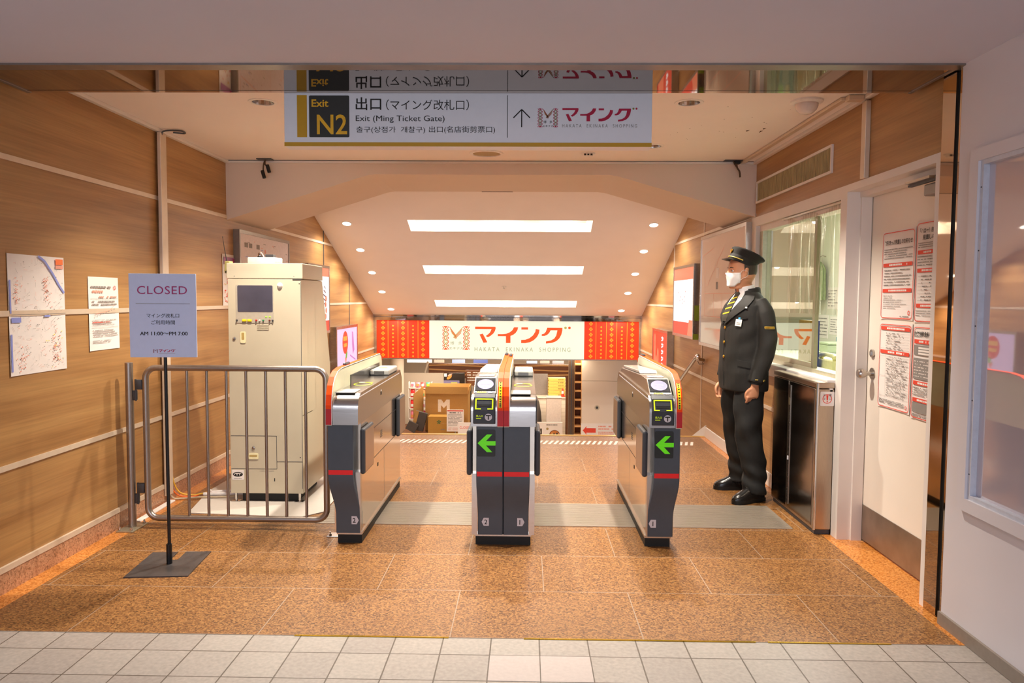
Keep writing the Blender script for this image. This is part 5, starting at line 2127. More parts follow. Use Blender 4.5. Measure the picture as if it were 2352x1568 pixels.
# loose cable ends at the beam
t = thing('cable_drop', 'dark bracket with two black plugs hanging at the left beam end', 'cable', (-2.10, 5.97, ZC))
G().box(-2.16, 5.93, ZC - .008, -2.04, 6.0, ZC, M_DGREY, .002).build('bracket', t)
for (dx, dz) in ((.028, -.085), (-.012, -.13)):
    g = G()
    g.tube(smooth_path([(-2.10, 5.965, ZC - .008), (-2.105 + dx * .3, 5.955, ZC - .045), (-2.10 + dx, 5.95, ZC + dz + .03)]), .006, M_FLAKE, 8)
    g.build('cable', t)
    g = G()
    g.cyl((-2.10 + dx - .006, 5.95, ZC + dz + .035), (-2.10 + dx + .012, 5.945, ZC + dz - .025), .014, M_BLACK, 14)
    g.build('plug', t)
t = thing('cable_drop', 'dark bracket with one loose cable at the right beam end', 'cable', (1.66, 5.97, ZC))
g = G()
g.box(1.56, 5.94, ZC - .006, 1.70, 6.0, ZC, M_DGREY, .002)
g.box(1.64, 5.945, ZC - .03, 1.685, 5.99, ZC - .006, M_BLACK, .004)
g.build('bracket', t)
g = G()
g.tube(smooth_path([(1.655, 5.96, ZC - .025), (1.66, 5.955, ZC - .06), (1.677, 5.95, ZC - .09), (1.683, 5.95, ZC - .135)]), .007, M_FLAKE, 8)
g.tube(smooth_path([(1.63, 5.96, ZC - .01), (1.645, 5.955, ZC - .04), (1.66, 5.955, ZC - .06)]), .005, M_FLAKE, 8)
g.build('cable', t)
t = thing('sprinkler_head', 'tiny sprinkler head in the sloping ceiling between lit troughs', 'sprinkler', sp(-.318, 10.64))
g = G()
o_ = sp(-.318, 10.64)
g.lathe(o_, -SLOPE_N, [(.035, .0005), (.033, .006), (.014, .008), (.012, .02), (0, .022)], M_TRIM, 18)
g.build('rose', t)
g = G()
g.lathe(o_, -SLOPE_N, [(.006, .02), (.006, .034), (.018, .036), (0, .038)], M_CHROME, 14)
g.build('deflector', t)
# ================================================================== LOWER SHOPPING FLOOR BEYOND THE STAIR
M_CRM = pm('cream shop wall', '#eadccb', 0.6, var=0.02, scale=2)
struct(G().box(-6, 12.06, .42, 5, 19, .52, M_CEIL).build('ceiling_lower'))
struct(G().box(-6, 18, -1.8, 5, 18.1, .5, M_CRM).build('wall_back'))
struct(G().box(-6, 12.03, -1.8, XL - .12, 12.15, .6, M_CRM).build('wall_lower'))
struct(G().box(-6.1, 12.03, -1.8, -6, 18.1, .6, M_CRM).build('wall_lower'))
struct(G().box(4.9, 12.03, -1.8, 5, 18.1, .6, M_CRM).build('wall_lower'))
M_CARD = pm('brown cardboard', '#b98d50', 0.75, var=0.04)
M_CARD2 = pm('yellow brown cardboard', '#b4853a', 0.75, var=0.04)
M_BRN = pm('dark brown wood', '#7a4a2c', 0.5, var=0.1, scale=8, stretch=(.4, 1, 6))
M_LWD = pm('light wood strip', '#d9a468', 0.45, var=0.06, scale=8)
M_SLATE = pm('slate grey card', '#4e4642', 0.6, var=0.05)

t = thing('hoarding_panel', 'tall cream hoarding at the stair foot with a horizontal seam', 'partition panel', (1.45, 13.04, -1.7))
g = G()
g.box(.992, 13.0, -1.699, 2.6, 13.08, -.050, M_CRM, .002)
g.box(.992, 13.0, -.046, 2.6, 13.08, .419, M_CRM, .002)
g.build('panel', t)
g = G()
fr = f_front(0, 13.0, 0)
g.disc(fr, 1.262, -.52, .045, M_BEIGED, .0012)
g.disc(fr, 1.262, -.52, .024, M_DGREY, .002)
lab(g.build('keyhole', t), 'round dark keyhole plate')
t = thing('arrow_sign', 'white sheet with a red arrow low on the cream hoarding', 'sign', (1.3, 12.99, -.95))
g = G()
fr = f_front(0, 12.996, 0)
g.prism(fr, [(.985, -1.14), (1.66, -1.14), (1.66, -.80), (.985, -.80)], .0, .003, M_PAPER)
p_ = g.build('sheet', t)
g = G()
g.poly(fr, [(1.015, -.925), (1.085, -.845), (1.078, -.885), (1.245, -.885), (1.245, -.965), (1.078, -.965), (1.085, -1.005)], M_RED, .004)
lab(g.build('arrow', p_), 'red arrow pointing left')
g = G()
g.para(fr, 1.29, -.92, 1.60, -.83, 2, M_PINK, .004, h=.5, rnd=rp_)
g.para(fr, 1.29, -1.03, 1.60, -.94, 3, M_PINK, .004, h=.5, rnd=rp_)
g.build('print', p_)

t = thing('slatted_shelf', 'narrow brown slatted shelf beside the cream hoarding', 'shelf', (.93, 13.1, -1.7))
G().box(.872, 13.22, -1.699, .985, 13.25, .40, M_BRN).build('back_panel', t)
for k in range(13):
    z = .24 - .157 * k
    G().box(.872, 13.03, z - .018, .985, 13.22, z + .012, M_LWD, .004).build('slat', t)
for x in (.862, .983):
    G().box(x, 13.02, -1.699, x + .008, 13.25, .40, M_LWD).build('side_panel', t)
t = thing('shop_post', 'dark bronze post beside the slatted shelf', 'post', (.81, 13.05, -1.7))
g = G()
g.box(.758, 13.0, -1.699, .858, 13.10, .419, pm('bronze post', '#6a5444', 0.35, metal=0.6, var=0.08), .008)
g.box(.800, 12.996, -1.69, .816, 13.0, .41, M_DGREY)
g.build('post_body', t)
t = thing('shop_column', 'round cream column behind the left light box', 'column', (-2.46, 14.05, -1.7))
g = G()
g.cyl((-2.46, 14.05, -1.699), (-2.46, 14.05, .419), .13, M_CRM, 32)
g.build('shaft', t)
G().cyl((-2.46, 14.05, -1.699), (-2.46, 14.05, -1.55), .155, M_DGREY, 32).build('column_base', t)

t = thing('screen_panel', 'plain cream screen standing behind the cartons', 'partition panel', (-2.0, 14.5, -1.7))
G().box(-2.62, 14.50, -1.66, -1.60, 14.54, -.085, M_CRM, .004).build('panel', t)
for x in (-2.4, -1.8):
    G().box(x - .03, 14.35, -1.699, x + .03, 14.7, -1.66, M_STEEL, .004).build('foot', t)

# cartons on a low platform
t = thing('platform', 'brown low platform carrying the cartons at the stair foot', 'platform', (-1.4, 13.2, -1.7))
G().box(-2.25, 12.7, -1.02, -.88, 13.75, -.97, M_BRN, .004).build('deck', t)
for (x, y) in ((-2.15, 12.74), (-1.03, 12.74), (-2.15, 13.68), (-1.03, 13.68)):
    G().box(x - .04, y - .04, -1.699, x + .04, y + .04, -1.02, M_BRN).build('leg', t)
t = thing('carton', 'large open brown carton with a white M print', 'carton', (-1.4, 13.3, -.97))
g = G()
xa, xb, ya, yb, za, zb = -1.775, -1.02, 13.0, 13.55, -.968, -.30
for (a, b, c, d) in ((xa, ya, xb, ya + .012), (xa, yb - .012, xb, yb), (xa, ya + .012, xa + .012, yb - .012), (xb - .012, ya + .012, xb, yb - .012)):
    g.box(a, b, za, c, d, zb, M_CARD)
g.box(xa, ya, za, xb, yb, za + .01, M_CARD)
g.build('carton_body', t)
G().box(xa, yb, -.30, xb, yb + .012, -.175, M_CARD).build('flap', t)
g = G()
g.prism(F((xb, 13.0, -.30), (0, 1, 0), (.10, 0, .99)), [(0, 0), (.55, 0), (.50, .13), (.05, .13)], 0, .012, M_CARD)
g.build('flap', t)
g = G()
g.prism(F((xa, 13.0, -.30), (1, 0, 0), (0, .12, .99)), [(0, 0), (.755, 0), (.755, .125), (0, .125)], 0, .012, M_CARD)
g.build('flap', t)
g = G()
fr = f_front(0, 13.0, 0)
M_WPR = pm('white carton print', '#efe6da', 0.7)
g.poly(fr, [(-1.55, -.62), (-1.55, -.40), (-1.49, -.40), (-1.445, -.46), (-1.40, -.40), (-1.34, -.40), (-1.34, -.62), (-1.395, -.62), (-1.395, -.50), (-1.445, -.555), (-1.495, -.50), (-1.495, -.62)], M_WPR, .002)
katakana_logo(g, fr, -1.60, -.735, -1.30, -.66, M_WPR, .002)
lab(g.build('print', t), 'white M mark')
t = thing('carton', 'yellow-brown carton with a small green leaf mark in front', 'carton', (-1.4, 12.85, -.97))
G().box(-1.69, 12.72, -.968, -1.08, 12.985, -.66, M_CARD2, .003).build('carton_body', t)
g = G()
fr = f_front(0, 12.72, 0)
M_GRN = pm('dark green print', '#2f6a40', 0.6)
for k in range(5):
    a = R(90 + 72 * k)
    g.poly(fr, [(-1.50, -.755), (-1.50 + .03 * math.cos(a - .4), -.755 + .03 * math.sin(a - .4)), (-1.50 + .04 * math.cos(a), -.755 + .04 * math.sin(a)), (-1.50 + .03 * math.cos(a + .4), -.755 + .03 * math.sin(a + .4))], M_GRN, .002)
g.para(fr, -1.45, -.80, -1.20, -.76, 1, M_CARD, .002, rnd=rp_)
g.para(fr, -1.47, -.90, -1.35, -.875, 1, M_GREYINK, .002, rnd=rp_)
lab(g.build('print', t), 'green leaf mark')
t = thing('cardboard_sheet', 'upright leaning cardboard sheet left of the large carton', 'cardboard', (-1.9, 13.1, -.97))
g = G()
g.prism(F((-1.985, 12.98, -.968), (.80, .60, 0), (0, 0, 1)), [(0, 0), (.20, 0), (.20, .80), (0, .66)], 0, .012, M_CARD)
tag(t, t['label'], t['category'])
g.build('sheet', t)
t = thing('slate_box', 'slate grey flat box leaning at the left of the cartons', 'box', (-1.9, 12.85, -.97))
g = G()
fr = F((-2.05, 12.80, -.968), (.97, 0, -.26), (.26, 0, .97))
g.prism(fr, [(.03, .09), (.24, .09), (.24, .42), (.03, .42)], 0, -.07, M_SLATE, bev=.004)
bo = g.build('box_body', t)
g = G()
g.prism(fr, [(.03, .09), (.09, .09), (.09, .42), (.03, .42)], .001, .003, M_CARD)
lab(g.build('band', t), 'tan paper band')
t = thing('slate_box', 'smaller slate grey box lying lowest at the left', 'box', (-2.1, 12.8, -.97))
g = G()
fr = F((-2.13, 12.74, -.968), (.88, 0, -.47), (.47, 0, .88))
g.prism(fr, [(-.01, .10), (.17, .10), (.17, .26), (-.01, .26)], 0, -.05, M_SLATE, bev=.004)
g.build('box_body', t)
# bags of sweets on a rack
t = thing('sweets_rack', 'white wire rack holding bags of sweets behind the cartons', 'rack', (-1.95, 13.66, -.97))
g = G()
for z in (-.86, -.66, -.46, -.28):
    g.box(-2.17, 13.60, z, -1.735, 13.72, z + .008, M_TRIM)
g.build('shelves', t)
for x in (-2.17, -1.745):
    G().box(x, 13.60, -.968, x + .008, 13.72, -.16, M_TRIM).build('upright', t)
rs = random.Random(21)
cols = [pm('red foil', '#e83a3a', 0.25), pm('white foil', '#f4ece8', 0.25), pm('pink foil', '#f08aa0', 0.25), pm('orange foil', '#f4a468', 0.25), pm('green foil', '#38b080', 0.25), pm('yellow foil', '#f4e04a', 0.25), pm('blue foil', '#5a78c8', 0.25), pm('magenta foil', '#d83a7c', 0.25)]
cn = ['red', 'white', 'pink', 'orange', 'green', 'yellow', 'blue', 'magenta']
shelf_n = ['lowest', 'second lowest', 'second highest', 'highest']
lay = {0: [2, 6, 7, 7], 1: [0, 3, 1, 6], 2: [0, 1, 3, 5], 3: [1, 2, 0, 4]}
for si, z in enumerate((-.852, -.652, -.452, -.272)):
    for q, ci in enumerate(lay[si]):
        x = -2.14 + q * .098
        hh = .155 if si < 3 else .10
        t = thing('sweets_bag', '%s bag of sweets, %s on the %s shelf of the wire rack' % (cn[ci], ('leftmost', 'second from left', 'third from left', 'rightmost')[q], shelf_n[si]), 'sweets', (x + .04, 13.64, z), 'bags of sweets on the wire rack')
        g = G()
        rings = []
        for (f_, dep) in ((0, .006), (.12, .028), (.5, .036), (.85, .022), (1, .003)):
            w_ = .040 * (1 - .12 * (f_ == 1))
            rings.append([Vector((x + .042 + w_ * math.cos(2 * math.pi * i / 16), 13.645 + dep * math.sin(2 * math.pi * i / 16), z + .0005 + hh * f_)) for i in range(16)])
        g.loft(rings, cols[ci])
        g.build('bag', t)
        g = G()
        g.rect(f_front(x + .015, 13.645 - .0375, z + .03), 0, 0, .054, .05, cols[(ci + 1) % 8], 0)
        g.build('print', t)
# notices on floor stands
for (x0, x1, z0, z1, y, lb, kind) in ((-1.354, -1.06, -.90, -.52, 12.62, 'white notice with a red heading bar in front of the cartons', 0), (-1.14, -.90, -1.02, -.705, 12.40, 'white CLOSED notice beside the middle gate at the stair foot', 1)):
    t = thing('notice_stand', lb, 'notice', ((x0 + x1) / 2, y, -1.7))
    g = G()
    g.box(x0, y, z0, x1, y + .01, z1, M_PAPER)
    b_ = g.build('board', t)
    G().cyl(((x0 + x1) / 2, y + .02, -1.68), ((x0 + x1) / 2, y + .02, z0 + .2), .012, M_STEEL).build('pole', t)
    g = G()
    g.lathe(((x0 + x1) / 2, y + .02, -1.699), (0, 0, 1), [(.085, 0), (.085, .012), (.02, .02), (0, .02)], M_STEEL, 28)
    g.build('stand_base', t)
    fr = f_front(x0, y, z0)
    w, h = x1 - x0, z1 - z0
    g = G()
    if kind == 0:
        g.rect(fr, .01, h - .03, w - .01, h - .012, M_RED)
        g.para(fr, .05, h - .065, w - .05, h - .045, 1, M_INK, .002, h=.7, rag=0, rnd=rp_)
        g.para(fr, .025, .10, w - .025, h - .08, 9, M_GREYINK, .002, h=.4, rnd=rp_)
        g.para(fr, .025, .02, w - .025, .07, 3, M_PINK, .002, h=.4, rnd=rp_)
    else:
        g.text(fr, 'CLOSED', .03, h - .105, w - .03, h - .065, M_RED, .002)
        g.para(fr, .06, .09, w - .06, .12, 1, M_GREYINK, .002, h=.6, rnd=rp_)
        g.para(fr, .07, .04, w - .06, .065, 1, M_INK, .002, h=.6, rnd=rp_)
    g.build('print', b_)
# dark picture board, menu board and plant shelf
t = thing('picture_board', 'dark picture board with a purple box picture behind the large carton', 'poster', (-1.36, 14.0, -1.7))
G().box(-1.56, 14.0, -.34, -1.16, 14.03, -.03, pm('black picture', '#2c2420', 0.3)).build('board', t)
G().box(-1.38, 14.03, -1.699, -1.34, 14.06, -.05, M_DGREY).build('pole', t)
g = G()
fr = f_front(0, 14.0, 0)
g.rect(fr, -1.56, -.30, -1.26, -.17, pm('purple box print', '#7a7090', 0.5))
g.rect(fr, -1.42, -.22, -1.30, -.21, M_YST, .0015)
g.poly(fr, [(-1.50, -.12), (-1.44, -.07), (-1.40, -.075), (-1.42, -.12), (-1.46, -.15), (-1.50, -.15)], pm('orange slice print', '#e88a3c', 0.5))
g.rect(fr, -1.55, -.10, -1.50, -.04, M_PAPER)
g.poly(fr, [(-1.49, -.09), (-1.45, -.045), (-1.39, -.04), (-1.43, -.08)], M_PINK, .0015)
lab(g.build('print', t), 'orange slice and purple box picture')
t = thing('menu_board', 'brown menu board with white rows behind the middle gate', 'menu', (-1.0, 14.1, -1.7))
G().box(-1.15, 14.1, -.28, -.72, 14.13, .02, M_BRN).build('board', t)
G().box(-.95, 14.13, -1.699, -.91, 14.16, 0, M_DGREY).build('pole', t)
g = G()
g.para(f_front(0, 14.1, 0), -1.12, -.20, -.78, .0, 4, M_PAPER, .0015, h=.35, rnd=rp_)
g.build('print', t)
t = thing('shop_shelf', 'grey display shelf with small jars behind the middle gate', 'shelf', (-.75, 13.8, -1.7))
g = G()
for z in (-.58, -.98):
    g.box(-1.03, 13.78, z, -.50, 14.0, z + .02, M_DGREY, .003)
g.build('shelves', t)
G().box(-1.05, 13.78, -1.699, -1.03, 14.0, -.25, M_DGREY).build('side_panel', t)
G().box(-.50, 13.78, -1.699, -.48, 14.0, -.25, M_DGREY).build('side_panel', t)
for q, (c, nm) in enumerate(((pm('tan jar', '#c9a868', 0.4), 'tan'), (pm('lime jar', '#8ab43c', 0.4), 'lime green'), (pm('grey jar', '#8a90a0', 0.3), 'blue grey'), (pm('brown jar', '#8a5c40', 0.4), 'brown'))):
    x = -.97 + q * .125
    t = thing('jar', '%s jar on the top shelf behind the middle gate' % nm, 'jar', (x, 13.88, -.56), 'jars on the grey display shelf')
    g = G()
    g.lathe((x, 13.88, -.559), (0, 0, 1), [(0, 0), (.040, .002), (.045, .02), (.045, .15 + .03 * (q % 2)), (.030, .18 + .03 * (q % 2)), (.028, .20 + .03 * (q % 2))], c, 18)
    g.build('jar_body', t)
    g = G()
    g.lathe((x, 13.88, -.36 + .03 * (q % 2)), (0, 0, 1), [(.030, 0), (.030, .025), (0, .026)], M_TAG, 18)
    g.build('lid', t)

# canopy fascia with wavy strips and the lit panels above
t = thing('shop_canopy', 'brown shop canopy with wavy pale wood strips', 'canopy', (-.5, 15.0, 0))
g = G()
g.box(-1.98, 15.0, -.235, .93, 15.06, .055, M_BRN)
g.box(-1.98, 15.06, -.20, .93, 16.2, -.16, M_BRN)
g.build('fascia', t)
for q, (z0, amp, ph) in enumerate(((.012, .014, 0.3), (-.075, .018, 1.9), (-.165, .008, 3.1))):
    g = G()
    xs_ = [-1.97 + 2.89 * i / 48 for i in range(49)]
    top = [(x, z0 + amp * math.sin(x * 3.1 + ph) + .020 + (.02 * max(0, x - .2))) for x in xs_]
    bot = [(x, z - .026) for x, z in top]
    g.prism(f_front(0, 15.0, 0), bot + top[::-1], .0008, .02, M_LWD)
    lab(g.build('wavy_strip', t), 'wavy pale wood strip')
for x in (-1.95, .90):
    G().box(x - .03, 15.9, -1.699, x + .03, 15.96, -.20, M_BRN).build('post', t)
G().tube([(-2.06, 14.98, -.16), (-1.99, 14.98, .10)], .022, M_CRM, 12).build('slanted_post', t)
for q, (x0, x1, z0, z1, c, e, lb) in enumerate(((-2.50, -1.98, .035, .095, '#fff6e0', 2.2, 'long warm white lit panel above the left canopy end'),
                                                 (-1.93, -1.72, .035, .095, '#ffdcb8', 1.0, 'peach lit panel beside the long white panel'),
                                                 (-1.55, -1.28, .03, .10, '#c8d4ff', 1.0, 'pale blue lit panel left of the middle gate'),
                                                 (-1.10, -.80, .03, .10, '#7a8ad0', 0.8, 'deep blue lit panel left of the middle gate'),
                                                 (.02, .24, .035, .085, '#e0ecff', 2.0, 'blue white lit panel right of the middle gate'),
                                                 (.30, .50, .035, .09, '#ffe0c0', 1.0, 'cream lit panel above the canopy'),
                                                 (.56, .80, .03, .09, '#f8d8d0', 0.9, 'pinkish lit panel at the right canopy end'))):
    t = thing('shop_light', lb, 'light', ((x0 + x1) / 2, 15.5, z0), 'lights above the canopy')
    G().box(x0, 15.5, z0, x1, 15.54, z1, glow('panel glow %d' % q, c, e)).build('panel', t)
    G().box(x0 - .012, 15.502, z0 - .012, x1 + .012, 15.56, z0, M_STEEL).build('holder', t)
    G().box(x0 + .04, 15.52, z1, x0 + .06, 15.54, .42, M_STEEL).build('hanger', t)

# right of the middle gate: counter, trays, cone, box, food board
t = thing('tiled_counter', 'white tiled shop counter right of the middle gate', 'counter', (.45, 14.2, -1.7))
M_WTILE = pm('white counter tile', '#f0e2d2', 0.3, var=0.03, scale=6)
g = G()
g.box(.05, 13.95, -1.699, .755, 14.6, -.49, M_WTILE)
fr = f_front(0, 13.95, 0)
for k in range(14):
    g.rect(fr, .05, -.53 - .075 * k, .755, -.526 - .075 * k, M_BEIGED)
g.build('counter_front', t)
G().box(.04, 13.93, -.489, .757, 14.62, -.465, M_WTILE, .004).build('counter_top', t)
for k in range(6):
    z = -.464 + .058 * k
    t = thing('bamboo_tray', 'yellow bamboo tray, %s in the stack on the tiled counter' % ('lowest', 'second from below', 'third from below', 'fourth from below', 'fifth from below', 'topmost')[k], 'tray', (.61, 14.15, z), 'bamboo trays on the tiled counter')
    g = G()
    g.prism(F((.44, 14.03, z), (1, 0, 0), (0, 0, 1)), [(.0, 0.0005), (.31, 0.0005), (.325, .056), (-.015, .056)], 0, -.24, pm('yellow bamboo', '#e4bc5c', 0.5, var=0.06), bev=.005)
    g.build('tray_body', t)
    g = G()
    g.para(F((.44, 14.03, z), (1, 0, 0), (0, 0, 1)), .18, .018, .29, .042, 1, M_BRN, .0015, rag=0, rnd=rp_)
    g.build('print', t)
t = thing('traffic_cone', 'small red and white cone on the tiled counter', 'cone', (.70, 13.97, -.464))
g = G()
g.lathe((.705, 13.985, -.464), (0, 0, 1), [(.03, .01), (.026, .06)], M_RED, 18)
g.lathe((.705, 13.985, -.464), (0, 0, 1), [(.026, .06), (.018, .115)], M_PAPER, 18)
g.lathe((.705, 13.985, -.464), (0, 0, 1), [(.018, .115), (.012, .16), (0, .162)], M_RED, 18)
g.build('cone_body', t)
G().box(.655, 13.94, -.4638, .755, 14.03, -.454, M_RED, .003).build('cone_base', t)
t = thing('display_plinth', 'tall plain white plinth in front of the tiled counter', 'plinth', (.53, 13.5, -1.7))
G().box(.385, 13.42, -1.699, .655, 13.72, -.42, pm('white plinth', '#e6dad2', 0.5), .004).build('plinth_body', t)
G().box(.38, 13.415, -.419, .66, 13.725, -.405, pm('grey plinth top', '#b5aaa4', 0.5), .003).build('plinth_top', t)
t = thing('grey_screen', 'grey metal screen on the tiled counter right of the middle gate', 'screen', (.25, 14.3, -.46))
G().box(.06, 14.30, -.463, .43, 14.33, -.06, pm('grey screen', '#a39a94', 0.4, metal=0.4), .004).build('panel', t)
G().box(.10, 14.33, -.463, .40, 14.40, -.44, M_DGREY).build('foot', t)
t = thing('cloth_bundle', 'dark cloth bag hanging beside the tiled counter', 'bag', (.2, 13.85, -.6))
g = G()
g.loft([[Vector((.22 + a * math.cos(2 * math.pi * i / 18), 13.86 + b * math.sin(2 * math.pi * i / 18), z)) for i in range(18)] for z, a, b in ((-.50, .015, .01), (-.55, .04, .03), (-.75, .075, .05), (-.95, .09, .06), (-1.02, .06, .04))], M_SLATE)
g.build('bag_body', t)
g = G()
g.tube([(.22, 13.86, -.51), (.22, 13.90, -.46), (.22, 13.925, -.47)], .006, M_SLATE, 8)
g.build('strap', t)
t = thing('food_board', 'white food picture board low in front of the plinth', 'poster', (.42, 13.28, -1.7))
G().box(.10, 13.28, -1.25, .67, 13.30, -.835, M_PAPER).build('board', t)
G().box(.36, 13.30, -1.699, .40, 13.33, -.86, M_STEEL).build('pole', t)
g = G()
fr = f_front(0, 13.28, 0)
g.rect(fr, .10, -1.15, .30, -.95, pm('dark food photo', '#3a3226', 0.4))
for (u, v, r_, c) in ((.14, -1.0, .05, M_GRN), (.20, -.99, .05, M_GRN), (.17, -1.04, .035, M_PINK), (.20, -1.07, .04, M_PINK), (.14, -1.08, .04, M_LWD)):
    g.disc(fr, u, v, r_, c, .0016 + .0002 * r_ * 100, n=14)
g.disc(fr, .40, -.955, .022, pm('olive seal', '#a8905c', 0.6))
g.disc(fr, .53, -1.06, .095, M_BRN, .0012, rv=.085)
g.disc(fr, .53, -1.06, .082, pm('curry print', '#c87a38', 0.5), .0016, rv=.072)
for k in range(5):
    g.disc(fr, .49 + .028 * k, -1.04 - .012 * (k % 3), .020, M_SLATE if k % 2 else M_LWD, .002, n=12)
g.para(fr, .38, -.895, .64, -.87, 1, M_GREYINK, .0015, h=.8, rnd=rp_)
g.para(fr, .12, -.895, .24, -.875, 1, M_GREYINK, .0015, h=.8, rnd=rp_)
lab(g.build('print', t), 'pictures of dishes')
# ================================================================== STATION ATTENDANT
M_SKIN = pm('skin', '#c98c68', 0.5, var=0.05, scale=30)
M_CLOTH = pm('black uniform cloth', '#1e1c19', 0.75, var=0.12, scale=220, bump=0.15)
M_TROU = pm('black trouser cloth', '#181715', 0.72, var=0.12, scale=220, bump=0.15)
M_SHIRT = pm('white shirt', '#e4e0e0', 0.7, var=0.02)
M_GBTN = pm('gold button', '#d8a83c', 0.25, metal=0.9)
M_GBRAID = pm('gold braid', '#d0b456', 0.45, metal=0.4)
M_SHOE = pm('black shoe leather', '#1f1c1a', 0.25, var=0.15, scale=30)
M_SOLE = pm('black shoe sole', '#131211', 0.55)
M_HAIR = pm('dark grey hair', '#3c332e', 0.6, var=0.25, scale=120, stretch=(1, 1, .2))

PX, PY, PA = 1.535, 5.215, R(9)
pf = Vector((-math.cos(PA), -math.sin(PA), 0))
pl = Vector((math.sin(PA), -math.cos(PA), 0))


def W(x, y, z):
    """figure space (forward, to his left, up) to the room"""
    return Vector((PX, PY, 0)) + pf * x + pl * y + Vector((0, 0, z))


def fuse(g, voxel, smooth=2, name='tmp'):
    """join overlapping closed shapes into one continuous skin"""
    me = bpy.data.meshes.new(name)
    me.from_pydata([tuple(v) for v in g.v], [], g.f)
    b = bmesh.new()
    b.from_mesh(me)
    bmesh.ops.remove_doubles(b, verts=b.verts, dist=1e-6)
    bmesh.ops.recalc_face_normals(b, faces=b.faces[:])
    b.to_mesh(me)
    b.free()
    o = bpy.data.objects.new(name, me)
    COL.objects.link(o)
    md = o.modifiers.new('r', 'REMESH')
    md.mode = 'VOXEL'
    md.voxel_size = voxel
    md.use_smooth_shade = True
    dg = bpy.context.evaluated_depsgraph_get()
    m2 = bpy.data.meshes.new_from_object(o.evaluated_get(dg))
    bpy.data.objects.remove(o)
    b = bmesh.new()
    b.from_mesh(m2)
    for _ in range(smooth):
        bmesh.ops.smooth_vert(b, verts=b.verts, factor=0.5, use_axis_x=True, use_axis_y=True, use_axis_z=True)
    vs = [v.co.copy() for v in b.verts]
    b.verts.index_update()
    fs = [[v.index for v in f.verts] for f in b.faces]
    b.free()
    bpy.data.meshes.remove(m2)
    return vs, fs


def ell(cx, cy, z, a, b, n=28, sq=2.3, front=None, tilt=0.0):
    """slice of the trunk: a half depth, b half width, squarish"""
    out = []
    for i in range(n):
        t = 2 * math.pi * i / n
        c, s = math.cos(t), math.sin(t)
        x = a * math.copysign(abs(c) ** (2 / sq), c)
        y = b * math.copysign(abs(s) ** (2 / sq), s)
        out.append(W(cx + x, cy + y, z + tilt * x))
    return out


def limb(g, pts, rad, m, n=16, sub=4):
    """tapering limb through figure-space joints"""
    P_ = smooth_path([W(*p) for p in pts], sub)
    rs = []
    for i in range(len(pts) - 1):
        for k in range(sub):
            rs.append(rad[i] + (rad[i + 1] - rad[i]) * k / sub)
    rs.append(rad[-1])
    g.tube(P_, rs, m, n)


att = thing('person', 'attendant in black uniform and peaked cap standing by the steel box', 'person', (PX, PY, 0))

# --- head profile (figure space, head turned a little further to his right)
HZ0 = 1.475
HA = R(-6)
hc = (0.035, 0.0)


def HW(x, y, z):
    c, s = math.cos(HA), math.sin(HA)
    return W(hc[0] + x * c - y * s, hc[1] + x * s + y * c, z)


def gs(x, m, s):
    return math.exp(-((x - m) / s) ** 2)


def head_rings(n=48):
    rings = []
    zs = [i / 34 for i in range(35)]
    for t in zs:
        z = HZ0 + .232 * t
        # half width, front reach, back reach along the height from chin to crown
        wd = .050 + .028 * ease(t / .35) if t < .35 else .078
        if t > .72:
            wd *= math.sqrt(max(0.0, 1 - ((t - .72) / .285) ** 2))
        fr_ = .088 if t > .25 else .078 + .010 * t / .25
        if t > .70:
            fr_ = .088 * math.sqrt(max(0, 1 - ((t - .70) / .305) ** 2))
        bk = .055 + .045 * ease(t / .5)
        if t > .74:
            bk *= math.sqrt(max(0, 1 - ((t - .74) / .265) ** 2))
        ring = []
        for i in range(n):
            a = 2 * math.pi * i / n
            c, s = math.cos(a), math.sin(a)
            x = (fr_ if c > 0 else bk) * c
            y = max(wd, .002) * math.copysign(abs(s) ** .9, s)
            d = math.atan2(s, c)
            bump = 0
            bump += .024 * gs(t, .40, .075) * gs(d, 0, .15) + .012 * gs(t, .50, .09) * gs(d, 0, .12)   # nose
            bump += .006 * gs(t, .60, .04) * gs(abs(d), .30, .30)                                       # brow
            bump -= .010 * gs(t, .53, .045) * gs(abs(d), .42, .20)                                      # eye hollows
            bump += .007 * gs(t, .265, .020) * gs(d, 0, .30) + .007 * gs(t, .215, .020) * gs(d, 0, .28)  # lips
            bump -= .004 * gs(t, .24, .010) * gs(d, 0, .30)
            bump += .009 * gs(t, .08, .07) * gs(d, 0, .35)                                              # chin
            bump += .004 * gs(t, .38, .10) * gs(abs(d), .75, .25)                                       # cheek
            ring.append(HW(x + bump * c, y + bump * s, z))
        rings.append(ring)
    return rings


g = G()
g.loft(head_rings(), M_SKIN)
# ears
for sy in (-1, 1):
    for (z, x, r) in ((HZ0 + .13, -.008, .016), (HZ0 + .115, -.005, .015), (HZ0 + .098, -.002, .011), (HZ0 + .085, 0, .009)):
        o_ = HW(x, sy * .078, z)
        g.lathe(o_, (0, 0, 1), [(0, -r), (r * .7, -r * .7), (r, 0), (r * .7, r * .7), (0, r)], M_SKIN, 12)
# neck and trunk
limb(g, [(-.015, 0, 1.36), (.005, 0, 1.44), (.022, 0, 1.53)], [.064, .056, .054], M_SKIN, 20)
g.loft([ell(0, 0, z, a, b) for z, a, b in ((.84, .085, .15), (.92, .10, .165), (1.02, .095, .155), (1.15, .105, .165), (1.28, .105, .175), (1.36, .075, .15), (1.41, .045, .08))], M_SKIN)
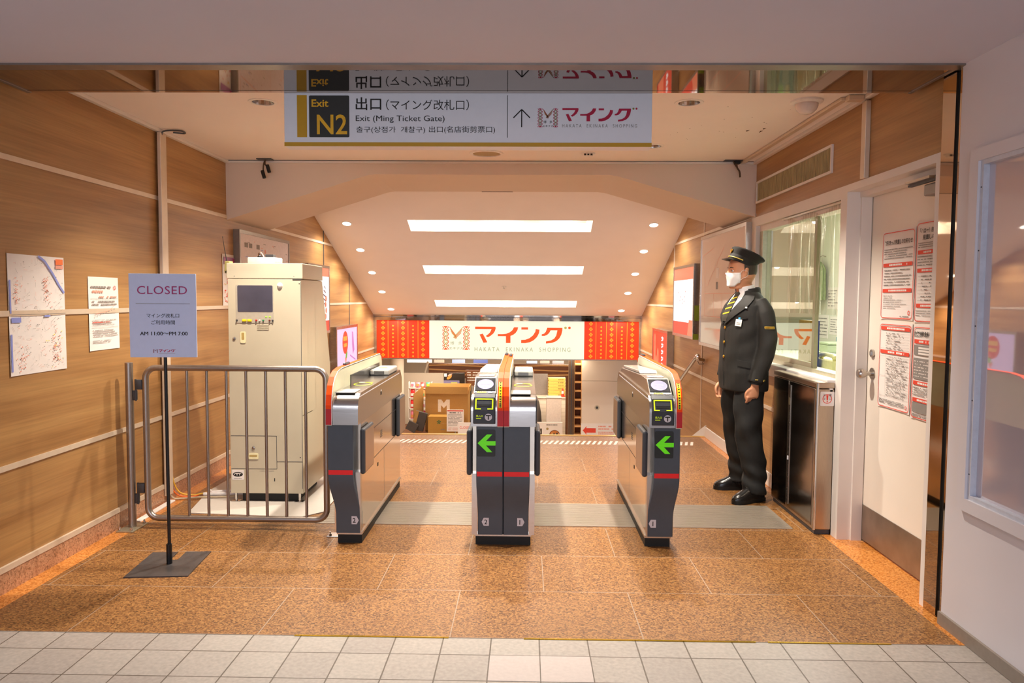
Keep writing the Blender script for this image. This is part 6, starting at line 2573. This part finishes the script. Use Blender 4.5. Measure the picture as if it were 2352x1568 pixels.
# arms
for sy, arm in ((1, [(-.025, .135, 1.375), (-.052, .195, 1.25), (-.060, .212, 1.08), (-.025, .210, .95), (.008, .204, .85), (.016, .203, .815)]),
                (-1, [(-.022, -.135, 1.375), (-.03, -.200, 1.25), (-.015, -.222, 1.08), (.02, -.230, .95), (.045, -.234, .84), (.052, -.235, .805)])):
    limb(g, arm, [.036, .040, .038, .033, .026, .027], M_SKIN)
    wx, wy, wz = arm[-1]
    # palm: flat block of tissue, edge forward
    palm = []
    for (dx, dz, a, b) in ((0, .01, .024, .017), (.004, -.02, .034, .016), (.008, -.05, .039, .015), (.010, -.078, .037, .013)):
        palm.append([W(wx + dx + a * math.cos(2 * math.pi * i / 16), wy + b * math.sin(2 * math.pi * i / 16), wz + dz) for i in range(16)])
    g.loft(palm, M_SKIN)
    # four fingers, unequal, curling inward
    for k, (fx, l0, l1, l2) in enumerate(((.037, .034, .022, .018), (.017, .038, .025, .020), (-.003, .036, .023, .018), (-.021, .028, .018, .016))):
        bx_, bz_ = wx + .010 + fx, wz - .072
        inn = -sy
        c1 = .35 + .05 * k
        p0 = (bx_, wy, bz_)
        p1 = (bx_ + .002, wy + inn * l0 * math.sin(c1), bz_ - l0 * math.cos(c1))
        c2 = c1 + .75
        p2 = (p1[0] - .001, p1[1] + inn * l1 * math.sin(c2), p1[2] - l1 * math.cos(c2))
        c3 = c2 + .55
        p3 = (p2[0] - .002, p2[1] + inn * l2 * math.sin(c3), p2[2] - l2 * math.cos(c3))
        limb(g, [p0, p1, p2, p3], [.0095, .0090, .0082, .0068], M_SKIN, 10, 3)
    # thumb from the side of the palm
    p0 = (wx + .030, wy, wz - .020)
    p1 = (wx + .053, wy - sy * .010, wz - .045)
    p2 = (wx + .056, wy - sy * .016, wz - .072)
    p3 = (wx + .050, wy - sy * .020, wz - .092)
    limb(g, [p0, p1, p2, p3], [.014, .0115, .0098, .0075], M_SKIN, 10, 3)
# legs and feet
LEGS = {1: [(-.005, .095, .88), (.010, .107, .68), (.008, .112, .47), (-.030, .112, .28), (-.050, .112, .09)],
        -1: [(-.005, -.10, .88), (-.005, -.130, .68), (-.030, -.165, .47), (-.070, -.195, .28), (-.095, -.215, .09)]}
for sy, lg in LEGS.items():
    limb(g, lg, [.085, .075, .055, .050, .040], M_SKIN, 18)
    a_ = lg[-1]
    limb(g, [(a_[0] - .03, a_[1], .045), (a_[0] + .05, a_[1], .048), (a_[0] + .11, a_[1], .042)], [.018, .018, .012], M_SKIN, 12)
    limb(g, [(a_[0], a_[1], .10), (a_[0], a_[1], .045)], [.034, .020], M_SKIN, 12)
vs, fs = fuse(g, .0048, 1)
G().add(vs, fs, M_SKIN, True).build('body', att)
# eyes and brows, mouth line
for sy in (-1, 1):
    g = G()
    c = HW(.0755, sy * .031, HZ0 + .124)
    dr = (HW(1, sy * .25, 0) - HW(0, 0, 0)).normalized()
    g.lathe(c - dr * .004, dr, [(.011, 0), (.0105, .003), (.007, .0062), (0, .008)], M_SHIRT, 18)
    g.lathe(c - dr * .004, dr, [(.0052, .0066), (.004, .0078), (0, .0086)], M_INK, 14)
    g.build('eye', att)
g = G()
for sy in (-1, 1):
    g.tube([HW(.090, sy * .012, HZ0 + .142), HW(.087, sy * .030, HZ0 + .147), HW(.074, sy * .048, HZ0 + .143)], [.002, .0032, .0015], M_HAIR, 8)
g.build('eyebrows', att)
g = G()
hr = head_rings(72)
sel = hr[2:17]
rows = []
for q, ring in enumerate(sel):
    c = HW(0, 0, ring[0].z)
    half = 14 if q > 3 else 9 + q
    rows.append([ring[(k_ * half) // 14 % 72] + (ring[(k_ * half) // 14 % 72] - c).normalized() * .006 for k_ in range(-14, 15)])
for it in range(8):
    new = [[p.copy() for p in r_] for r_ in rows]
    for i in range(1, len(rows) - 1):
        for j in range(1, 28):
            new[i][j] = (rows[i - 1][j] + rows[i + 1][j] + rows[i][j - 1] + rows[i][j + 1]) / 4
    rows = new
for r_ in rows[1:-1]:
    c = HW(0, 0, r_[0].z)
    for j in range(1, 28):
        r_[j] = r_[j] + (r_[j] - c).normalized() * .007
vs = [p for r_ in rows for p in r_]
n = 29
fs = [[i * n + j, i * n + j + 1, (i + 1) * n + j + 1, (i + 1) * n + j] for i in range(len(rows) - 1) for j in range(n - 1)]
g.add(vs, fs, pm('white mask cloth', '#e6e4e2', 0.8, var=0.02), True)
mk = g.build('face_mask', att)
lab(mk, 'white face mask')
for sy in (-1, 1):
    g = G()
    g.tube(smooth_path([rows[12][14 + sy * 13], HW(.02, sy * .084, HZ0 + .125), HW(-.012, sy * .090, HZ0 + .118), HW(-.010, sy * .088, HZ0 + .085), HW(.02, sy * .080, HZ0 + .070), rows[4][14 + sy * 13]], 5), .0012, M_SHIRT, 6)
    lab(g.build('ear_loop', mk), 'white elastic loop')
g = G()
g.tube([HW(.080, -.022, HZ0 + .0545), HW(.094, -.008, HZ0 + .056), HW(.094, .008, HZ0 + .056), HW(.080, .022, HZ0 + .0545)], .0022, pm('lip', '#9a5c4c', 0.5), 8)
lab(g.build('mouth', att), 'closed lips')
# hair at the sides and back below the cap
g = G()
rings = []
for t, k in ((.40, .0), (.44, .5), (.52, 1), (.62, 1.15), (.74, 1.15), (.82, 1.0)):
    z = HZ0 + .232 * t
    ring = []
    for i in range(25):
        a = R(84 + (192 * i / 24))
        c, s = math.cos(a), math.sin(a)
        bk = (.055 + .045 * ease(t / .5)) + .006 * k
        x = (bk if c < 0 else .088) * c
        ring.append(HW(x, (.078 + .005 * k) * s, z))
    inner = [p + (HW(0, 0, z) - p) * .10 for p in ring][::-1]
    rings.append(ring + inner)
g.loft(rings, M_HAIR)
lab(g.build('hair', att), 'short dark hair')

# --- peaked cap, crown leaning back
ct = R(25)
cn_ = (HW(-math.sin(ct), 0, math.cos(ct)) - HW(0, 0, 0)).normalized()
cf_ = (HW(math.cos(ct), 0, math.sin(ct)) - HW(0, 0, 0)).normalized()
cl_ = (HW(0, 1, 0) - HW(0, 0, 0)).normalized()
co_ = HW(-.005, 0, HZ0 + .185)


def CW(x, y, z):
    return co_ + cf_ * x + cl_ * y + cn_ * z


def cap_ring(a, b, z, dx=0, n=40):
    return [CW(dx + a * math.cos(2 * math.pi * i / n), b * math.sin(2 * math.pi * i / n), z) for i in range(n)]


g = G()
g.loft([cap_ring(.101, .085, -.022), cap_ring(.1025, .0865, .006), cap_ring(.100, .085, .022)], M_CLOTH)
cp = g.build('cap_band', att)
lab(cp, 'black cap band')
g = G()
g.loft([cap_ring(.099, .084, .020), cap_ring(.106, .092, .040, -.004), cap_ring(.119, .110, .058, -.012), cap_ring(.122, .113, .066, -.014), cap_ring(.114, .106, .074, -.014), cap_ring(.09, .08, .078, -.010), cap_ring(.02, .02, .079, -.01)], M_CLOTH)
lab(g.build('cap_crown', att), 'black peaked cap crown leaning back')
g = G()
up_, lo_ = [], []
n = 20
for i in range(n + 1):
    a = R(-68 + 136 * i / n)
    up_.append((CW(.100 * math.cos(a), .0855 * math.sin(a), -.012), CW(.100 * math.cos(a) + .042 * max(0, math.cos(a * 1.25)) ** .6, .0855 * math.sin(a) * 1.02, -.012 - .030 * max(0, math.cos(a * 1.25)))))
vs, fs = [], []
for (p, q) in up_:
    vs += [p, q, p - cn_ * .003, q - cn_ * .003]
for i in range(n):
    k = 4 * i
    fs += [[k, k + 1, k + 5, k + 4], [k + 2, k + 6, k + 7, k + 3], [k + 1, k + 3, k + 7, k + 5]]
g.add(vs, fs, M_BLACKG, True)
lab(g.build('cap_visor', att), 'glossy black visor')
g = G()
bo_ = CW(.106, 0, .036)
g.lathe(bo_, cf_ + cn_ * -.2, [(.014, 0), (.013, .003), (.006, .005), (0, .006)], M_GBTN, 16)
for k in (-1, 1):
    g.tube([bo_ + cl_ * .008 * k - cn_ * .006, bo_ + cl_ * .018 * k + cn_ * .004, bo_ + cl_ * .016 * k + cn_ * .014], .003, M_GBTN, 6)
lab(g.build('cap_badge', att), 'gold cap badge')
g = G()
g.tube([CW(.104 * math.cos(R(a)), .088 * math.sin(R(a)), -.004) for a in range(-75, 76, 10)], .0035, M_GBRAID, 8)
g.build('cap_cord', att)

# --- jacket
JK = [(.770, .146, .200, .004), (.80, .150, .204, .004), (.90, .154, .205, .006), (1.00, .150, .196, .010), (1.10, .146, .192, .012), (1.20, .140, .196, .012),
      (1.29, .132, .204, .006), (1.36, .110, .205, -.006), (1.40, .090, .178, -.014), (1.44, .068, .118, -.016), (1.465, .058, .075, -.012)]


def jk(z):
    for i in range(len(JK) - 1):
        if JK[i][0] <= z <= JK[i + 1][0]:
            t = (z - JK[i][0]) / (JK[i + 1][0] - JK[i][0])
            return [JK[i][k] + (JK[i + 1][k] - JK[i][k]) * t for k in (1, 2, 3)]
    return JK[0][1:] if z < JK[0][0] else JK[-1][1:]


def JP(deg, z, d=0.0):
    """point on the jacket front: angle from the front towards his left, height, lift"""
    a, b, cx = jk(z)
    t = R(deg)
    c, s = math.cos(t), math.sin(t)
    sq = 2.3
    return W(cx + (a + d) * math.copysign(abs(c) ** (2 / sq), c), (b + d) * math.copysign(abs(s) ** (2 / sq), s), z)


g = G()
g.loft([ell(cx, 0, z, a, b) for z, a, b, cx in JK], M_CLOTH)
SL = {1: [(-.030, .150, 1.392), (-.050, .192, 1.305), (-.060, .212, 1.19), (-.058, .216, 1.08), (-.028, .212, .96), (.004, .206, .865), (.010, .205, .842)],
      -1: [(-.025, -.150, 1.392), (-.032, -.196, 1.305), (-.024, -.220, 1.19), (-.012, -.226, 1.08), (.018, -.231, .96), (.040, -.234, .86), (.046, -.2345, .835)]}
for sy, a_ in SL.items():
    limb(g, a_, [.046, .060, .061, .059, .056, .052, .052], M_CLOTH, 20)
# folds at the elbow
for (y, z, r) in ((.262, 1.10, .016), (.258, 1.14, .014), (.150, 1.12, .014)):
    pass
vs, fs = fuse(g, .0065, 3)
rn = random.Random(4)
jv = []
for v in vs:
    q = v - Vector((PX, PY, 0))
    x, y, z = q.dot(pf), q.dot(pl), v.z
    w_ = .0028 * math.sin(z * 46 + x * 30 + y * 9) * gs(z, 1.10, .16) * (1 if abs(y) > .15 else .35) + .002 * math.sin(z * 25 - y * 22 + x * 18)
    rad = Vector((pf.x * x + pl.x * y, pf.y * x + pl.y * y, 0))
    jv.append(v + (rad.normalized() * w_ if rad.length > .02 else Vector((0, 0, 0))))
G().add(jv, fs, M_CLOTH, True).build('jacket', att)
jacket = [c for c in bpy.data.objects if c.parent == att and c.name.startswith('jacket')][0]
lab(jacket, 'black single-breasted uniform jacket')


def band(g, left, right, m, d, n=14, th=.003):
    """strip of cloth lying on the jacket between two edge lines of (angle, height)"""
    def at(path, s):
        L_ = len(path) - 1
        i = min(L_ - 1, int(s * L_))
        t = s * L_ - i
        return (path[i][0] + (path[i + 1][0] - path[i][0]) * t, path[i][1] + (path[i + 1][1] - path[i][1]) * t)
    rings = []
    mcols = 6
    for i in range(n + 1):
        s = i / n
        p, q = at(left, s), at(right, s)
        top = [JP(p[0] + (q[0] - p[0]) * k / mcols, p[1] + (q[1] - p[1]) * k / mcols, d) for k in range(mcols + 1)]
        bot = [JP(p[0] + (q[0] - p[0]) * k / mcols, p[1] + (q[1] - p[1]) * k / mcols, d - th) for k in range(mcols + 1)][::-1]
        rings.append(top + bot)
    g.loft(rings, m)


g = G()
band(g, [(-40, 1.462), (-24, 1.40), (-10, 1.33), (-1, 1.265)], [(40, 1.462), (24, 1.40), (10, 1.33), (1, 1.265)], M_SHIRT, .006, th=.010)
lab(g.build('shirt_front', att), 'white shirt front')
g = G()
rings = []
for (z, e) in ((1.445, .066), (1.465, .066), (1.492, .0625), (1.494, .059), (1.46, .060)):
    rings.append([W(-.004 + (z - 1.445) * .35 + e * 1.02 * math.cos(R(28 + 304 * i / 30)), e * math.sin(R(28 + 304 * i / 30)), z - .012 * math.cos(R(28 + 304 * i / 30))) for i in range(31)])
n = 31
vs = [p for r_ in rings for p in r_]
fs = [[i * n + j, i * n + j + 1, (i + 1) * n + j + 1, (i + 1) * n + j] for i in range(len(rings) - 1) for j in range(n - 1)]
g.add(vs, fs, M_SHIRT, True)
lab(g.build('shirt_collar', att), 'white shirt collar')
g = G()
band(g, [(-14, 1.455), (-11, 1.432), (-8, 1.425), (-10, 1.33), (-7, 1.25)], [(14, 1.455), (11, 1.432), (8, 1.425), (10, 1.33), (7, 1.25)], pm('dark patterned tie', '#2c2a22', 0.5, var=0.2, scale=90), .014, th=.008)
tie = g.build('tie', att)
g = G()
for z in (1.40, 1.365, 1.33, 1.295):
    band(g, [(-9, z), (-9, z + .008)], [(9, z + .014), (9, z + .022)], M_YST, .0150, 3, .001)
lab(g.build('stripes', tie), 'yellow tie stripes')
for sy in (-1, 1):
    g = G()
    band(g, [(sy * 52, 1.458), (sy * 27, 1.40), (sy * 12, 1.32), (sy * 2, 1.235)], [(sy * 88, 1.450), (sy * 66, 1.395), (sy * 48, 1.335), (sy * 3, 1.225)], M_CLOTH, .013, th=.010)
    lab(g.build('lapel', att), 'notched jacket lapel')
g = G()
rings = []
for (z, e) in ((1.425, .088), (1.47, .080), (1.478, .073), (1.44, .070)):
    rings.append([W(-.016 + e * 1.0 * math.cos(R(62 + 236 * i / 26)), e * 1.12 * math.sin(R(62 + 236 * i / 26)), z - .010 * math.cos(R(62 + 236 * i / 26))) for i in range(27)])
n = 27
g.add([p for r_ in rings for p in r_], [[i * n + j, i * n + j + 1, (i + 1) * n + j + 1, (i + 1) * n + j] for i in range(len(rings) - 1) for j in range(n - 1)], M_CLOTH, True)
lab(g.build('collar', att), 'jacket collar')
for (dg_, z) in ((3, 1.205), (4, 1.105), (5, 1.005)):
    g = G()
    c = JP(dg_, z, .002)
    ax = (JP(dg_, z, .02) - JP(dg_, z, 0)).normalized()
    g.lathe(c, ax, [(.0105, 0), (.0105, .003), (.007, .006), (0, .0075)], M_GBTN, 16)
    lab(g.build('button', att), 'gold jacket button')
g = G()
g.tube([JP(2, z, .0015) for z in (1.23, 1.1, .95, .80)], .0022, M_INK, 6)
lab(g.build('front_edge', att), 'front edge of the jacket')
g = G()
band(g, [(46, .992), (46, .952)], [(76, .978), (76, .936)], M_CLOTH, .009, 5, .006)
lab(g.build('pocket_flap', att), 'slanted pocket flap')
g = G()
band(g, [(40, 1.272), (40, 1.262)], [(64, 1.282), (64, 1.272)], M_CLOTH, .008, 4, .005)
lab(g.build('breast_pocket', att), 'breast pocket welt')
g = G()
band(g, [(36, 1.268), (36, 1.222)], [(52, 1.264), (52, 1.218)], M_PAPER, .015, 4, .003)
for z in (1.236, 1.246):
    band(g, [(39, z), (39, z - .004)], [(49, z - .003), (49, z - .007)], M_GREYINK, .0156, 2, .001)
nt_ = g.build('name_tag', att)
lab(nt_, 'white name tag')
g = G()
band(g, [(42, 1.280), (42, 1.268)], [(47, 1.279), (47, 1.267)], pm('blue clip', '#4aa8d8', 0.4), .016, 2, .004)
lab(g.build('clip', nt_), 'blue clip')
g = G()
band(g, [(50, 1.352), (50, 1.343)], [(55, 1.350), (55, 1.341)], M_PAPER, .018, 2, .002)
lab(g.build('lapel_pin', att), 'small white lapel pin')


def sleeve_pt(s, ang, lift):
    """point on the left sleeve: 0..1 along it, angle (0 = forward, 90 = outward)"""
    P_ = [W(*p) for p in SL[1]]
    rr_ = [.046, .060, .061, .059, .056, .052, .052]
    L_ = len(P_) - 1
    i = min(L_ - 1, int(s * L_))
    t = s * L_ - i
    c = P_[i].lerp(P_[i + 1], t)
    r_ = rr_[i] + (rr_[i + 1] - rr_[i]) * t + lift
    return c + pf * r_ * math.cos(R(ang)) + pl * r_ * math.sin(R(ang))


g = G()
for sg_, m in ((.0, M_GBRAID),):
    a = [sleeve_pt(.290, an, .002) for an in range(50, 111, 10)]
    b = [sleeve_pt(.310, an, .002) for an in range(50, 111, 10)]
    for pth in (a, b):
        g.tube(pth, .0016, M_GBRAID, 6)
    for (p, q) in ((a[0], b[0]), (a[-1], b[-1])):
        g.tube([p, q], .0016, M_GBRAID, 6)
    g.tube([p.lerp(q, .5) for p, q in zip(a, b)], .003, M_GBTN, 6)
lab(g.build('sleeve_badge', att), 'gold bar badge on the upper sleeve')
g = G()
for s in (.865, .895, .925):
    g.tube([sleeve_pt(s, an, .0015) for an in (118, 126, 134, 142)], .0026, M_GBRAID, 6)
g.tube([sleeve_pt(.845, an, .0015) for an in (52, 62, 72)], .0026, M_GBRAID, 6)
lab(g.build('cuff_braid', att), 'gold braid on the cuff')
# shirt cuff hidden mostly
g = G()
g.tube([sleeve_pt(.97, 0, -.051), W(.013, .2045, .828)], .036, M_CLOTH, 18)
lab(g.build('cuff_lining', att), 'sleeve lining at the cuff')

# --- trousers
g = G()
g.loft([ell(cx, 0, z, a, b) for z, a, b, cx in ((.80, .104, .182, -.005), (.88, .112, .186, -.008), (.95, .108, .172, -.005), (1.0, .102, .162, 0))], M_TROU)
for sy, lg in LEGS.items():
    x0, y0, z0 = lg[0]
    pts = [(lg[0][0], lg[0][1], .88), (lg[1][0], lg[1][1], .68), (lg[2][0], lg[2][1], .47), (lg[3][0] - .002, lg[3][1], .28), (lg[4][0] + .004, lg[4][1], .14), (lg[4][0] + .008, lg[4][1], .060)]
    limb(g, pts, [.102, .100, .088, .082, .078, .080], M_TROU, 22)
vs, fs = fuse(g, .007, 3)
tv = []
for v in vs:
    q = v - Vector((PX, PY, 0))
    x, y, z = q.dot(pf), q.dot(pl), v.z
    sy = 1 if y > 0 else -1
    lg = LEGS[sy]
    for i in range(4):
        if lg[i][2] >= z >= lg[i + 1][2]:
            t = (lg[i][2] - z) / (lg[i][2] - lg[i + 1][2])
            cx, cy = lg[i][0] + (lg[i + 1][0] - lg[i][0]) * t, lg[i][1] + (lg[i + 1][1] - lg[i][1]) * t
            break
    else:
        cx, cy = (lg[4][0], lg[4][1]) if z < .1 else (0, sy * .09)
    dx, dy = x - cx, y - cy
    rad = Vector((pf.x * dx + pl.x * dy, pf.y * dx + pl.y * dy, 0))
    an = math.atan2(dy, dx)
    w_ = .007 * math.sin(z * 52 + an * 1.5 + sy) * gs(z, .17, .12) + .005 * math.sin(z * 30 - an * 2) * gs(z, .50, .16) + .004 * math.sin(z * 22 + an * 3)
    w_ += .010 * gs(an, 0, .18) * (1 if z < .75 else 0)
    tv.append(v + (rad.normalized() * w_ if rad.length > .01 else Vector((0, 0, 0))))
G().add(tv, fs, M_TROU, True).build('trousers', att)
tr_ = [c for c in bpy.data.objects if c.parent == att and c.name.startswith('trousers')][0]
lab(tr_, 'black creased trousers')
# --- shoes
for sy, (ax_, ay_, turn) in {1: (-.050, .112, R(18)), -1: (-.095, -.215, R(-7))}.items():
    def SW(x, y, z):
        c, s = math.cos(turn), math.sin(turn)
        return W(ax_ + x * c - y * s, ay_ + x * s + y * c, z)
    out = [(-.075, .018), (-.070, .032), (-.03, .038), (.03, .038), (.09, .046), (.14, .047), (.175, .038), (.196, .018), (.200, 0)]

    def hw(x):
        for i in range(len(out) - 1):
            if out[i][0] <= x <= out[i + 1][0]:
                t = (x - out[i][0]) / (out[i + 1][0] - out[i][0])
                return out[i][1] + (out[i + 1][1] - out[i][1]) * t
        return .01
    outl = [(x, y) for x, y in out] + [(x, -y) for x, y in out[::-1][1:]]
    g = G()
    k = len(outl)
    vs = [SW(x, y, .0008) for x, y in outl] + [SW(x * 1.0, y, .026) for x, y in outl]
    g.add(vs, [list(range(k))[::-1], list(range(k, 2 * k))], M_SOLE)
    g.add(vs, [[i, (i + 1) % k, k + (i + 1) % k, k + i] for i in range(k)], M_SOLE, True)
    sh = g.build('shoe_sole', att)
    lab(sh, 'black rubber sole')
    g = G()
    rings = []
    for (x, top, wk) in ((-.074, .085, .8), (-.06, .105, .96), (-.02, .118, .97), (.03, .118, .97), (.06, .112, .97), (.09, .098, .97), (.12, .082, .97), (.15, .070, .96), (.178, .058, .94), (.194, .042, .85)):
        w_ = hw(x) * wk
        rings.append([SW(x, w_ * math.cos(math.pi * i / 14) if True else 0, .024 + (top - .024) * (math.sin(math.pi * i / 14) ** .65)) for i in range(15)])
    g.loft(rings, M_SHOE)
    lab(g.build('shoe_upper', att), 'polished black shoe upper')
    g = G()
    for q, x in enumerate((.045, .062, .079)):
        zt = .116 - .006 * q
        g.tube([SW(x, -.020, zt - .004), SW(x + .006, 0, zt + .004), SW(x, .020, zt - .004)], .0028, M_BLACK, 6)
    g.tube([SW(.04, -.004, .121), SW(.05, -.02, .126), SW(.042, -.028, .112)], .0024, M_BLACK, 6)
    g.tube([SW(.04, .004, .121), SW(.05, .02, .126), SW(.042, .028, .112)], .0024, M_BLACK, 6)
    g.build('laces', att)
